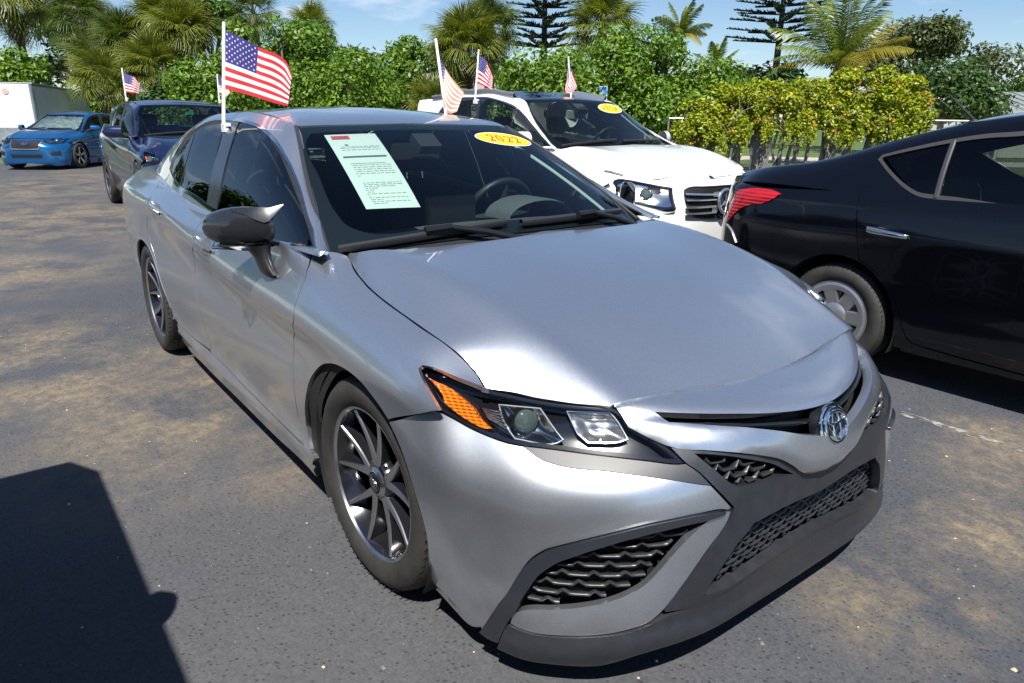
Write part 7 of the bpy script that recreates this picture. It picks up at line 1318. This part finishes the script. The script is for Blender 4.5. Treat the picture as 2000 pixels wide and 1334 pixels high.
fan_palm('tall fan palm with yellowing drooping fronds above the white trailer', (-44.67, 2.01, 0), 6.6, 1.25, 64, 26, 302, PALM)
fan_palm('dark fan palm at the right of the tall yellowing one', (-42.24, 4.36, 0), 5.6, 1.05, 52, 14, 315, PALMD)
fan_palm('fan palm low behind the right end of the trailer', (-39.52, 4.76, 0), 3.4, 1.1, 44, 8, 303, PALMD)
fan_palm('tallest fan palm of the big clump, left stem', (-32.33, 4.49, 0), 3.9, .78, 84, 16, 304, PALMD)
fan_palm('fan palm of the big clump, right stem leaning over the dark blue vehicle', (-30.02, 6.26, 0), 4.2, .78, 84, 20, 305, PALM)
fan_palm('middle fan palm of the big clump, topmost crown', (-31.40, 5.67, 0), 4.7, .78, 80, 12, 316, PALM)
fan_palm('shorter fan palm of the big clump hanging low in front', (-29.14, 4.80, 0), 2.8, .74, 64, 18, 306, PALM)
fan_palm('fan palm low behind the dumpster', (-31.15, 3.23, 0), 2.3, .76, 56, 10, 307, PALM)
fan_palm('small fan palm showing over the bushes above the large flag', (-27.05, 7.84, 0), 4.7, .62, 36, 0, 308, PALMD)
fan_palm('fan palm peeking behind the dark treetop right of the large flag', (-25.80, 9.60, 0), 4.3, .62, 36, 2, 309, PALM)
fan_palm('shaggy fan palm with a skirt of dead fronds behind the white roof', (-19.40, 12.36, 0), 3.35, .78, 76, 34, 310, PALM)
fan_palm('second crown of the shaggy fan palm, set back to the right', (-20.00, 13.63, 0), 4.0, .70, 52, 8, 311, PALMD)
fan_palm('young stemless fan palm beside the faded flag', (-18.63, 10.70, 0), 1.35, .66, 36, 2, 312, PALM)
fan_palm('fan palm with pale flower stalks between the two pines', (-19.82, 18.82, 0), 4.5, .88, 60, 14, 313, PALM)
def coco_frond(rs, L, droop, n=46, yellow=False):
    V, F = [], []; t = np.linspace(0, 1, n); R = np.stack([L*t*(1-.18*droop*t), np.zeros(n), L*(.22*t-droop*.75*t**2)], 1)
    for i in range(0, n-1): a, b = R[i], R[i+1]; k = len(V); w = .022*(1-t[i])+.004; V += [a+(0, w, 0), a-(0, w, 0), b-(0, w, 0), b+(0, w, 0)]; F.append((k, k+1, k+2, k+3))
    for i in range(3, n):
        d = R[min(i+1, n-1)]-R[i-1]; d /= np.linalg.norm(d); ll = L*.24*(sin(pi*(.12+.86*t[i]))**.7)*rs.uniform(.85, 1.1)
        for s in (1, -1):
            e = d*.55+np.array((0, s*.80, .05))+rs.normal(size=3)*.06; e /= np.linalg.norm(e); p0 = R[i]; p1 = p0+e*ll*.5+np.array((0, 0, -.06*ll)); p2 = p0+e*ll*.92+np.array((0, 0, -.42*ll-.1*rs.random()*ll)); w = d*.019; k = len(V); V += [p0-w*.6, p0+w*.6, p1+w, p1-w, p2+w*.2, p2-w*.2]; F += [(k, k+1, k+2, k+3), (k+3, k+2, k+4, k+5)]
    return np.array(V), np.array(F)
def coconut(label, base, h, L, n, seed, fr=None, old=4):
    h = h+.2; rs = np.random.default_rng(seed); t = empty('coconut_palm', base, 0, label, 'palm tree', 'coconut palms behind the lot'); m = MB(); m.tube([(0, 0, -.1), (.1, -.05, h*.5), (.05, 0, h)], [.17, .13, .11], 10); m.build('trunk', mat('palm_bark', (.15, .12, .09), .95), t); A = [[], [], 0]; B_ = [[], [], 0]
    lst = fr or [(i*2.39996+rs.normal()*.2, 1.25-1.55*(i/n)+rs.normal()*.08, .25+.55*(i/n)) for i in range(n)]
    for i, (az, el, dr) in enumerate(lst):
        V, F = coco_frond(rs, L*rs.uniform(.88, 1.08), dr); V = orient(V, az, el, rs.normal()*.5)+np.array((.05, 0, h)); T_ = B_ if i >= len(lst)-old else A; T_[0].append(V); T_[1].append(F+T_[2]); T_[2] += len(V)
    fastmesh('crown', np.concatenate(A[0]), np.concatenate(A[1]), COCO, t)
    if B_[0]: fastmesh('yellow_fronds', np.concatenate(B_[0]), np.concatenate(B_[1]), COCY, t)
    return t
RV_ = math.atan2(.81, .587)                       # towards the right of the picture
big = [(RV_+a, el, dr) for a, el, dr in ((.1, 1.5, .15), (.5, 1.25, .25), (-.4, 1.2, .25), (3.0, 1.25, .25), (2.6, 1.0, .3), (3.5, .9, .3), (.2, .85, .35), (-.9, 1.0, .3), (1.6, 1.1, .3), (4.3, 1.0, .3), (2.9, .55, .4), (3.3, .35, .45), (-1.5, .7, .4), (4.7, .6, .45), (1.3, .6, .4), (2.3, .3, .5), (4.0, .2, .5), (-1.0, .3, .5), (.15, .62, .28), (-.05, .36, .28), (3.1, .12, .5), (-1.9, .1, .6))]
coconut('large coconut palm with long arching fronds above the flowering vine', (-10.44, 19.83, 0), 2.75, 2.35, 22, 401, big, 5)
coconut('small coconut palm against the sky between the fan palm and the tall pine', (-18.58, 22.15, 0), 4.4, 1.35, 15, 402, None, 4)
coconut('young coconut palm low beside the tall pine', (-16.12, 21.37, 0), 2.9, 1.2, 12, 403, None, 3)
def norfolk(label, base, h, z0, rmax, seed):
    rs = np.random.default_rng(seed); t = empty('norfolk_pine', base, 0, label, 'pine tree', 'tall dark pines behind the lot'); m = MB(); m.tube([(0, 0, -.1), (0, 0, h)], [.22, .03], 8); C_, A, B_ = [], [], []; z = z0
    while z < h-.2:
        r = rmax*(1-(z-z0)/(h-z0))**.75+.15
        for k in range(6):
            a = k*pi/3+z*1.7+rs.normal()*.15; e = np.array((cos(a), sin(a), 0)); q = np.array((-e[1], e[0], 0)); tip = np.array((0, 0, z))+e*r+np.array((0, 0, .10*r)); m.tube([(0, 0, z), tip], [.035, .012], 5)
            for j in range(int(60*r)+10):
                s = rs.uniform(.12, 1.02); p = np.array((0, 0, z))*(1-s)+tip*s; ln = .24*(1.25-s*.6)*rs.uniform(.7, 1.3); d = e*.55+q*rs.choice([-1, 1])*rs.uniform(.4, 1)+np.array((0, 0, rs.uniform(.1, .6))); d /= np.linalg.norm(d); C_.append(p+d*ln*.5); A.append(d*ln*.55); w = np.cross(d, rs.normal(size=3)); B_.append(w/np.linalg.norm(w)*.035)
        z += rs.uniform(.36, .48)
    m.build('trunk', mat('bark_dark', (.05, .042, .036), .95), t); V, F = quads(np.array(C_), np.array(A), np.array(B_)); fastmesh('crown', V, F, PINE, t)
norfolk('dark layered pine behind the middle fan palms', (-24.83, 20.27, 0), 10.5, 4.4, 1.9, 501)
norfolk('dark layered pine behind the large coconut palm', (-19.65, 30.56, 0), 12.5, 4.9, 2.3, 502)
def vine():
    rs = np.random.default_rng(601); t = empty('trumpet_vine', (-9.65, 16.60, 0), 0, 'long mass of yellow green vine with orange flowers draped over the fence at right', 'vine'); P0, P1 = np.array((-12.06, 14.83)), np.array((-7.36, 19.01)); O = np.array((-9.65, 16.60, 0)); dr = (P1-P0)/np.linalg.norm(P1-P0); pr = np.array((dr[1], -dr[0])); L = np.linalg.norm(P1-P0)
    top = lambda s: np.interp(s, [0, .12, .3, .5, .7, .85, .95, 1], [1.75, 2.10, 2.25, 2.35, 2.55, 2.65, 2.50, 2.0]); bot = lambda s: np.interp(s, [0, .1, .3, .45, .6, .8, 1], [.55, .85, 1.10, 1.15, 1.15, 1.05, 1.25])
    cl = []
    for i in range(150):
        s = rs.random(); z = bot(s)+(top(s)-bot(s))*rs.random()**.75; off = .5*sin(pi*np.clip((z-bot(s))/(top(s)-bot(s)), 0, 1))**.6; q = P0+dr*L*s+pr*rs.uniform(-.6, 1)*off; cl.append((*(q-O[:2]), z, rs.uniform(.20, .36)))
    V, F = crown_leaves(rs, cl, 30000, .115, .6, .45); S = []
    for i in range(120):                                # hanging strands
        s = rs.random(); q = P0+dr*L*s+pr*rs.uniform(.2, .65); z = bot(s)+rs.uniform(-.05, .5); n = 40; zz = z-rs.random(n)**1.3*rs.uniform(.2, .65); C_ = np.stack([np.full(n, q[0]-O[0]), np.full(n, q[1]-O[1]), zz], 1)+rs.normal(size=(n, 3))*.045; nn = unit(rs.normal(size=(n, 3))+np.array((pr[0], pr[1], .4))); a = unit(np.cross(nn, rs.normal(size=(n, 3)))); S.append(quads(C_, a*.05, np.cross(nn, a)*.026)[0])
    S = np.concatenate(S); V = np.concatenate([V, S]); F = np.arange(len(V)).reshape(-1, 4); tag(fastmesh('foliage', V, F, GREEN_Y, t), kind='stuff')
    bk = mat('vine_bark', (.20, .185, .165), .9, var=.45, vscale=7, bump=.6, bscale=25)
    for i in range(17):                                 # twisted stems standing along the fence
        s = (i+.5)/17+rs.normal()*.012; q = P0+dr*L*s-O[:2]; r = rs.uniform(.05, .12); m = MB()
        for j in range(rs.integers(1, 4)):
            o = rs.normal(size=2)*.10; pts = [(q[0]+o[0]+.05*sin(k*1.9+j+i), q[1]+o[1]+.05*cos(k*1.3+j), -.05+k*.30) for k in range(7)]; m.tube(pts, [r*(1-.06*k)*rs.uniform(.75, 1.1) for k in range(7)], 7)
        m.build('stem', bk, t)
    m = MB()
    for i in range(46):
        s = rs.random(); q = P0+dr*L*s+pr*rs.uniform(.3, .75)-O[:2]; z = rs.uniform(bot(s)-.1, top(s)-.2); e = rs.normal(size=3)*np.array((.35, .35, .22)); m.tube([np.array((*q, z)), np.array((*q, z))+e*.5+np.array((0, 0, .05)), np.array((*q, z))+e+np.array((0, 0, -.15))], [.008, .007, .004], 4)
    tag(m.build('tendrils', mat('tendril', (.23, .18, .12), .9), t), kind='stuff')
    fm = mat('blossom_orange', (.80, .26, .04), .6)
    for i in range(26):
        s = rs.random(); z = rs.uniform(bot(s)-.05, top(s)-.15); q = P0+dr*L*s+pr*rs.uniform(.50, .72); m = MB(); c = np.array((q[0]-O[0], q[1]-O[1], z))
        for j in range(rs.integers(2, 5)):
            d = unit(rs.normal(size=(1, 3))+np.array((pr[0], pr[1], -.2)))[0]; a = np.cross(d, (0, 0, 1)); a /= np.linalg.norm(a); b = np.cross(d, a); p = c+rs.normal(size=3)*.03; ring = [p+d*.045+(a*cos(k)+b*sin(k))*.022 for k in np.linspace(0, 2*pi, 6)[:-1]]; m.add([p]+ring, [(0, k+1, (k+1) % 5+1) for k in range(5)])
        m.build('blossom', fm, t, smooth=0)
vine()
for k, (x, y, h, r) in enumerate(((-23, -8.5, 6.2, 2.6), (-29, -12, 7.5, 3.2), (-17, -14, 7, 3.2))):
    tr('shade_tree', ['dark tree beside the lot, out of frame at left, mirrored in the rear side window', 'taller dark tree out of frame at left behind the mirrored one', 'dark tree out of frame at left nearer the van'][k], (x, y, 0), (r, r, h), .9, 26, 6500, .34, GREEN_D, 700+k, z0=.5)
def chainlink():
    t = empty('chain_link_fence', (-12.27, 14.54, 0), 0, 'chain link fence under the orange flowered vine', 'fence'); P0, P1 = np.array((0, 0)), np.array((6.2, 5.65)); g = mat('galvanised', (.42, .44, .45), .4, .8)
    for k in range(4): p = P0+(P1-P0)*k/3; m = MB(); m.tube([(*p, -.05), (*p, 1.45)], .03, 8); m.build('post', g, t)
    m = MB(); m.tube([(*P0, 1.40), (*P1, 1.40)], .02, 6); m.build('rail', g, t); m = MB(); L = 8.4; n = 130
    for k in range(-22, n): 
        for s in (1, -1):
            a, b = k*.065, k*.065+1.4; x0, x1 = (a, b) if s > 0 else (b, a); z0, z1 = 0, 1.4
            if min(x0, x1) < 0 or max(x0, x1) > L: continue
            p, q = P0+(P1-P0)*x0/L, P0+(P1-P0)*x1/L; m.tube([(*p, z0+.03), (*q, z1)], .0022, 3, cap=False)
    tag(m.build('mesh', g, t), kind='stuff')
chainlink()
# ---------------------------------------------------------------- things at the back of the lot
def sign():
    t = empty('parking_sign', (-13.87, 13.41, 0), 0, 'blue and white accessible parking sign on a post in front of the bushes', 'sign'); d = np.array((.81, -.587, 0)); r = np.array((.587, .81, 0)); u = np.array((0, 0, 1.)); GRN = mat('sign_post_green', (.04, .14, .10), .5, .4); m = MB(); m.box((0, 0, 1.1), (.05, .05, 2.2)); m.build('post', GRN, t); c = np.array((0, 0, 1.98))+d*.035
    pl = lambda x0, x1, z0, z1, off: [c+r*x+u*z+d*off for x, z in ((x0, z0), (x1, z0), (x1, z1), (x0, z1))]
    m = MB(); m.extrude(pl(-.155, .155, -.28, .28, 0), -d*.004); m.build('sign_plate', mat('sign_white', (.75, .75, .74), .4), t, smooth=0, recalc=True)
    m = MB(); m.add(pl(-.143, .143, .035, .268, .003), [(0, 1, 2, 3)]); m.build('blue_field', mat('sign_blue', (.01, .16, .62), .35), t, smooth=0)
    m = MB(); W_ = lambda x, z: c+r*x+u*(z+.15)+d*.006
    ring = [W_(-.012+.058*cos(a), -.040+.058*sin(a)) for a in np.linspace(2.2, 6.0, 14)]; m.tube(ring, .0085, 5); m.tube([W_(-.02, .045), W_(-.016, -.005), W_(.035, -.008), W_(.062, -.062), W_(.085, -.052)], .0105, 5); m.tube([W_(-.018, .02), W_(.03, .02)], .008, 5); dome(m, W_(-.022, .076), d, .017, .006, 10, 3); m.build('wheelchair_symbol', mat('sign_white', (.75, .75, .74), .4), t)
    m = MB()
    for z, segs in ((-.03, ((-.11, -.03), (-.015, .02), (.035, .115))), (-.085, ((-.07, -.01), (.005, .05))), (-.14, ((-.10, -.03), (-.02, .03), (.045, .10))), (-.20, ((-.09, .09),))):
        for a, b in segs: m.add(pl(a, b, z-.012, z+.012, .003), [(0, 1, 2, 3)])
    tag(m.build('sign_lettering', mat('sign_text', (.12, .12, .13), .5), t, smooth=0), kind='stuff')
sign()
def trailer():
    a, far = np.array((-26.49, 0.56)), np.array((-35.66, 3.31)); d = far-a; L = np.linalg.norm(d); d = d/L; w = np.array((d[1], -d[0])); w = w if w[1] < 0 else -w; yaw = math.atan2(d[1], d[0]); t = empty('cargo_trailer', (a[0], a[1], 0), 0, 'white enclosed cargo trailer with silver lower nose behind the bright blue car', 'trailer')
    W3 = lambda x, y, z: np.array((*(d*x+w*y), z)); H0, H1, Wd = .48, 2.28, 2.35
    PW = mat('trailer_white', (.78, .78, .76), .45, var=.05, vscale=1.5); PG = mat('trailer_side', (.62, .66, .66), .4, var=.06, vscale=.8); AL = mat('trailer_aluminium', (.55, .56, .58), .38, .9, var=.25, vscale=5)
    for k in range(6):                                   # side skin panels
        x0, x1 = .10+(L-.10)*k/6, .10+(L-.10)*(k+1)/6-.006; m = MB(); m.extrude([W3(x0, 0, H0), W3(x1, 0, H0), W3(x1, 0, H1-.06), W3(x0, 0, H1-.06)], W3(0, .02, 0)); m.build('side_panel', PG, t, smooth=0, recalc=True)
    m = MB(); m.extrude([W3(0, .10, .92), W3(0, Wd-.1, .92), W3(0, Wd-.1, H1-.02), W3(0, .10, H1-.02)], W3(.03, 0, 0)); m.build('front_panel', PW, t, smooth=0, recalc=True)
    m = MB(); m.extrude([W3(-.012, .10, H0), W3(-.012, Wd-.1, H0), W3(-.012, Wd-.1, .93), W3(-.012, .10, .93)], W3(.03, 0, 0)); m.build('stone_guard', AL, t, smooth=0, recalc=True)
    m = MB(); G = [[W3(.105-.115*cos(q), .105-.115*sin(q), z) for q in np.linspace(0, pi/2, 7)] for z in (H0-.04, H1)]; m.grid(np.array(G)); m.build('corner_post', AL, t, recalc=True)
    m = MB(); m.extrude([W3(.05, -.012, H1-.07), W3(L, -.012, H1-.07), W3(L, -.012, H1), W3(.05, -.012, H1)], W3(0, .03, 0)); m.build('top_rail', mat('rail_dark', (.10, .105, .11), .4), t, smooth=0, recalc=True)
    m = MB(); m.extrude([W3(0, -.01, H1), W3(L, -.01, H1), W3(L, Wd, H1), W3(0, Wd, H1)], (0, 0, .02)); m.extrude([W3(0, .02, H0-.10), W3(L, .02, H0-.10), W3(L, Wd, H0-.10), W3(0, Wd, H0-.10)], (0, 0, .10)); m.extrude([W3(L-.03, 0, H0), W3(L, 0, H0), W3(L, Wd, H0), W3(L-.03, Wd, H0)], (0, 0, H1-H0)); m.extrude([W3(.03, Wd-.02, H0), W3(L, Wd-.02, H0), W3(L, Wd, H0), W3(.03, Wd, H0)], (0, 0, H1-H0)); m.build('box_frame', PG, t, smooth=0, recalc=True)
    m = MB(); c = W3(-.016, Wd*.28*1.0+.1, 2.03); r = W3(0, 1, 0); m.add([c+r*.09*cos(q)+np.array((0, 0, .09*sin(q))) for q in np.linspace(0, 2*pi, 16, endpoint=False)], [tuple(range(16))]); m.build('faded_decal', mat('decal_pink', (.72, .42, .38), .5), t, smooth=0, recalc=True)
    for x in (L*.55, L*.65):
        for y in (.15, Wd-.15): m = MB(); m.lathe([(.0, -.09), (.33, -.09), (.36, -.05), (.36, .05), (.33, .09), (0, .09)], 20); wv = m.v[0]; m.v = [np.array([W3(x+p[0], y+p[1], .36+p[2]) for p in wv])]; m.build('wheel', M_rubber(), t, recalc=True)
    m = MB(); m.tube([W3(0, .6, H0-.05), W3(-1.2, Wd/2, H0-.05)], .05, 6); m.tube([W3(0, Wd-.6, H0-.05), W3(-1.2, Wd/2, H0-.05)], .05, 6); m.build('tow_bar', M_satin(), t)
trailer()
def dumpster():
    t = empty('dumpster', (-25.22, 2.66, 0), .5, 'black plastic lidded dumpster between the trailer and the dark blue vehicle', 'dumpster'); K = mat('dumpster_black', (.02, .021, .024), .5, var=.2, vscale=3); m = MB(); G = [[(x*k, y*k, z) for x, y in ((-.75, -.6), (.75, -.6), (.75, .6), (-.75, .6))] for z, k in ((.1, .86), (1.22, 1.0))]; m.grid(np.array(G), close=True); m.add(G[0], [(0, 1, 2, 3)]); m.build('bin_body', K, t, 20, recalc=True)
    m = MB(); m.box((0, 0, 1.25), (1.62, 1.32, .07)); m.build('rim', K, t, 20); 
    for x in (-.40, .40): m = MB(); m.box((x, 0, 1.33), (.78, 1.34, .06), 0, ('X', .08)); m.build('lid', K, t, 20)
    m = MB(); m.add([(-.2, -.60, .90), (.1, -.60, .90), (.1, -.605, 1.02), (-.2, -.605, 1.02)], [(0, 1, 2, 3)]); m.build('label', mat('label_white', (.7, .7, .7), .5), t, smooth=0)
dumpster()
def camper():
    t = empty('motorhome', (-16.37, 42.99, 0), math.atan2(4.65, .7), 'white motorhome beyond the lot at the right edge', 'motorhome'); WH = mat('camper_white', (.80, .80, .78), .4); m = MB(); pr = [(0, .9), (0, 2.35), (.25, 2.68), (1.2, 2.85), (7, 2.95), (7, .6), (1.2, .6), (1.0, .9)]; V = [(x, y, z) for y in (-1.15, 1.15) for x, z in pr]; n = len(pr); m.add(V, [tuple(range(n))[::-1], tuple(range(n, 2*n))]+[(i, (i+1) % n, n+(i+1) % n, n+i) for i in range(n)]); m.build('body', WH, t, 30, recalc=True)
    for x0, x1, z0, z1 in ((1.9, 2.7, 1.75, 2.3), (3.6, 5.0, 1.75, 2.3)):
        for y in (-1.165, 1.165): m = MB(); m.box(((x0+x1)/2, y, (z0+z1)/2), (x1-x0, .03, z1-z0)); m.build('window', mat('camper_glass', (.04, .045, .05), .1), t, 20)
    m = MB(); m.box((2.2, 0, 3.02), (1.0, .8, .22)); m.build('roof_vent', WH, t); m = MB(); m.box((1.55, 0, 2.95), (.5, .5, .2)); m.build('roof_unit', WH, t)
    for x in (1.6, 5.4):
        for y in (-1.0, 1.0): m = MB(); m.lathe([(0, -.1), (.36, -.1), (.38, 0), (.36, .1), (0, .1)], 18, 0, 'y', (x, y, .38)); m.build('wheel', M_rubber(), t)
camper()
def shed():
    t = empty('carport_shed', (-9.75, 32.25, 0), math.atan2(2.57, 1.65), 'low building with a ribbed grey metal roof at the right edge', 'building'); RF = mat('metal_roof', (.40, .44, .42), .4, .6, var=.08, vscale=2)
    for k in range(12):
        x0, x1 = -1.6+.5*k, -1.6+.5*k+.49; m = MB(); m.extrude([(x0, -1.2, 1.80), (x1, -1.2, 1.80), (x1, 1.6, 2.55), (x0, 1.6, 2.55)], (0, 0, .03)); m.extrude([(x0, -1.2, 1.83), (x0+.04, -1.2, 1.83), (x0+.04, 1.6, 2.58), (x0, 1.6, 2.58)], (0, 0, .035)); m.build('roof_panel', RF, t, smooth=0, recalc=True)
    m = MB(); m.box((1.4, -1.18, 1.74), (6.0, .05, .12)); m.build('fascia', mat('fascia_green', (.28, .34, .31), .5), t, smooth=0)
    m = MB(); m.box((1.7, .4, .9), (5.2, 2.2, 1.75)); m.build('wall', mat('shed_wall', (.55, .53, .45), .8, var=.1), t, smooth=0)
    for x in (-1.3, 1.6, 4.2): m = MB(); m.tube([(x, -1.1, 0), (x, -1.1, 1.75)], .05, 8); m.build('post', mat('post_white', (.7, .7, .68), .5), t)
shed()
def house():
    t = empty('white_house', (-29.89, 15.75, 0), RV_, 'white house glimpsed through the trees left of the shaggy palm', 'house'); m = MB(); m.box((0, 0, 1.3), (9, 5, 2.6)); m.build('wall', mat('stucco_white', (.72, .71, .68), .8, var=.05), t, smooth=0)
    m = MB(); m.add([(-4.9, -2.9, 2.5), (4.9, -2.9, 2.5), (4.9, 2.9, 2.5), (-4.9, 2.9, 2.5), (-3.5, 0, 3.5), (3.5, 0, 3.5)], [(0, 1, 5, 4), (1, 2, 5), (2, 3, 4, 5), (3, 0, 4), (0, 3, 2, 1)]); m.build('roof', mat('shingle_grey', (.25, .24, .23), .85, var=.2), t, smooth=0)
    for x in (-2.5, .5, 2.8):
        f = MB(); f.box((x, -2.52, 1.5), (1.1, .06, 1.1)); w = f.build('window', mat('frame_white', (.75, .75, .74), .5), t, smooth=0); p = MB(); p.box((x, -2.552, 1.5), (.95, .02, .95)); p.build('pane', mat('pane_dark', (.04, .05, .06), .08), w, smooth=0)
house()
def pickets():
    t = empty('picket_fence', (-9.22, 22.77, 0), math.atan2(1.2, 1.0), 'weathered white picket fence past the right end of the vine', 'fence'); m0 = None
    for k in range(9):
        if m0 is None: m = MB(); m.extrude([(-.045, 0, .1), (.045, 0, .1), (.045, 0, 1.42), (0, 0, 1.50), (-.045, 0, 1.42)], (0, .02, 0)); o = m.build('picket', mat('picket_white', (.68, .66, .62), .8, var=.15), t, smooth=0, recalc=True); m0 = o
        else: o = m0.copy(); COL.objects.link(o); o.parent = t
        o.location = (-1.0+.15*k, 0, 0)
    for z in (.45, 1.15): m = MB(); m.box((-.4, .04, z), (1.4, .03, .09)); m.build('rail', mat('picket_white', (.68, .66, .62), .8), t, smooth=0)
pickets()
def poles():
    t = empty('utility_pole', (-20.45, 64.99, 0), RV_, 'far utility pole at the right edge carrying two wires', 'utility pole'); m = MB(); m.tube([(6, 0, 0), (6, 0, 9)], [.16, .11], 8); m.build('pole', mat('pole_wood', (.13, .11, .09), .9), t)
    for z, s in ((6.35, .3), (4.75, .4)): m = MB(); m.tube([(-14+q*1.25, 0, z-s*(1-((q-8)/8)**2)*1.0) for q in range(17)], .022, 4); m.build('wire', mat('wire_black', (.03, .03, .03), .6), t)
poles()
# the van parked alongside, out of frame: its shadow falls across the corner
def van():
    t = empty('grey_van', (1.15, -3.12, 0), 0, 'grey delivery van parked alongside, out of frame at left, casting the corner shadow', 'van'); PT = mat('van_grey', (.16, .17, .18), .35, .2, .8); m = MB(); prof = [(-2.05, .35), (-2.12, .9), (-1.75, 1.08), (-1.72, 1.72), (-1.45, 1.92), (3.2, 1.95), (3.3, 1.6), (3.3, .35)]
    def ring(y, k): return [(x, y, z if z < 1.0 else 1.0+(z-1.0)*1.0) for x, z in prof]
    Y = [(-.86, 1), (.86, 1)]; V = [p for y, k in Y for p in ring(y, k)]; n = len(prof); m.add(V, [tuple(range(n))[::-1], tuple(range(n, 2*n))]+[(i, (i+1) % n, n+(i+1) % n, n+i) for i in range(n)]); m.build('body', PT, t, 25, recalc=True)
    for x0, x1 in ((-.9, .3), (.5, 1.7), (1.9, 3.0)):
        for y in (-.868, .868): m = MB(); m.box(((x0+x1)/2, y, 1.45), (x1-x0, .012, .5)); m.build('window', mat('van_glass', (.02, .022, .025), .06), t, smooth=0)
    m = MB(); m.add([(-1.74, -.72, 1.10), (-1.74, .72, 1.10), (-1.725, .70, 1.68), (-1.725, -.70, 1.68)], [(0, 1, 2, 3)]); m.build('windshield', mat('van_glass', (.02, .022, .025), .06), t, smooth=0)
    for s in (-1, 1):
        mi = empty_part('door_mirror', t); m = MB(); m.tube([(-.72, s*.86, 1.15), (-.76, s*1.0, 1.17)], .03, 8); m.build('stalk', M_satin(), mi); m = MB(); G_ = [[(-.78+.07*cos(q)*k, s*(1.0+.20*j), 1.17+.13*sin(q)*k) for q in np.linspace(0, 2*pi, 14, endpoint=False)] for j, k in ((0, .8), (.3, 1), (.8, 1), (1, .7))]; m.grid(np.array(G_), close=True); m.add(G_[0], [tuple(range(14))]); m.add(G_[-1], [tuple(range(14))]); m.build('shell', PT, mi, recalc=True)
    for x in (-1.25, 2.2):
        for s in (-1, 1): w = wheel('wheel', t, (x, s*.76, .34), s, R=.34, rr=.22, w=.22, style='star', face='silver', detail=False, n=28)
    for s in (-1, 1): m = MB(); dome(m, (-2.10, s*.62, .82), (-1, 0, .1), .11, .04); m.build('headlight', mat('lamp_pale', (.6, .6, .6), .15), t)
van()
# ---------------------------------------------------------------- cars and what hangs on them
build_hero()
sticker(WIND, T_HERO['sticker'], '2022', 'yellow oval 2022 year sticker on the silver sedan windshield'); paper_sheet()
build_versa(); build_glc(); build_cx(); build_imp()
A_ = lambda *p: [np.array(q) for q in p]
def cloth(top, bot, n, amp, ph=0, fr=2.2): top, bot = A_(*top), A_(*bot); nv = np.array(n); return lambda s, t: bez(top, s)*(1-t)+bez(bot, s)*t + nv*(amp*sin(fr*2*pi*s+ph+t*1.6)*min(1, s*3))
flag((-1.867, -0.654, 1.337), (-1.988, -0.567, 1.804), cloth([(-1.978, -0.571, 1.771), (-1.923, -0.504, 1.731), (-1.870, -0.440, 1.690), (-1.789, -0.398, 1.661), (-1.726, -0.370, 1.619), (-1.708, -0.357, 1.566)], [(-1.909, -0.621, 1.504), (-1.860, -0.538, 1.479), (-1.774, -0.472, 1.452), (-1.705, -0.437, 1.436), (-1.668, -0.409, 1.427)], (.81, -.587, 0), .016, .5, 1.2), 'large bright flag flying from the near rear window of the silver sedan')
flag((-1.744, 0.516, 1.375), (-1.890, 0.546, 1.798), cloth([(-1.875, 0.543, 1.755), (-1.858, 0.560, 1.685), (-1.820, 0.588, 1.610), (-1.722, 0.619, 1.517)], [(-1.826, 0.525, 1.597), (-1.787, 0.518, 1.489), (-1.741, 0.534, 1.402), (-1.719, 0.568, 1.413)], (.81, -.587, 0), .014, 1, 1.5), 'faded flag with washed out orange stripes drooping over the silver roof', True)
flag((-9.507, 0.265, 1.580), (-9.644, 0.293, 1.977), cloth([(-9.623, 0.296, 1.931), (-9.617, 0.365, 1.894), (-9.497, 0.420, 1.853), (-9.400, 0.431, 1.784)], [(-9.537, 0.269, 1.665), (-9.490, 0.329, 1.659), (-9.440, 0.388, 1.647), (-9.421, 0.408, 1.641)], (.81, -.587, 0), .02, .4, 1.6), 'small bright flag on the left window of the dark blue vehicle')
flag((-9.377, 1.451, 1.574), (-9.489, 1.495, 1.941), cloth([(-9.484, 1.491, 1.920), (-9.557, 1.553, 1.911), (-9.613, 1.613, 1.859), (-9.584, 1.621, 1.801)], [(-9.413, 1.467, 1.694), (-9.381, 1.499, 1.674), (-9.331, 1.536, 1.625), (-9.314, 1.596, 1.696)], (.81, -.587, 0), .015, 0, 1.5), 'small faded flag half hidden behind the large flag pole', True)
flag((-4.335, 2.479, 1.542), (-4.437, 2.596, 2.020), cloth([(-4.417, 2.594, 1.967), (-4.408, 2.655, 1.937), (-4.335, 2.647, 1.861), (-4.261, 2.644, 1.764)], [(-4.375, 2.514, 1.712), (-4.336, 2.554, 1.687), (-4.292, 2.598, 1.659), (-4.257, 2.628, 1.631)], (.81, -.587, 0), .018, .3, 1.8), 'bright flag clipped to the near window of the white vehicle')
flag((-4.309, 3.726, 1.573), (-4.444, 3.782, 2.017), cloth([(-4.440, 3.772, 1.990), (-4.404, 3.782, 1.917), (-4.367, 3.789, 1.838), (-4.309, 3.802, 1.716)], [(-4.397, 3.735, 1.810), (-4.387, 3.707, 1.731), (-4.363, 3.691, 1.641), (-4.316, 3.746, 1.631)], (.81, -.587, 0), .012, 0, 1.3), 'bright narrow flag rising behind the black glass roof of the white vehicle')
